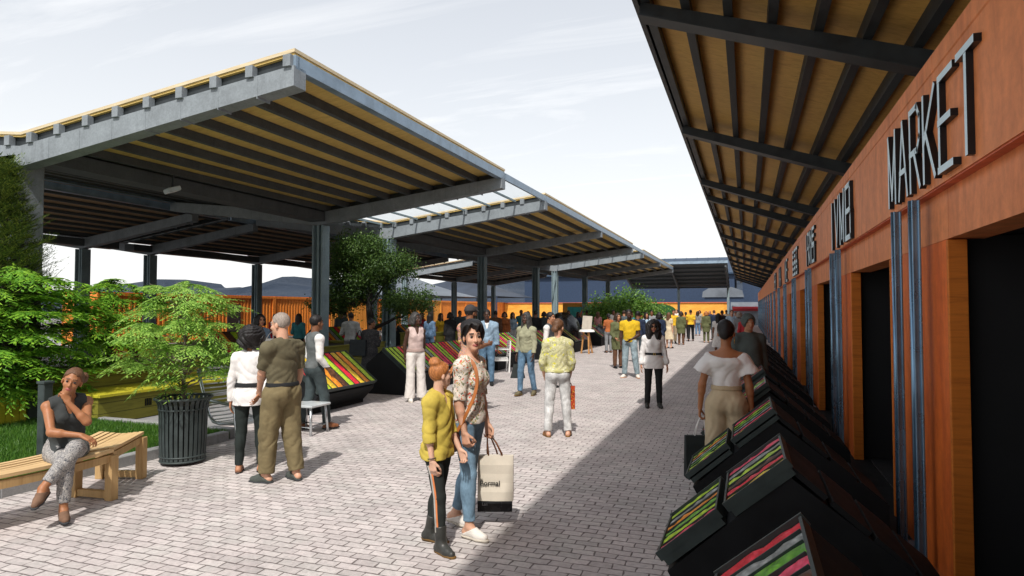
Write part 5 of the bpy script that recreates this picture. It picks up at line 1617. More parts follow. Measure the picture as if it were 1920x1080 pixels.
def g_hair(F, P, h, style, amp=.004, seed=1.):
    k = F.k; sk = pick(P, 'skull')[0]; H2 = F.H2; Hm = F.Hm
    Q = []; fade = dict(front=.028, slope=.9, low=-.062, g=.013)
    if style == 'crop': fade.update(g=.007, low=-.05, front=.045)
    if style == 'buzz': fade.update(g=.0035, low=-.045, front=.03, slope=1.1)
    if style in ('tied', 'updo', 'pony_up') or style.startswith('bun'): fade.update(g=.009, low=-.085, front=.035)
    if style == 'pixie': fade.update(g=.022, front=.052, slope=.75, low=-.085)
    if style in ('long', 'bob', 'curly_long'): fade.update(g=.018, front=.04, low=-.09)
    Q.append(grow(sk, fade['g'] * k))
    if style == 'pixie':
        Q += [ell(H2(.01, -.005, .092), V3(.088, .098, .052) * k, Hm, .03), ell(H2(.07, .045, .055), V3(.032, .05, .05) * k, Hm, .02), ell(H2(.045, .07, .072), V3(.042, .035, .034) * k, Hm, .02), ell(H2(-.02, .078, .078), V3(.05, .03, .03) * k, Hm, .02), ell(H2(0, -.06, -.03), V3(.075, .055, .07) * k, Hm, .03)]
        for sg in (-1, 1): Q.append(ell(H2(sg * .075, .01, .015), V3(.018, .045, .055) * k, Hm, .02))
    S = Field(Q, h, .42 if style in ('long', 'curly_long', 'bob') else .24 if style not in ('crop', 'buzz', 'pixie') else .04)
    f, u = Hm[:, 1], Hm[:, 2]; hc = F.hc
    fr, slp, low = fade['front'] * k, fade['slope'], fade['low'] * k
    def keep(X, Y, Z):
        a = (X - hc[0]) * f[0] + (Y - hc[1]) * f[1] + (Z - hc[2]) * f[2]; b = (X - hc[0]) * u[0] + (Y - hc[1]) * u[1] + (Z - hc[2]) * u[2]
        r_ = X * Hm[0, 0] + Y * Hm[1, 0] + Z * Hm[2, 0]
        jag = .006 * np.sin(95 * r_ + 2 * seed) + .005 * np.sin(171 * r_ + 40 * b)
        if style == 'pixie': jag = jag * 2 + .022 * np.sin(28 * r_ - 1.9)
        return np.maximum((a - (fr + jag + slp * (b - .035 * k))) / math.sqrt(1 + slp * slp), low + jag - b - .35 * np.minimum(0, a + .02))
    S.cutf(keep)
    add = []
    if style == 'updo': add = [ell(H2(0, -.065, .045), V3(.078, .075, .085) * k, Hm, .02), ell(H2(0, -.10, -.02), V3(.055, .045, .06) * k, Hm, .02)]
    if style == 'bun_top': add = [ell(H2(0, -.055, .125), V3(.052, .05, .042) * k, Hm, .02), ell(H2(0, -.05, .11), V3(.06, .06, .02) * k, Hm, .02)]
    if style == 'bun_back': add = [ell(H2(0, -.125, .02), V3(.045, .042, .045) * k, Hm, .02), rcone(H2(0, -.09, .03), H2(0, -.12, .02), .025 * k, .03 * k, .02)]
    if style == 'bun_low': add = [ell(H2(0, -.11, -.04), V3(.055, .04, .05) * k, Hm, .02)]
    if style == 'tied': add = [ell(H2(0, -.115, -.0), V3(.03, .035, .035) * k, Hm, .02), ell(H2(.0, -.14, -.05), V3(.032, .028, .06) * k, Hm, .02)]
    if style == 'pony_up': add = [ell(H2(-.03, -.10, .05), V3(.03, .03, .03) * k, Hm, .02), ell(H2(-.06, -.125, .03), V3(.045, .04, .055) * k, Hm, .02)]
    if style == 'afro':
        add = [ell(H2(0, -.03, .02), V3(.155, .15, .14) * k, Hm, .03)] + [ell(H2(.10 * math.cos(t), -.03 + .09 * math.sin(t) * .6 - .03, -.05), V3(.06, .05, .08) * k, Hm, .03) for t in (0, 1.2, 2.0, 3.14, 4.2, 5.2)]
    if style in ('long', 'curly_long', 'bob'):
        ln = {'long': .30, 'curly_long': .24, 'bob': .10}[style]; w = {'long': .04, 'curly_long': .078, 'bob': .05}[style]
        for t in np.linspace(-2.3, 2.3, 9):
            p0 = H2(.07 * math.sin(t), -.02 - .07 * math.cos(t), .02); p1 = p0 + (-F.Tu[:, 2]) * ln * k + F.Tu @ V3(.035 * math.sin(t), -.02 * math.cos(t) - .01, 0)
            add.append(rcone(p0, p1, w * k, w * .7 * k, .03))
        if style == 'curly_long': add += [ell(H2(0, -.02, .06), V3(.105, .11, .08) * k, Hm, .03)]
    fp = pick(P, 'face', 'neck')
    for p in add:
        S.union(p)
    if add and style in ('long', 'curly_long', 'bob', 'afro'):
        S.carve(ell(H2(0, .125, -.03), V3(.066, .10, .098) * k, Hm), .01)
    S.wrinkle(.013 if style in ('afro', 'curly_long') else amp, 1.6 if style not in ('afro', 'curly_long') else 2.4, seed, .6)
    return S
def field_obj(name, S, mats, root, off, matfn=None, smooth_it=2):
    v, q = S.mesh()
    if len(q) == 0: return None
    mi = matfn(v[q].mean(1)) if matfn else None
    if smooth_it:
        n = len(v); e = np.concatenate([q[:, [0, 1]], q[:, [1, 2]], q[:, [2, 3]], q[:, [3, 0]]]); e = np.unique(np.sort(e, 1), axis=0)
        deg = np.bincount(e.ravel(), minlength=n).astype(float)[:, None] + 1e-9
        for lam in ([.45, -.47] * smooth_it)[:2 * smooth_it]:
            a = np.zeros_like(v)
            for k in range(3): a[:, k] = np.bincount(e[:, 0], v[e[:, 1], k], n) + np.bincount(e[:, 1], v[e[:, 0], k], n)
            v = v + lam * (a / deg - v)
    return np_mesh(name, v - off, q, mats, root, True, mi)

LIPC = plain('lip colour', (.36, .10, .085), .45, 0, .1); LIPD = plain('dark lip colour', (.12, .045, .04), .5, 0, .1)
EYEW = plain('eye white', (.20, .17, .155), .4, 0, .03); EYED = plain('dark iris', (.018, .010, .007), .15, 0, .05)
SKIN = {'light': skin('light skin', (.58, .33, .22)), 'fair': skin('fair skin', (.62, .38, .27)), 'tan': skin('tan skin', (.42, .20, .11)), 'warm': skin('warm brown skin', (.34, .145, .065)), 'brown': skin('brown skin', (.20, .088, .045)), 'deep': skin('deep brown skin', (.065, .030, .018))}
HAIR = {'black': hairmat('black hair', (.012, .010, .010)), 'dark': hairmat('dark brown hair', (.035, .020, .012)), 'ginger': hairmat('ginger hair', (.42, .155, .045)), 'brown': hairmat('brown hair', (.13, .06, .028)),
        'grey': hairmat('grey stubble', (.30, .25, .21)), 'greydark': hairmat('ashen dark hair', (.05, .048, .046))}
CLOTH = {}
def C(name, c, **kw):
    if name not in CLOTH: CLOTH[name] = cloth(name, c, **kw)
    return CLOTH[name]
PEOPLE = {}
def person(label, pos, face, H, sex='f', skin_='fair', hair=('black', 'crop'), wear=(), vox=.009, group=None, eyes=True, beard=False, key=None, world_face=None, **pose):
    """face: 0 looks at the viewer, 90 faces picture right, 180 faces away"""
    pos = Vector((pos[0], pos[1], pos[2] if len(pos) > 2 else 0))
    view = Vector((pos.x, pos.y)).normalized(); tow = -view; rt = Vector((view.y, -view.x))
    d = tow * math.cos(R(face)) + rt * math.sin(R(face))
    root = thing('person', label, 'person', pos, math.atan2(d.y, d.x) - math.pi / 2, group)
    az = root.rotation_euler.z
    for ak in ('ra', 'la'):
        if ak in pose and 'ikw' in pose[ak]:
            q = Vector(pose[ak]['ikw']) - pos; cz, sz = math.cos(-az), math.sin(-az)
            pose[ak] = dict(pose[ak], ik=V3(cz * q.x - sz * q.y, sz * q.x + cz * q.y, q.z))
    F = Figure(H, sex, **pose); P = F.body(); off = np.zeros(3)
    S = Field(P, vox)
    for sg in (1, -1): S.carve(ell(F.H2(sg * .031, .099, .001), V3(.017, .014, .010) * F.k, F.Hm), .008)
    hc, Hm, k = F.hc, F.Hm, F.k; lipm = LIPD if skin_ in ('deep', 'brown') else LIPC
    def mf(c):
        q = (c - hc) @ Hm / k
        mi = np.zeros(len(c), int)
        mi[(np.abs(q[:, 0]) < .023) & (q[:, 1] > .07) & (q[:, 2] > -.081) & (q[:, 2] < -.058)] = 1
        br = (np.abs(np.abs(q[:, 0]) - .031) < .019) & (q[:, 1] > .06) & (np.abs(q[:, 2] - .026 + .25 * np.maximum(0, np.abs(q[:, 0]) - .035)) < .0055)
        mi[br] = 2
        if beard:
            bd = (q[:, 1] > .0) & (q[:, 2] < -.05) & (q[:, 2] > -.14) & (np.abs(q[:, 0]) < .075) & ~((np.abs(q[:, 0]) < .02) & (q[:, 2] > -.078) & (q[:, 2] < -.06)) & (q[:, 2] < -.052 - .3 * (.06 - np.minimum(.06, np.abs(q[:, 0]))) * 0)
            mi[bd & (mi != 1)] = 2
        return mi
    field_obj('body', S, [SKIN[skin_], lipm, HAIR[hair[0]]], root, off, mf)
    if eyes:
        for sg in (1, -1):
            m = MB(); c = F.H2(sg * .031, .0755, .0)
            m.sphere(c, .0125 * k, 12, 9)
            e = m.build('eye', [EYEW, EYED], root, True)
            g = nrm(Hm[:, 1])
            for p in e.data.polygons:
                cc = np.array(p.center) - c
                p.material_index = 1 if nrm(cc) @ g > .66 else 0
    if hair[1] != 'bald':
        field_obj('hair', g_hair(F, P, max(.006, vox * .8), hair[1]), HAIR[hair[0]], root, off)
    for w in wear:
        w = dict(w); kind = w.pop('kind'); mt = w.pop('mat'); nm = w.pop('name', kind); vv = w.pop('vox', vox)
        if kind == 'top': field_obj(nm, g_top(F, P, vv, **w), mt, root, off)
        elif kind == 'trousers': field_obj(nm, g_trousers(F, P, vv, **w), mt, root, off)
        elif kind == 'skirt': field_obj(nm, g_skirt(F, P, vv, **w), mt, root, off)
        elif kind == 'belt': field_obj(nm, g_belt(F, P, min(vv, .007), **w), mt, root, off)
        elif kind == 'shoes':
            sole = w.pop('sole', None)
            for (a, b) in g_shoes(F, P, min(vv, .008), **w):
                sh = field_obj(nm, a, mt, root, off)
                if sh is not None and sole is not None:
                    field_obj('sole', b, sole, sh, off)
        elif kind == 'custom': field_obj(nm, w['fn'](F, P, vv), mt, root, off)
    root['_'] = 0; del root['_']
    PEOPLE[key or label] = (F, root, P)
    return F, root
def in_world(F, root, p):
    a = root.rotation_euler.z; c, s = math.cos(a), math.sin(a)
    return Vector((root.location.x + c * p[0] - s * p[1], root.location.y + s * p[0] + c * p[1], root.location.z + p[2]))
# ------------------------------------------------------------------ the people of the photograph
olive = C('olive yellow shirt cotton', (.50, .385, .07)); blk = C('black cloth', (.018, .019, .020)); charcoal = C('charcoal cloth', (.045, .048, .052))
white = C('white cloth', (.72, .70, .68), var=.06); blackleather = plain('black boot leather', (.035, .036, .032), .42, 0, .25, 8, .1, 60)
DEN = denim('blue denim', (.10, .18, .27)); DEN2 = denim('washed blue denim', (.17, .27, .36)); DENL = denim('pale grey denim', (.50, .50, .49))
KHAKI = C('khaki drill', (.17, .135, .07)); KHAKI2 = C('olive drab shirt', (.115, .10, .06)); BEIGE = C('beige trousers cloth', (.50, .40, .26), var=.08)
FLORAL = spots('floral blouse print', (.66, .60, .52), [(.20, .22, .12), (.62, .10, .05), (.42, .30, .10), (.14, .16, .12)], 17, .30)
FLORAL2 = spots('pink floral shirt print', (.62, .34, .26), [(.50, .05, .16), (.75, .50, .10), (.12, .16, .22)], 20, .4)
PRINT = spots('grey patterned trouser print', (.30, .29, .28), [(.06, .07, .09), (.50, .47, .42), (.05, .05, .06)], 34, .36)
CAMO = spots('olive blotch cloth', (.12, .13, .06), [(.03, .035, .02), (.28, .25, .12), (.05, .07, .03)], 9, .5)
YJ = spots('yellow striped jacket print', (.52, .50, .27), [(.62, .58, .05), (.36, .36, .18), (.64, .62, .45)], 15, .32)
canvas = C('white canvas shoe', (.70, .66, .60), var=.06); rubber = C('pale rubber sole', (.55, .50, .42)); gum = C('brown gum sole', (.16, .09, .03)); brown_l = plain('brown leather', (.20, .075, .03), .45, 0, .25, 6)
def ft(u, v): return at_z(u, v)
E_ = 8
# 1 girl
def collar(F, P, h):
    k = F.k; Q = []
    for sg in (1, -1):
        Q.append(ell(F.tp(sg * .062, .055, .485, True), V3(.042, .012, .03) * k, F.Tu @ rotz(sg * -.9) @ rotx(.5), .008))
        Q.append(ell(F.tp(sg * .065, -.03, .51, True), V3(.012, .05, .022) * k, F.Tu @ roty(sg * .5), .01))
    Q.append(ell(F.tp(0, -.08, .515, True), V3(.05, .012, .022) * k, F.Tu, .01))
    return Field(Q, h)
def pocket(F, P, h):
    Q = []
    for sg in (1, -1): Q.append(ell(F.tp(sg * .075, .105, .33, True), V3(.045, .014, .05) * F.k, F.Tu @ rotz(sg * -.4), .005))
    return Field(Q, h)
gp = ft(822, 1026)
Fg, Rg = person('girl with a ginger top bun in an olive yellow shirt and black boots', gp, 62, 1.43, 'f', 'fair', ('ginger', 'bun_top'), [
    dict(kind='trousers', mat=C('dark green black trousers', (.022, .026, .024)), knee=.058, hemr=.044, length=.93, g=.008, amp=0.0037, name='trousers'),
    dict(kind='top', mat=olive, sleeve=1.32, hem=-.085, neck='v', g=.02, amp=0.0056, loose=.015, flare=.012, name='shirt', seed=4.),
    dict(kind='custom', mat=olive, fn=collar, name='collar'),
    dict(kind='shoes', mat=blackleather, g=.011, top=.13, sole=gum, name='boot')], vox=.006, key='girl', build=.84, bust=0,
    head=(48, 2, 0), lean=(0, 0), ra=dict(up=(.16, .04, -1), fo=(.03, .16, -1)), la=dict(up=(-.16, .10, -1), fo=(.12, .5, -.8)), hands=(dict(curl=.8), dict(curl=.7)),
    rl=dict(th=(.06, .16, -1), sh=(.03, .06, -1), foot=24), ll=dict(th=(-.02, -.12, -1), sh=(-.04, -.26, -1), foot=6, pitch=-4))
# stripe down her trouser leg
l = Fg.leg['r']; m = MB(); out = V3(1, 0, 0)
pts = [l['hip'] + V3(.074, .0, -.10), lerp(l['hip'], l['kn'], .5) + V3(.066, .0, 0), lerp(l['hip'], l['kn'], .8) + V3(.055, .0, 0), l['kn'] + V3(.050, .0, 0), lerp(l['kn'], l['an'], .3) + V3(.048, .0, 0), lerp(l['kn'], l['an'], .74) + V3(.041, .0, 0)]
for dx, mt in ((0.0, C('orange side stripe', (.62, .20, .07))), (-.014, C('grey side stripe', (.35, .34, .31)))):
    m = MB()
    for a, b in zip(pts[:-1], pts[1:]):
        m.bar(tuple(a + V3(0, dx, 0)), tuple(b + V3(0, dx, 0)), .013, .006, up=(1, 0, 0))
    m.build('side_stripe', mt, Rg, True)
m = MB(); w = Fg.arm['r']; dd = nrm(w['wr'] - w['el']); c0 = lerp(w['el'], w['wr'], .9)
bx = nrm(np.cross(dd, V3(0, 1, 0))); by = np.cross(dd, bx)
m.tube([tuple(c0 + (bx * math.cos(t) + by * math.sin(t)) * .030) for t in np.linspace(0, 6.283, 17)[:-1]], .004, 6, closed=True); m.build('wristband', blackleather, Rg, True)
# 2 woman in the floral blouse
wp = ft(880, 1000)
Fw, Rw = person('smiling woman with cropped black hair in a pale floral blouse and jeans', wp, 64, 1.72, 'f', 'light', ('black', 'pixie'), [
    dict(kind='trousers', mat=DEN2, knee=.062, hemr=.047, length=.90, g=.007, amp=0.0037, name='jeans'),
    dict(kind='top', mat=FLORAL, sleeve=.93, hem=-.015, neck='scoop', g=.016, amp=0.0050, loose=.012, flare=.018, name='blouse', sl_g=.02, seed=2.),
    dict(kind='shoes', mat=canvas, g=.007, sole=rubber, name='shoe')], vox=.006, key='woman', build=.93,
    head=(-50, 2, 3), lean=(2, 0), ra=dict(up=(.13, -.03, -1), fo=(.0, .22, -1)), la=dict(up=(-.2, .02, -1), fo=(-.06, .22, -1)),
    hands=(dict(curl=1.15, thumb=.9), dict(curl=1.1, thumb=1.0)),
    rl=dict(th=(.02, .10, -1), sh=(.03, .02, -1), foot=12), ll=dict(th=(-.03, -.12, -1), sh=(-.02, -.34, -1), foot=8, pitch=-12))
# bag on her shoulder
def tote(name, label, cat, c, size, mt, handle_mt, rot, up_pt=None, text=None, taper=.0):
    t = thing(name, label, cat, (c.x, c.y, c.z - size[2] / 2))
    rm = Matrix.Rotation(rot, 3, 'Z')
    w, d, h = size; m = MB(); vs = []
    n = 5
    for k in range(n + 1):
        z = -h / 2 + h * k / n; f = 1 - taper * k / n; dd_ = d / 2 * (1 - .55 * k / n)
        bul = .006 * math.sin(k * 1.9)
        for (x, y) in ((-w / 2 * f, -dd_ - bul), (0, -dd_ - .008 - bul), (w / 2 * f, -dd_ - bul), (w / 2 * f + .003 * (k % 2), 0), (w / 2 * f, dd_), (0, dd_ + .006), (-w / 2 * f, dd_), (-w / 2 * f, 0)):
            vs.append(c + rm @ Vector((x, y, z)))
    fs = [tuple(reversed(range(8)))]
    for k in range(n):
        for i in range(8):
            j = (i + 1) % 8; fs.append((k * 8 + i, k * 8 + j, k * 8 + 8 + j, k * 8 + 8 + i))
    fs.append(tuple(range(n * 8, n * 8 + 8)))
    m.add(vs, fs); m.build('bag_body', mt, t)
    for sy in (-1, 1):
        a = c + rm @ Vector((-w * .2, sy * d * .2, h / 2 - .01)); b = c + rm @ Vector((w * .2, sy * d * .2, h / 2 - .01))
        top = up_pt if up_pt is not None else c + Vector((0, 0, h / 2 + .16))
        MB().tube([a, a.lerp(top, .55) + rm @ Vector((-.012, 0, .01)), top + rm @ Vector((-.012, 0, 0)), top + rm @ Vector((.012, 0, 0)), b.lerp(top, .55) + rm @ Vector((.012, 0, .01)), b], .006, 6).build('handle', handle_mt, t)
    return t, rm
gr = in_world(Fw, Rw, Fw.grip['l'])
wbag = C('cream paper bag', (.62, .56, .46), var=.05); bbag = plain('glossy black bag', (.012, .012, .014), .25, 0, .2)
viewang = math.atan2(gr.y, gr.x) - math.pi / 2
bc = gr + Vector((c_, s_, 0)) * .06 + Vector((0, 0, -.36))
t, rm = tote('shopping_bag', 'cream paper shopping bag printed Bormal in front of a black one', 'shopping bag', bc, (.30, .11, .37), wbag, brown_l, viewang + R(-4), gr)
def lettering(parent, text, org, ex, ez, hgt, mt, depth_dir, name='lettering', bold=.0):
    cu = bpy.data.curves.new(name, 'FONT'); cu.body = text; cu.size = hgt; cu.extrude = .0012; cu.offset = bold; cu.align_x = 'CENTER'
    ob = bpy.data.objects.new(name, cu); COL.objects.link(ob)
    dg = bpy.context.evaluated_depsgraph_get(); me = bpy.data.meshes.new_from_object(ob.evaluated_get(dg))
    bpy.data.objects.remove(ob); bpy.data.curves.remove(cu)
    rot = Matrix((ex, ez, depth_dir)).transposed()
    base = world_loc(parent)
    me.transform(Matrix.Translation(org - base) @ rot.to_4x4()); me.materials.clear(); me.materials.append(mt)
    o = bpy.data.objects.new(name, me); COL.objects.link(o); adopt(o, parent)
    return o
ink = C('bag ink', (.02, .02, .02)); greyink = C('silver ink', (.35, .35, .36))
lettering(t, 'Bormal', bc + rm @ Vector((-.045, -.062, -.055)), rm @ Vector((1, 0, 0)), Vector((0, 0, 1)), .058, ink, rm @ Vector((0, -1, 0)), bold=.0012)
bc2 = gr + Vector((c_, s_, 0)) * .05 + Vector((-s_, c_, 0)) * .14 + Vector((0, 0, -.50))
t, rm = tote('shopping_bag', 'glossy black shopping bag hanging behind the cream paper bag', 'shopping bag', bc2, (.30, .10, .36), bbag, brown_l, viewang + R(-2), gr + Vector((0, 0, -.01)))
lettering(t, 'Lamst', bc2 + rm @ Vector((-.07, -.0535, -.125)), rm @ Vector((1, 0, 0)), Vector((0, 0, 1)), .035, greyink, rm @ Vector((0, -1, 0)))
# leather shoulder bag: strap over the near shoulder, pouch at the hip
t = thing('shoulder_bag', 'brown leather bag on a long strap over the floral blouse', 'handbag', in_world(Fw, Rw, Fw.tp(.12, -.17, -.18)))
def W_(x, y, z): return in_world(Fw, Rw, Fw.tp(x, y, z, True))
strap = [W_(.19, -.17, -.05), W_(.185, -.16, .15), W_(.165, -.135, .33), W_(.125, -.085, .465), W_(.105, -.01, .515), W_(.115, .07, .48), W_(.14, .12, .38), W_(.17, .125, .25), W_(.205, .07, .08), W_(.215, .0, -.06)]
m = MB()
def smoothp(p, n=6):
    out = []
    for i in range(len(p) - 1):
        a, b, c, d = p[max(0, i - 1)], p[i], p[i + 1], p[min(len(p) - 1, i + 2)]
        for k in range(n):
            t_ = k / n
            out.append(.5 * ((2 * b) + (c - a) * t_ + (2 * a - 5 * b + 4 * c - d) * t_ ** 2 + (3 * b - a - 3 * c + d) * t_ ** 3))
    return out + [p[-1]]
sp = smoothp(strap); axis = Vector((math.cos(Rw.rotation_euler.z), math.sin(Rw.rotation_euler.z), 0))
for a, b in zip(sp[:-1], sp[1:]):
    dd_ = (b - a).normalized(); m.bar(a - dd_ * .003, b + dd_ * .003, .028, .006, up=(axis + Vector((0, 0, .6))).normalized() if abs(dd_.dot(axis)) < .9 else (0, 0, 1))
m.build('strap', plain('orange brown strap leather', (.36, .12, .03), .45, 0, .2, 6), t)
S = Field([ell(V3(0, 0, 0), V3(.055, .13, .10), None, .03), ell(V3(0, 0, -.05), V3(.06, .14, .06), None, .04)], .008); S.cut(V3(0, 0, 1), .075); S.wrinkle(.003, .8)
pc = Fw.tp(.20, -.115, -.14)
v, q = S.mesh(); a_ = Rw.rotation_euler.z; ro = np.array([[math.cos(a_), -math.sin(a_), 0], [math.sin(a_), math.cos(a_), 0], [0, 0, 1]])
base = np.array(in_world(Fw, Rw, pc)) - np.array(t.location)
np_mesh('pouch', v @ ro.T + base, q, plain('dark maroon leather', (.05, .016, .014), .4, 0, .2, 6), t, True)
# 3, 4 the couple
HOLD = EYE + ray(484, 742) * 7.02
F3, R3 = person('woman with a dark afro in a white belted top beside the bald man', ft(468, 884), 164, 1.62, 'f', 'tan', ('black', 'afro'), [
    dict(kind='trousers', mat=C('black green jeans', (.020, .026, .024)), knee=.062, hemr=.048, length=1.0, g=.008, name='trousers'),
    dict(kind='top', mat=white, sleeve=2.0, hem=-.12, g=.016, loose=.01, flare=.02, amp=0.0050, name='tunic', seed=6.),
    dict(kind='belt', mat=blk, z0=.10, z1=.15, g=.036, name='belt'), dict(kind='shoes', mat=brown_l, g=.008, sole=blk, name='shoe')], vox=.0075, key='afro',
    head=(14, 0, 0), ra=dict(ikw=HOLD + Vector((.0, .03, .02)), pole=(.6, -.5, -1)), la=dict(up=(-.24, .05, -1), fo=(-.06, .1, -1)), rl=dict(th=(.05, .10, -1), sh=(.06, -.10, -1), foot=10), ll=dict(th=(-.03, -.02, -1), sh=(-.04, -.06, -1), foot=8))
F4, R4 = person('bald man in an olive drab shirt and baggy khaki trousers, strolling away', ft(526, 902), 222, 1.80, 'm', 'light', ('grey', 'buzz'), [
    dict(kind='trousers', mat=KHAKI, knee=.095, hemr=.078, length=.97, g=.022, thigh=.012, amp=0.0068, name='trousers', seed=3.),
    dict(kind='top', mat=KHAKI2, sleeve=.78, hem=.055, g=.02, loose=.02, amp=0.0056, name='shirt', sl_g=.024, seed=8.),
    dict(kind='belt', mat=blk, z0=.055, z1=.095, g=.030, name='belt'), dict(kind='custom', mat=KHAKI2, fn=collar, name='collar'),
    dict(kind='shoes', mat=C('grey green trainers', (.07, .08, .072)), g=.012, sole=charcoal, name='shoe')], vox=.0075, key='bald', build=1.04,
    head=(16, -4, 0), ra=dict(up=(.10, -.02, -1), fo=(-.1, .25, -1)), la=dict(ikw=HOLD, pole=(-.8, -.4, -.6)), rl=dict(th=(.04, -.08, -1), sh=(.02, -.18, -1), foot=14), ll=dict(th=(-.04, .16, -1), sh=(-.02, .04, -1), foot=14))
# 5 man in the grey vest
F5, R5 = person('man in a grey waistcoat over white sleeves, stepping towards the bright wedge stall', ft(590, 806), 112, 1.74, 'm', 'brown', ('black', 'crop'), [
    dict(kind='trousers', mat=C('dark slate trousers', (.05, .065, .068)), knee=.072, hemr=.06, length=1.0, g=.014, amp=0.0050, name='trousers'),
    dict(kind='top', mat=white, sleeve=1.95, hem=.02, g=.012, amp=0.0040, name='shirt'),
    dict(kind='top', mat=C('grey waistcoat', (.12, .13, .13)), sleeve=0, hem=.0, neck='v', g=.022, amp=0.0020, name='waistcoat'),
    dict(kind='shoes', mat=brown_l, g=.01, sole=blk, name='shoe')], vox=.009, key='vest',
    head=(6, 2, 0), ra=dict(up=(.18, -.06, -1), fo=(-.02, .62, -.75)), la=dict(up=(-.14, .0, -1), fo=(.0, .5, -.8)), rl=dict(th=(.03, .26, -1), sh=(.02, .10, -1), foot=6), ll=dict(th=(-.03, -.10, -1), sh=(-.02, -.36, -1), foot=10, pitch=-12))
# 6 seated woman on the bench
mid = BF1[11] * .6 + BF1[12] * .4; dn = (BF1[12] - BF1[10]).normalized(); nr_ = Vector((-dn.y, dn.x)); sp_ = mid + nr_ * .20
F6, R6 = person('seated woman in a grey sleeveless top resting her chin on her hand, legs crossed', (sp_.x, sp_.y, 0), 12, 1.66, 'f', 'warm', ('brown', 'pony_up'), [
    dict(kind='trousers', mat=PRINT, knee=.072, hemr=.050, length=.86, g=.012, amp=0.0050, name='trousers'),
    dict(kind='top', mat=C('charcoal sleeveless top', (.045, .05, .05)), sleeve=0, hem=-.06, neck='v', g=.013, amp=0.0035, loose=.005, name='sleeveless_top'),
    dict(kind='shoes', mat=C('tan flat shoes', (.17, .10, .065)), g=.006, sole=charcoal, name='flat_shoe')], vox=.0065, key='seated', seat=.565,
    head=(-22, 14, -14), lean=(15, 3), neck_fwd=.025, la=dict(ik=lambda f: f.H2(-.035, .085, -.185), pole=(-.35, .7, -1)), ra=dict(ik=lambda f: f.pel + V3(-.02, .40, .16), pole=(.9, -.1, -.4)),
    hands=(dict(curl=.5, dir=(-.75, .5, -.45), palm=(0, -.3, -1)), dict(curl=1.0, dir=(.25, -.25, .9), palm=(.3, -1, .1))),
    rl=dict(th=(.02, .97, -.12), sh=(.03, .06, -1), foot=6), ll=dict(th=(.24, .95, .13), sh=(.66, .28, -.72), foot=-35, pitch=-18))
# 7 woman in the dark dress, 8 silver jacket
F7, R7 = person('woman in a dark patterned dress holding a large black bag on her hip', ft(694, 730), 150, 1.62, 'f', 'brown', ('black', 'crop'), [
    dict(kind='skirt', mat=spots('dark dress print', (.035, .035, .038), [(.16, .15, .14)], 40, .3), hem=-.42, hemr=.23, name='skirt'),
    dict(kind='top', mat=spots('dark bodice print', (.035, .035, .038), [(.16, .15, .14)], 40, .3), sleeve=1.7, hem=.0, g=.018, name='bodice', loose=.02),
    dict(kind='shoes', mat=blackleather, g=.006, name='sandal')], vox=.011, key='dress', build=1.12, eyes=False, head=(-50, 0, 0), ra=dict(up=(.1, .1, -1), fo=(-.2, .8, .5)), la=dict(up=(-.15, .1, -1), fo=(.2, .9, .1)))
g7 = in_world(F7, R7, F7.tp(-.22, -.02, .16)); tote('handbag', 'large flat black bag carried by the woman in the dark dress', 'handbag', g7 + Vector((0, -.16, -.06)), (.40, .12, .36), C('dull black bag', (.028, .033, .036)), blk, .1, g7 + Vector((0, -.1, .33)))
person('person in a rumpled silver grey jacket and grey trousers near the olive planter', ft(657, 694), 160, 1.72, 'm', 'brown', ('black', 'crop'), [
    dict(kind='trousers', mat=C('grey trousers', (.22, .23, .23)), knee=.085, hemr=.08, g=.018, name='trousers', amp=0.0037), dict(kind='top', mat=C('silver jacket', (.42, .43, .42)), sleeve=1.9, hem=-.04, g=.03, loose=.03, amp=0.0056, name='jacket'),
    dict(kind='shoes', mat=blk, name='shoe')], vox=.013, eyes=False, ra=dict(up=(.4, .1, -1), fo=(-.3, .7, .3)), la=dict(up=(-.4, .1, -1), fo=(.3, .7, .3)))
# 9 woman in the pink vest
person('tall woman in a pale pink knit vest and white flared trousers, laughing', ft(779, 752), 22, 1.76, 'f', 'deep', ('greydark', 'bob'), [
    dict(kind='trousers', mat=C('off white trousers', (.66, .62, .58), var=.07), knee=.082, hemr=.105, length=1.05, g=.012, amp=0.0040, name='trousers'),
    dict(kind='top', mat=C('pale pink knit', (.52, .40, .37)), sleeve=0, hem=.045, neck='v', g=.016, loose=.01, amp=0.0030, name='knit_vest'),
    dict(kind='belt', mat=C('pink brown waistband', (.36, .26, .23)), z0=.04, z1=.10, g=.024, name='waistband'), dict(kind='shoes', mat=canvas, sole=rubber, name='shoe')], vox=.0095, key='pink',
    head=(20, 4, 5), ra=dict(up=(.16, -.22, -1), fo=(-.06, -.1, -1)), la=dict(up=(-.16, -.22, -1), fo=(.06, -.1, -1)), rl=dict(th=(.05, .03, -1), sh=(.03, -.02, -1)), ll=dict(th=(-.06, .0, -1), sh=(-.07, -.05, -1)))
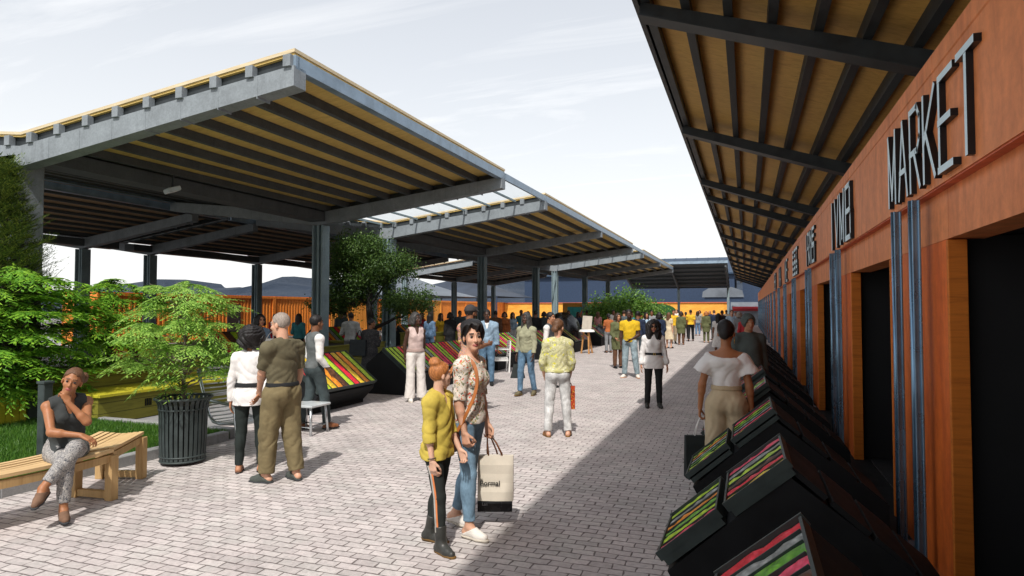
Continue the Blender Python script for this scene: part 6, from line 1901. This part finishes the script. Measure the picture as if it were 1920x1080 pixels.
# 10 woman in the sweater
F10, R10 = person('woman in a grey green sweater and blue jeans walking past with a dark bag', ft(987, 742), -28, 1.74, 'f', 'deep', ('greydark', 'long'), [
    dict(kind='trousers', mat=DEN, knee=.066, hemr=.055, length=1.0, g=.008, name='jeans'), dict(kind='top', mat=C('grey green sweater', (.30, .30, .20)), sleeve=1.95, hem=-.03, g=.02, neck='high', amp=0.0050, loose=.008, name='sweater', seed=5.),
    dict(kind='shoes', mat=C('olive flat shoes', (.14, .12, .07)), sole=gum, name='shoe')], vox=.0095, key='sweater',
    head=(-4, 2, 0), ra=dict(up=(.16, -.06, -1), fo=(.1, .12, -1)), la=dict(up=(-.14, .08, -1), fo=(-.06, .34, -1)), rl=dict(th=(.03, .17, -1), sh=(.02, .03, -1), foot=8), ll=dict(th=(-.03, -.08, -1), sh=(-.02, -.32, -1), foot=8, pitch=-12))
g = in_world(F10, R10, F10.grip['r']); tote('handbag', 'dark trapezoid bag swinging from the sweater wearer', 'handbag', g + Vector((0, .03, -.27)), (.32, .12, .30), C('dark green bag', (.03, .035, .034)), blk, .3, g, taper=.45)
# 11 woman in the yellow jacket from behind
F11, R11 = person('woman with pinned up brown hair in a yellow striped jacket, seen from behind', ft(1046, 818), 186, 1.69, 'f', 'light', ('brown', 'bun_low'), [
    dict(kind='trousers', mat=DENL, knee=.070, hemr=.058, length=1.0, g=.009, amp=0.0050, name='jeans', seed=7.), dict(kind='top', mat=YJ, sleeve=1.55, hem=.03, g=.02, loose=.016, amp=0.0056, name='jacket', seed=3.),
    dict(kind='custom', mat=YJ, fn=collar, name='collar'), dict(kind='belt', mat=C('jacket waistband', (.44, .42, .16)), z0=.02, z1=.06, g=.026, name='waistband'),
    dict(kind='shoes', mat=plain('tan brown leather', (.26, .11, .03), .45), g=.008, sole=gum, name='shoe')], vox=.008, key='yellow',
    head=(-34, -6, 0), ra=dict(up=(.20, .04, -1), fo=(-.10, .42, -.9)), la=dict(up=(-.26, .0, -1), fo=(.16, .5, -.85)), rl=dict(th=(.08, .02, -1), sh=(.07, -.05, -1), foot=14), ll=dict(th=(-.09, .0, -1), sh=(-.06, -.06, -1), foot=14))
g = in_world(F11, R11, F11.grip['r'])
tote('handbag', 'slim red and orange patterned bag beside the grey jeans', 'handbag', g + Vector((.05, .02, -.24)), (.12, .07, .34), spots('red orange bag print', (.45, .06, .02), [(.65, .28, .05), (.12, .02, .01)], 22, .4), brown_l, .2, g)
# 12 yellow shirted man
person('bearded man in a yellow shirt and faded jeans holding his forearm, smiling', ft(1181, 708), -8, 1.82, 'm', 'deep', ('black', 'crop'), [
    dict(kind='trousers', mat=denim('faded teal denim', (.24, .31, .34)), knee=.078, hemr=.062, length=.98, g=.012, amp=0.0050, name='jeans'), dict(kind='top', mat=C('yellow shirt', (.62, .40, .02)), sleeve=.6, hem=-.03, g=.018, loose=.012, amp=0.0040, name='shirt', sl_g=.02),
    dict(kind='shoes', mat=canvas, g=.01, sole=plain('orange sole', (.5, .2, .06), .6), name='shoe')], vox=.0105, key='tee', beard=True,
    head=(4, 3, 6), ra=dict(up=(.12, .0, -1), fo=(.02, .12, -1)), la=dict(up=(-.16, .02, -1), fo=(.72, .42, -.45)), rl=dict(th=(.06, .04, -1), sh=(.05, -.04, -1), foot=20), ll=dict(th=(-.12, .06, -1), sh=(-.13, -.02, -1), foot=20))
# 13 woman with sunglasses
def cuffs(F, P, h): return Field([ell(lerp(F.arm[s]['el'], F.arm[s]['wr'], .82), V3(.05, .05, .06), None, .02) for s in 'rl'], h)
F13, R13 = person('woman with long black curls, sunglasses and a white belted blouse', ft(1226, 764), 8, 1.62, 'f', 'tan', ('black', 'curly_long'), [
    dict(kind='trousers', mat=blk, knee=.062, hemr=.055, length=1.0, g=.008, name='trousers'), dict(kind='top', mat=white, sleeve=1.9, hem=-.15, g=.016, flare=.02, loose=.004, amp=0.0040, bulge=.055, neck='high', name='blouse', seed=9.),
    dict(kind='belt', mat=blk, z0=.12, z1=.165, g=.032, name='belt'), dict(kind='shoes', mat=blackleather, g=.008, top=.10, name='boot')], vox=.0095, key='sun', eyes=False,
    head=(-4, 0, 0), ra=dict(up=(.22, -.02, -1), fo=(.10, .10, -1)), la=dict(up=(-.22, -.02, -1), fo=(-.16, .14, -1)), rl=dict(th=(.05, .0, -1), sh=(.05, -.03, -1)), ll=dict(th=(-.03, .06, -1), sh=(-.02, -.02, -1)))
m = MB()
for sg in (1, -1): m.sphere(F13.H2(sg * .033, .086, .0), (.027, .014, .021), 12, 8)
m.tube([tuple(F13.H2(x, y, .006)) for x, y in ((-.078, -.005), (-.07, .06), (-.045, .09), (0, .098), (.045, .09), (.07, .06), (.078, -.005))], .004, 6)
m.build('sunglasses', plain('sunglass lens', (.006, .006, .007), .12), R13, True)
bk = F13.tp(0, .125, .142); MB().tube([tuple(bk + V3(.02 * math.cos(a), .004, .02 * math.sin(a))) for a in np.linspace(0, 6.283, 13)[:-1]], .005, 6, closed=True).build('buckle', plain('brass buckle', (.6, .42, .12), .3, .9), R13, True)
# 14 woman in the off shoulder blouse
def offsh(F, P, h):
    k = F.k; Q = [grow(p, .012) for p in pick(P, 'chest', 'belly', 'bust')]
    Q.append(ell(F.tp(0, -.015, .40, True), V3(.215, .125, .075) * k, F.Tu, .04))
    for sd, sg in (('r', 1), ('l', -1)):
        a = F.arm[sd]; Q.append(rcone(lerp(a['sh'], a['el'], .05), lerp(a['sh'], a['el'], .56) + F.Tu @ V3(sg * .025, 0, 0), .062 * k, .098 * k, .03, flat_b=True))
    S = Field(Q, h); up = F.Tu[:, 2]; S.cut(-up, float(-up @ F.tp(0, 0, .115)))
    S.carve(ell(F.tp(0, -.02, .555, True), V3(.185, .19, .135) * k, F.Tu), .006); S.wrinkle(.008, 1.0, 3., .6)
    return S
p14 = Vector((-.20, 6.75, 0))
F14, R14 = person('woman in a white off shoulder blouse and beige trousers, walking away with a black bag', p14, 178, 1.72, 'f', 'warm', ('black', 'updo'), [
    dict(kind='trousers', mat=BEIGE, knee=.098, hemr=.115, length=1.0, g=.014, thigh=.01, waist=.165, amp=0.0056, name='trousers', seed=5.), dict(kind='custom', mat=white, fn=offsh, name='blouse'),
    dict(kind='belt', mat=C('beige waistband', (.46, .36, .23)), z0=.125, z1=.165, g=.019, name='waistband'), dict(kind='shoes', mat=brown_l, sole=gum, name='shoe')], vox=.007, key='off',
    head=(-6, -8, 0), ra=dict(up=(.20, -.02, -1), fo=(.08, .12, -1)), la=dict(up=(-.26, -.04, -1), fo=(-.10, .10, -1)), hands=(None, dict(curl=1.0, thumb=.9)), rl=dict(th=(.04, .05, -1), sh=(.03, -.03, -1)), ll=dict(th=(-.05, -.03, -1), sh=(-.05, -.06, -1)))
m = MB(); c0 = F14.H2(.08, -.002, -.052); m.tube([tuple(c0 + V3(0, .026 * math.cos(a), -.026 + .026 * math.sin(a))) for a in np.linspace(0, 6.283, 17)[:-1]], .0035, 6, closed=True); m.build('hoop_earring', plain('gold hoop', (.6, .42, .12), .3, .9), R14, True)
g = in_world(F14, R14, F14.grip['l'])
tote('shopping_bag', 'black shopping bag held by the woman in beige trousers', 'shopping bag', g + Vector((-.02, -.02, -.40)), (.30, .12, .42), C('matt black bag', (.02, .026, .026)), white, .35, g)
# 15 hooded coat
def cloak(F, P, h):
    k = F.k; Q = [grow(p, .03) for p in pick(P, 'chest', 'belly', 'shoulder', 'pelvis', 'uarm', 'farm', 'skull')]
    Q += [rcone(F.tp(0, 0, .3), F.tp(0, 0, -.45), .17 * k, .24 * k, .05, flat_b=True)]
    S = Field(Q, h); S.carve(ell(F.H2(0, .09, -.02), V3(.066, .09, .09) * k, F.Hm), .01); S.wrinkle(.008, .7, 2., .2); return S
person('person in a long grey green hooded coat beside the orange row', Vector((.02, 10.55, 0)), 20, 1.74, 'm', 'tan', ('grey', 'buzz'), [
    dict(kind='trousers', mat=charcoal, knee=.08, hemr=.07, name='trousers'), dict(kind='custom', mat=C('grey green coat cloth', (.07, .085, .08)), fn=cloak, name='hooded_coat'), dict(kind='shoes', mat=blk, name='shoe')], vox=.012, key='cloak', eyes=False)
# 16, 17 men behind the floral blouse, 18 man beyond the yellow jacket
def cap(F, P, h):
    S = Field([grow(pick(P, 'skull')[0], .016), ell(F.H2(0, .11, .035), V3(.07, .06, .012) * F.k, F.Hm, .02)], h); u = F.Hm[:, 2]; S.cut(-u, float(-u @ F.H2(0, 0, .022))); return S
pz = EYE + ray(881, 600) * 11.2
person('tall man in a dark cap and pink floral shirt behind the floral blouse', (pz.x, pz.y, 0), 130, 1.90, 'm', 'brown', ('black', 'crop'), [
    dict(kind='trousers', mat=C('sand trousers', (.35, .29, .2)), knee=.075, hemr=.065, name='trousers'), dict(kind='top', mat=FLORAL2, sleeve=.8, hem=-.02, g=.02, loose=.015, name='shirt'), dict(kind='custom', mat=C('dark grey cap', (.05, .045, .045)), fn=cap, name='cap'), dict(kind='shoes', mat=canvas, name='shoe')], vox=.011, key='capman', beard=True, ra=dict(up=(.1, .1, -1), fo=(-.2, .9, .1)), la=dict(up=(-.1, .1, -1), fo=(.2, .9, .1)))
pz = EYE + ray(913, 600) * 15.5
person('man in a denim jacket and white shirt standing by the white armchair', (pz.x, pz.y, 0), 0, 1.82, 'm', 'deep', ('black', 'crop'), [
    dict(kind='trousers', mat=DEN, knee=.075, hemr=.065, name='jeans'), dict(kind='top', mat=white, sleeve=0, hem=-.02, g=.016, name='shirt'), dict(kind='top', mat=denim('jacket denim', (.22, .31, .40)), sleeve=1.9, hem=.0, neck='v', g=.026, name='denim_jacket', amp=0.0050), dict(kind='shoes', mat=blk, name='shoe')], vox=.012, key='denim')
pz = EYE + ray(1031, 600) * 15.0
person('man in a dark waistcoat and white shirt half hidden by the yellow jacket woman', (pz.x, pz.y, 0), 70, 1.76, 'm', 'tan', ('black', 'crop'), [
    dict(kind='trousers', mat=charcoal, knee=.075, hemr=.065, name='trousers'), dict(kind='top', mat=white, sleeve=1.9, hem=.0, g=.012, name='shirt'), dict(kind='top', mat=C('dark waistcoat', (.06, .065, .07)), sleeve=0, hem=.0, neck='v', g=.022, name='waistcoat'), dict(kind='shoes', mat=blk, name='shoe')], vox=.012, key='vest2')
pz = EYE + ray(487, 600) * 13.2
F18, R18 = person('person in a denim jacket with dark curls carrying a white tote behind the couple', (pz.x, pz.y, 0), 30, 1.72, 'f', 'tan', ('black', 'bob'), [
    dict(kind='trousers', mat=charcoal, knee=.07, hemr=.06, name='trousers'), dict(kind='top', mat=denim('soft blue denim', (.16, .23, .31)), sleeve=1.9, hem=-.02, g=.022, name='denim_jacket'), dict(kind='shoes', mat=blk, name='shoe')], vox=.012, key='tote', la=dict(up=(-.1, .2, -1), fo=(.3, 1, .1)), ra=dict(up=(.1, .2, -1), fo=(-.3, 1, .1)))
g = in_world(F18, R18, F18.grip['l']); tt, rm = tote('tote_bag', 'white tote bag with a dark print behind the strolling couple', 'bag', g + Vector((.05, -.12, -.05)), (.34, .1, .36), white, white, viewang, g + Vector((.05, -.05, .26)))
MB().sphere(g + Vector((.05, -.18, -.06)), (.08, .012, .07), 10, 6).build('print', C('dark print', (.03, .03, .03)), tt)
print('main people', round(time.time() - T0, 1))
# ------------------------------------------------------------------ the crowd farther off: individuals copied from a few figures, each with its own clothes
ARCH = {}
def arch(key, **kw):
    F, r = person('x', Vector((0, 500 + len(ARCH), 0)), 0, vox=kw.pop('vox', .017), eyes=False, **kw); ARCH[key] = r
tw = [dict(kind='trousers', mat=blk, knee=.075, hemr=.065, name='trousers'), dict(kind='top', mat=blk, sleeve=1.9, hem=-.03, g=.02, name='top'), dict(kind='shoes', mat=blk, name='shoe')]
ts = [dict(kind='trousers', mat=blk, knee=.075, hemr=.065, name='trousers'), dict(kind='top', mat=blk, sleeve=.7, hem=-.02, g=.018, name='top'), dict(kind='shoes', mat=blk, name='shoe')]
tc = [dict(kind='trousers', mat=blk, knee=.07, hemr=.06, name='trousers'), dict(kind='top', mat=blk, sleeve=1.9, hem=-.34, g=.03, flare=.03, name='top'), dict(kind='shoes', mat=blk, name='shoe')]
td = [dict(kind='skirt', mat=blk, hem=-.50, hemr=.24, name='skirt'), dict(kind='top', mat=blk, sleeve=.6, hem=.02, g=.015, name='top'), dict(kind='shoes', mat=blk, name='shoe')]
arch('man', H=1.76, sex='m', hair=('black', 'crop'), wear=tw, rl=dict(th=(.05, .06, -1)), ll=dict(th=(-.05, -.03, -1)))
arch('walker', H=1.78, sex='m', hair=('black', 'crop'), wear=ts, rl=dict(th=(.04, .28, -1), sh=(.03, .05, -1)), ll=dict(th=(-.04, -.14, -1), sh=(-.03, -.42, -1), pitch=-15), ra=dict(up=(.14, -.25, -1), fo=(.02, .1, -1)), la=dict(up=(-.14, .2, -1), fo=(0, .5, -1)))
arch('woman', H=1.67, hair=('black', 'long'), wear=tw, la=dict(up=(-.2, 0, -1), fo=(.3, .8, -.2)), rl=dict(th=(.06, .08, -1)))
arch('coat', H=1.70, hair=('black', 'bob'), wear=tc, ra=dict(up=(.16, 0, -1), fo=(-.1, .7, -.5)))
arch('dress', H=1.66, hair=('black', 'long'), wear=td, rl=dict(th=(.03, .15, -1), sh=(.02, -.1, -1)))
arch('lady', H=1.64, hair=('black', 'bun_low'), wear=ts, la=dict(up=(-.25, .1, -1), fo=(.4, .6, .3)))
PAL = {'navy': (.02, .03, .06), 'black': (.014, .014, .016), 'white': (.7, .68, .65), 'cream': (.62, .52, .36), 'yellow': (.68, .42, .03), 'olive': (.11, .12, .055), 'rust': (.38, .12, .04), 'grey': (.22, .23, .24),
       'blue': (.12, .2, .32), 'sky': (.34, .46, .56), 'red': (.45, .04, .05), 'green': (.06, .15, .05), 'brown': (.12, .06, .035), 'pink': (.6, .28, .28), 'slate': (.07, .09, .1), 'sand': (.42, .34, .22), 'teal': (.05, .2, .22)}
def pc_(n): return C('crowd ' + n, PAL[n])
def crowd(kind, u, fwd, face, skin_, hairc, top, low, label, scale=1.0, group='people farther along the market'):
    src = ARCH[kind]; p = EYE + ray(u, 600) * fwd; pos = Vector((p.x, p.y, 0))
    r = copy_tree(src)
    r.location = pos; view = pos.xy.normalized(); d = -view * math.cos(R(face)) + Vector((view.y, -view.x)) * math.sin(R(face))
    r.rotation_euler = (0, 0, math.atan2(d.y, d.x) - math.pi / 2); r.scale = (scale,) * 3
    tag(r, label, 'person', group)
    for ch in kids(r):
        nm = ch.name.split('.')[0]
        mt = {'body': SKIN[skin_], 'hair': HAIR[hairc], 'top': pc_(top), 'trousers': pc_(low), 'skirt': pc_(low if kind != 'dress' else top), 'shoe': pc_('black')}.get(nm)
        if mt is not None:
            ch.material_slots[0].link = 'OBJECT'; ch.material_slots[0].material = mt
CR = [('man', 1196, 22, 170, 'brown', 'black', 'navy', 'slate', 'person in a dark navy top just behind the yellow shirted man'),
      ('coat', 1158, 20, 30, 'tan', 'dark', 'olive', 'brown', 'person in an olive coat at the elbow of the yellow shirted man'),
      ('lady', 1141, 27, 200, 'brown', 'black', 'rust', 'grey', 'person in a rust top by the light green tree'),
      ('woman', 1212, 28, 20, 'tan', 'black', 'sky', 'white', 'woman in a sky blue top with white trousers above the curly haired woman'),
      ('coat', 1236, 24, 190, 'brown', 'black', 'navy', 'navy', 'person in a bulky navy coat behind the curly haired woman'),
      ('man', 1222, 33, 0, 'brown', 'black', 'grey', 'blue', 'man in grey with blue trousers before the amber end wall'),
      ('dress', 1254, 30, 150, 'light', 'brown', 'cream', 'cream', 'woman in a long cream dress before the green ellipse'),
      ('walker', 1263, 34, 10, 'tan', 'dark', 'yellow', 'sand', 'walking person in a yellow top before the green ellipse'),
      ('coat', 1277, 33, 175, 'warm', 'dark', 'olive', 'brown', 'person in a dark olive coat left of the yellow shirted walker'),
      ('walker', 1295, 36.5, 180, 'brown', 'black', 'yellow', 'black', 'walker in a yellow shirt and black trousers in the middle of the far street'),
      ('lady', 1286, 40, 185, 'brown', 'black', 'rust', 'black', 'far walker in a rust top beside the yellow shirt and black trousers'),
      ('coat', 1324, 35, 170, 'light', 'ginger', 'olive', 'olive', 'red haired person in a long olive coat, back turned, far street'),
      ('man', 1339, 38, 200, 'light', 'brown', 'navy', 'slate', 'person in a navy jacket right of the red haired walker'),
      ('man', 1354, 33, 185, 'brown', 'black', 'black', 'slate', 'person in a black jacket left of the white bloused woman'),
      ('dress', 1347, 24, 175, 'brown', 'black', 'white', 'white', 'woman in a short white dress left of the beige trousered woman'),
      ('walker', 1372, 30, 10, 'light', 'brown', 'sky', 'grey', 'walker in a pale blue shirt just above the white bloused woman'),
      ('coat', 1386, 27, 190, 'tan', 'grey', 'grey', 'black', 'grey haired person in a grey coat near the red awning'),
      ('woman', 1397, 22, 185, 'light', 'dark', 'red', 'slate', 'woman in a red top next to the hooded coat'),
      ('woman', 1308, 44, 180, 'tan', 'dark', 'grey', 'blue', 'small far woman in grey between the yellow shirt and the olive coat'),
      ('walker', 1268, 46, 0, 'light', 'brown', 'white', 'blue', 'tiny far walker in white at the foot of the amber wall'),
      ('dress', 826, 25, 40, 'tan', 'dark', 'yellow', 'yellow', 'woman in a yellow dress under the canopy beyond the olive planter'),
      ('coat', 844, 24, 200, 'brown', 'black', 'black', 'black', 'dark cloaked person right of the yellow dress'),
      ('woman', 806, 23, 150, 'tan', 'black', 'blue', 'blue', 'woman in blue denim left of the yellow dress'),
      ('man', 862, 28, 20, 'brown', 'black', 'slate', 'black', 'man in slate grey behind the capped man'),
      ('lady', 733, 24, 30, 'brown', 'black', 'rust', 'olive', 'person in a rust top beneath the leaning black limb'),
      ('man', 929, 26, 170, 'brown', 'black', 'brown', 'black', 'man in brown right of the second row column'),
      ('coat', 946, 27, 10, 'tan', 'dark', 'rust', 'black', 'person in an orange brown jacket before the orange containers'),
      ('woman', 961, 29, 30, 'light', 'dark', 'sky', 'white', 'woman in pale blue before the orange containers'),
      ('man', 1004, 26, 190, 'brown', 'black', 'black', 'slate', 'man in black behind the grey green sweater'),
      ('walker', 977, 31, 20, 'brown', 'black', 'teal', 'sand', 'walker in a teal shirt beyond the grey green sweater'),
      ('coat', 1020, 30, 150, 'tan', 'dark', 'slate', 'black', 'person in a slate coat beside the third row column'),
      ('man', 1066, 33, 0, 'brown', 'black', 'black', 'black', 'man in black before the teal mural patch'),
      ('woman', 1084, 34, 30, 'brown', 'black', 'navy', 'slate', 'woman in navy right of the teal mural patch'),
      ('dress', 1121, 36, 170, 'light', 'brown', 'pink', 'pink', 'woman in a pink dress left of the light green tree'),
      ('walker', 893, 33, 10, 'tan', 'dark', 'olive', 'sand', 'walker in an olive shirt far under the second canopy'),
      ('lady', 515, 24, 30, 'tan', 'black', 'red', 'grey', 'person in a red top far behind the bald man')]
CR += [('man', 1170, 31, 180, 'tan', 'dark', 'slate', 'black', 'man in slate under the light green tree'), ('dress', 1183, 34, 20, 'light', 'brown', 'teal', 'teal', 'woman in a teal dress under the light green tree'),
       ('coat', 1205, 38, 170, 'brown', 'black', 'rust', 'brown', 'person in a rust coat beneath the rounder green tree'), ('walker', 1230, 41, 180, 'tan', 'dark', 'red', 'black', 'walker in a red shirt beneath the rounder green tree'),
       ('lady', 1246, 42, 10, 'light', 'brown', 'white', 'navy', 'woman in white with navy trousers near the cream dress'), ('man', 1270, 52, 180, 'brown', 'black', 'green', 'slate', 'tiny far man in green before the amber wall'),
       ('coat', 1312, 54, 0, 'tan', 'dark', 'sand', 'brown', 'tiny far person in a sand coat before the amber wall'), ('woman', 1331, 56, 10, 'light', 'ginger', 'navy', 'black', 'tiny far woman in navy with red hair before the amber wall'),
       ('man', 1362, 44, 180, 'brown', 'black', 'cream', 'navy', 'far man in a cream shirt right of the pale blue walker'), ('lady', 1379, 40, 0, 'light', 'dark', 'pink', 'blue', 'far woman in a pink top below the red awning'),
       ('walker', 1150, 36, 20, 'brown', 'black', 'white', 'black', 'walker in a white shirt behind the olive coat'), ('man', 1100, 38, 180, 'brown', 'black', 'olive', 'slate', 'man in olive behind the cream display board'),
       ('dress', 790, 29, 20, 'light', 'brown', 'red', 'red', 'woman in a red dress just right of the pink vest'), ('man', 876, 31, 180, 'tan', 'black', 'sky', 'blue', 'man in pale blue under the second canopy'),
       ('lady', 914, 30, 10, 'brown', 'black', 'yellow', 'black', 'woman in a yellow top beside the second row column'), ('coat', 990, 34, 170, 'brown', 'black', 'navy', 'black', 'person in a navy coat behind the sweater wearer'),
       ('man', 640, 26, 10, 'brown', 'black', 'slate', 'black', 'man in slate left of the silver jacket person'), ('woman', 560, 21, 160, 'tan', 'dark', 'teal', 'black', 'woman in teal between the bald man and the grey waistcoat')]
for row in CR: crowd(*row)
for r in ARCH.values():
    for ch in kids(r): bpy.data.objects.remove(ch)
    bpy.data.objects.remove(r)
print('crowd', round(time.time() - T0, 1))
# ------------------------------------------------------------------ light, sky, camera
sd = Vector((.17, -.75, 1.0)).normalized()           # towards the sun
SUN_EL = math.asin(sd.z); SUN_AZ = math.atan2(sd.x, sd.y)
L = bpy.data.lights.new('sun', 'SUN'); L.energy = 3.6; L.angle = R(1.2); L.color = (1.0, .955, .90)
lo = bpy.data.objects.new('sun', L); COL.objects.link(lo)
lo.rotation_euler = sd.to_track_quat('Z', 'Y').to_euler(); lo.location = (5, -20, 30)
W = bpy.data.worlds.new('World'); SC.world = W; W.use_nodes = True
nt = W.node_tree; N = nt.nodes; bg = N['Background']
sky = N.new('ShaderNodeTexSky'); sky.sky_type = 'NISHITA'; sky.sun_disc = False
sky.sun_elevation = SUN_EL; sky.sun_rotation = SUN_AZ; sky.air_density = 1.0; sky.dust_density = 2.5; sky.ozone_density = 1.0
tc = N.new('ShaderNodeTexCoord'); sep = N.new('ShaderNodeSeparateXYZ'); nt.links.new(tc.outputs['Generated'], sep.inputs[0])
def mth(op, a, b=None, clamp=False):
    n = N.new('ShaderNodeMath'); n.operation = op; n.use_clamp = clamp
    for i, x in enumerate((a, b)):
        if x is None: continue
        if hasattr(x, 'is_linked'): nt.links.new(x, n.inputs[i])
        else: n.inputs[i].default_value = x
    return n.outputs[0]
def mixc(f, a, b):
    m = N.new('ShaderNodeMix'); m.data_type = 'RGBA'
    for sock, val in ((m.inputs[0], f), (m.inputs[6], a), (m.inputs[7], b)):
        if hasattr(val, 'is_linked'): nt.links.new(val, sock)
        elif hasattr(val, '__len__'): sock.default_value = (*val, 1)
        else: sock.default_value = val
    return m.outputs[2]
up = mth('MAXIMUM', sep.outputs['Z'], 0.0)
# thin high haze: whitest at the horizon
hz = mth('POWER', mth('SUBTRACT', 1.0, up, True), 2.6)
haze_f = mth('ADD', mth('MULTIPLY', hz, .55), .42, True)
skyc = mixc(haze_f, sky.outputs[0], (8.75, 8.75, 8.6))
# cirrus: noise on a flat layer high above
den = mth('ADD', up, .12)
pv_ = N.new('ShaderNodeCombineXYZ'); nt.links.new(mth('DIVIDE', sep.outputs['X'], den), pv_.inputs[0]); nt.links.new(mth('DIVIDE', sep.outputs['Y'], den), pv_.inputs[1])
mp = N.new('ShaderNodeMapping'); mp.inputs['Rotation'].default_value = (0, 0, R(24)); mp.inputs['Scale'].default_value = (.55, 2.6, 1); mp.inputs['Location'].default_value = (1.3, .4, 0)
nt.links.new(pv_.outputs[0], mp.inputs[0])
cn = N.new('ShaderNodeTexNoise'); cn.inputs['Scale'].default_value = 1.15; cn.inputs['Detail'].default_value = 8; cn.inputs['Roughness'].default_value = .62; cn.inputs['Distortion'].default_value = .7
nt.links.new(mp.outputs[0], cn.inputs['Vector'])
cl = N.new('ShaderNodeMapRange'); cl.inputs[1].default_value = .54; cl.inputs[2].default_value = .78; cl.inputs[3].default_value = 0; cl.inputs[4].default_value = .5
nt.links.new(cn.outputs['Fac'], cl.inputs[0])
skyc = mixc(cl.outputs[0], skyc, (9.5, 9.45, 9.4))
nt.links.new(skyc, bg.inputs[0]); bg.inputs[1].default_value = .115

cam = bpy.data.cameras.new('camera'); co = bpy.data.objects.new('camera', cam); COL.objects.link(co)
cam.sensor_width = 36; cam.lens = FPX / 1920 * 36; cam.clip_start = .05; cam.clip_end = 3000
mw = Matrix((RGT, UPV, -FWD)).transposed().to_4x4(); mw.translation = EYE
co.matrix_world = mw
SC.camera = co
SC.view_settings.view_transform = 'Standard'; SC.view_settings.look = 'None'
SC.view_settings.exposure = .24; SC.view_settings.gamma = 1; SC.view_settings.use_curve_mapping = False
SC.cycles.max_bounces = 8; SC.cycles.diffuse_bounces = 5; SC.cycles.glossy_bounces = 3; SC.cycles.transparent_max_bounces = 12
SC.cycles.sample_clamp_indirect = 6
SC.cycles.use_denoising = True
print('script seconds', round(time.time() - T0, 1))
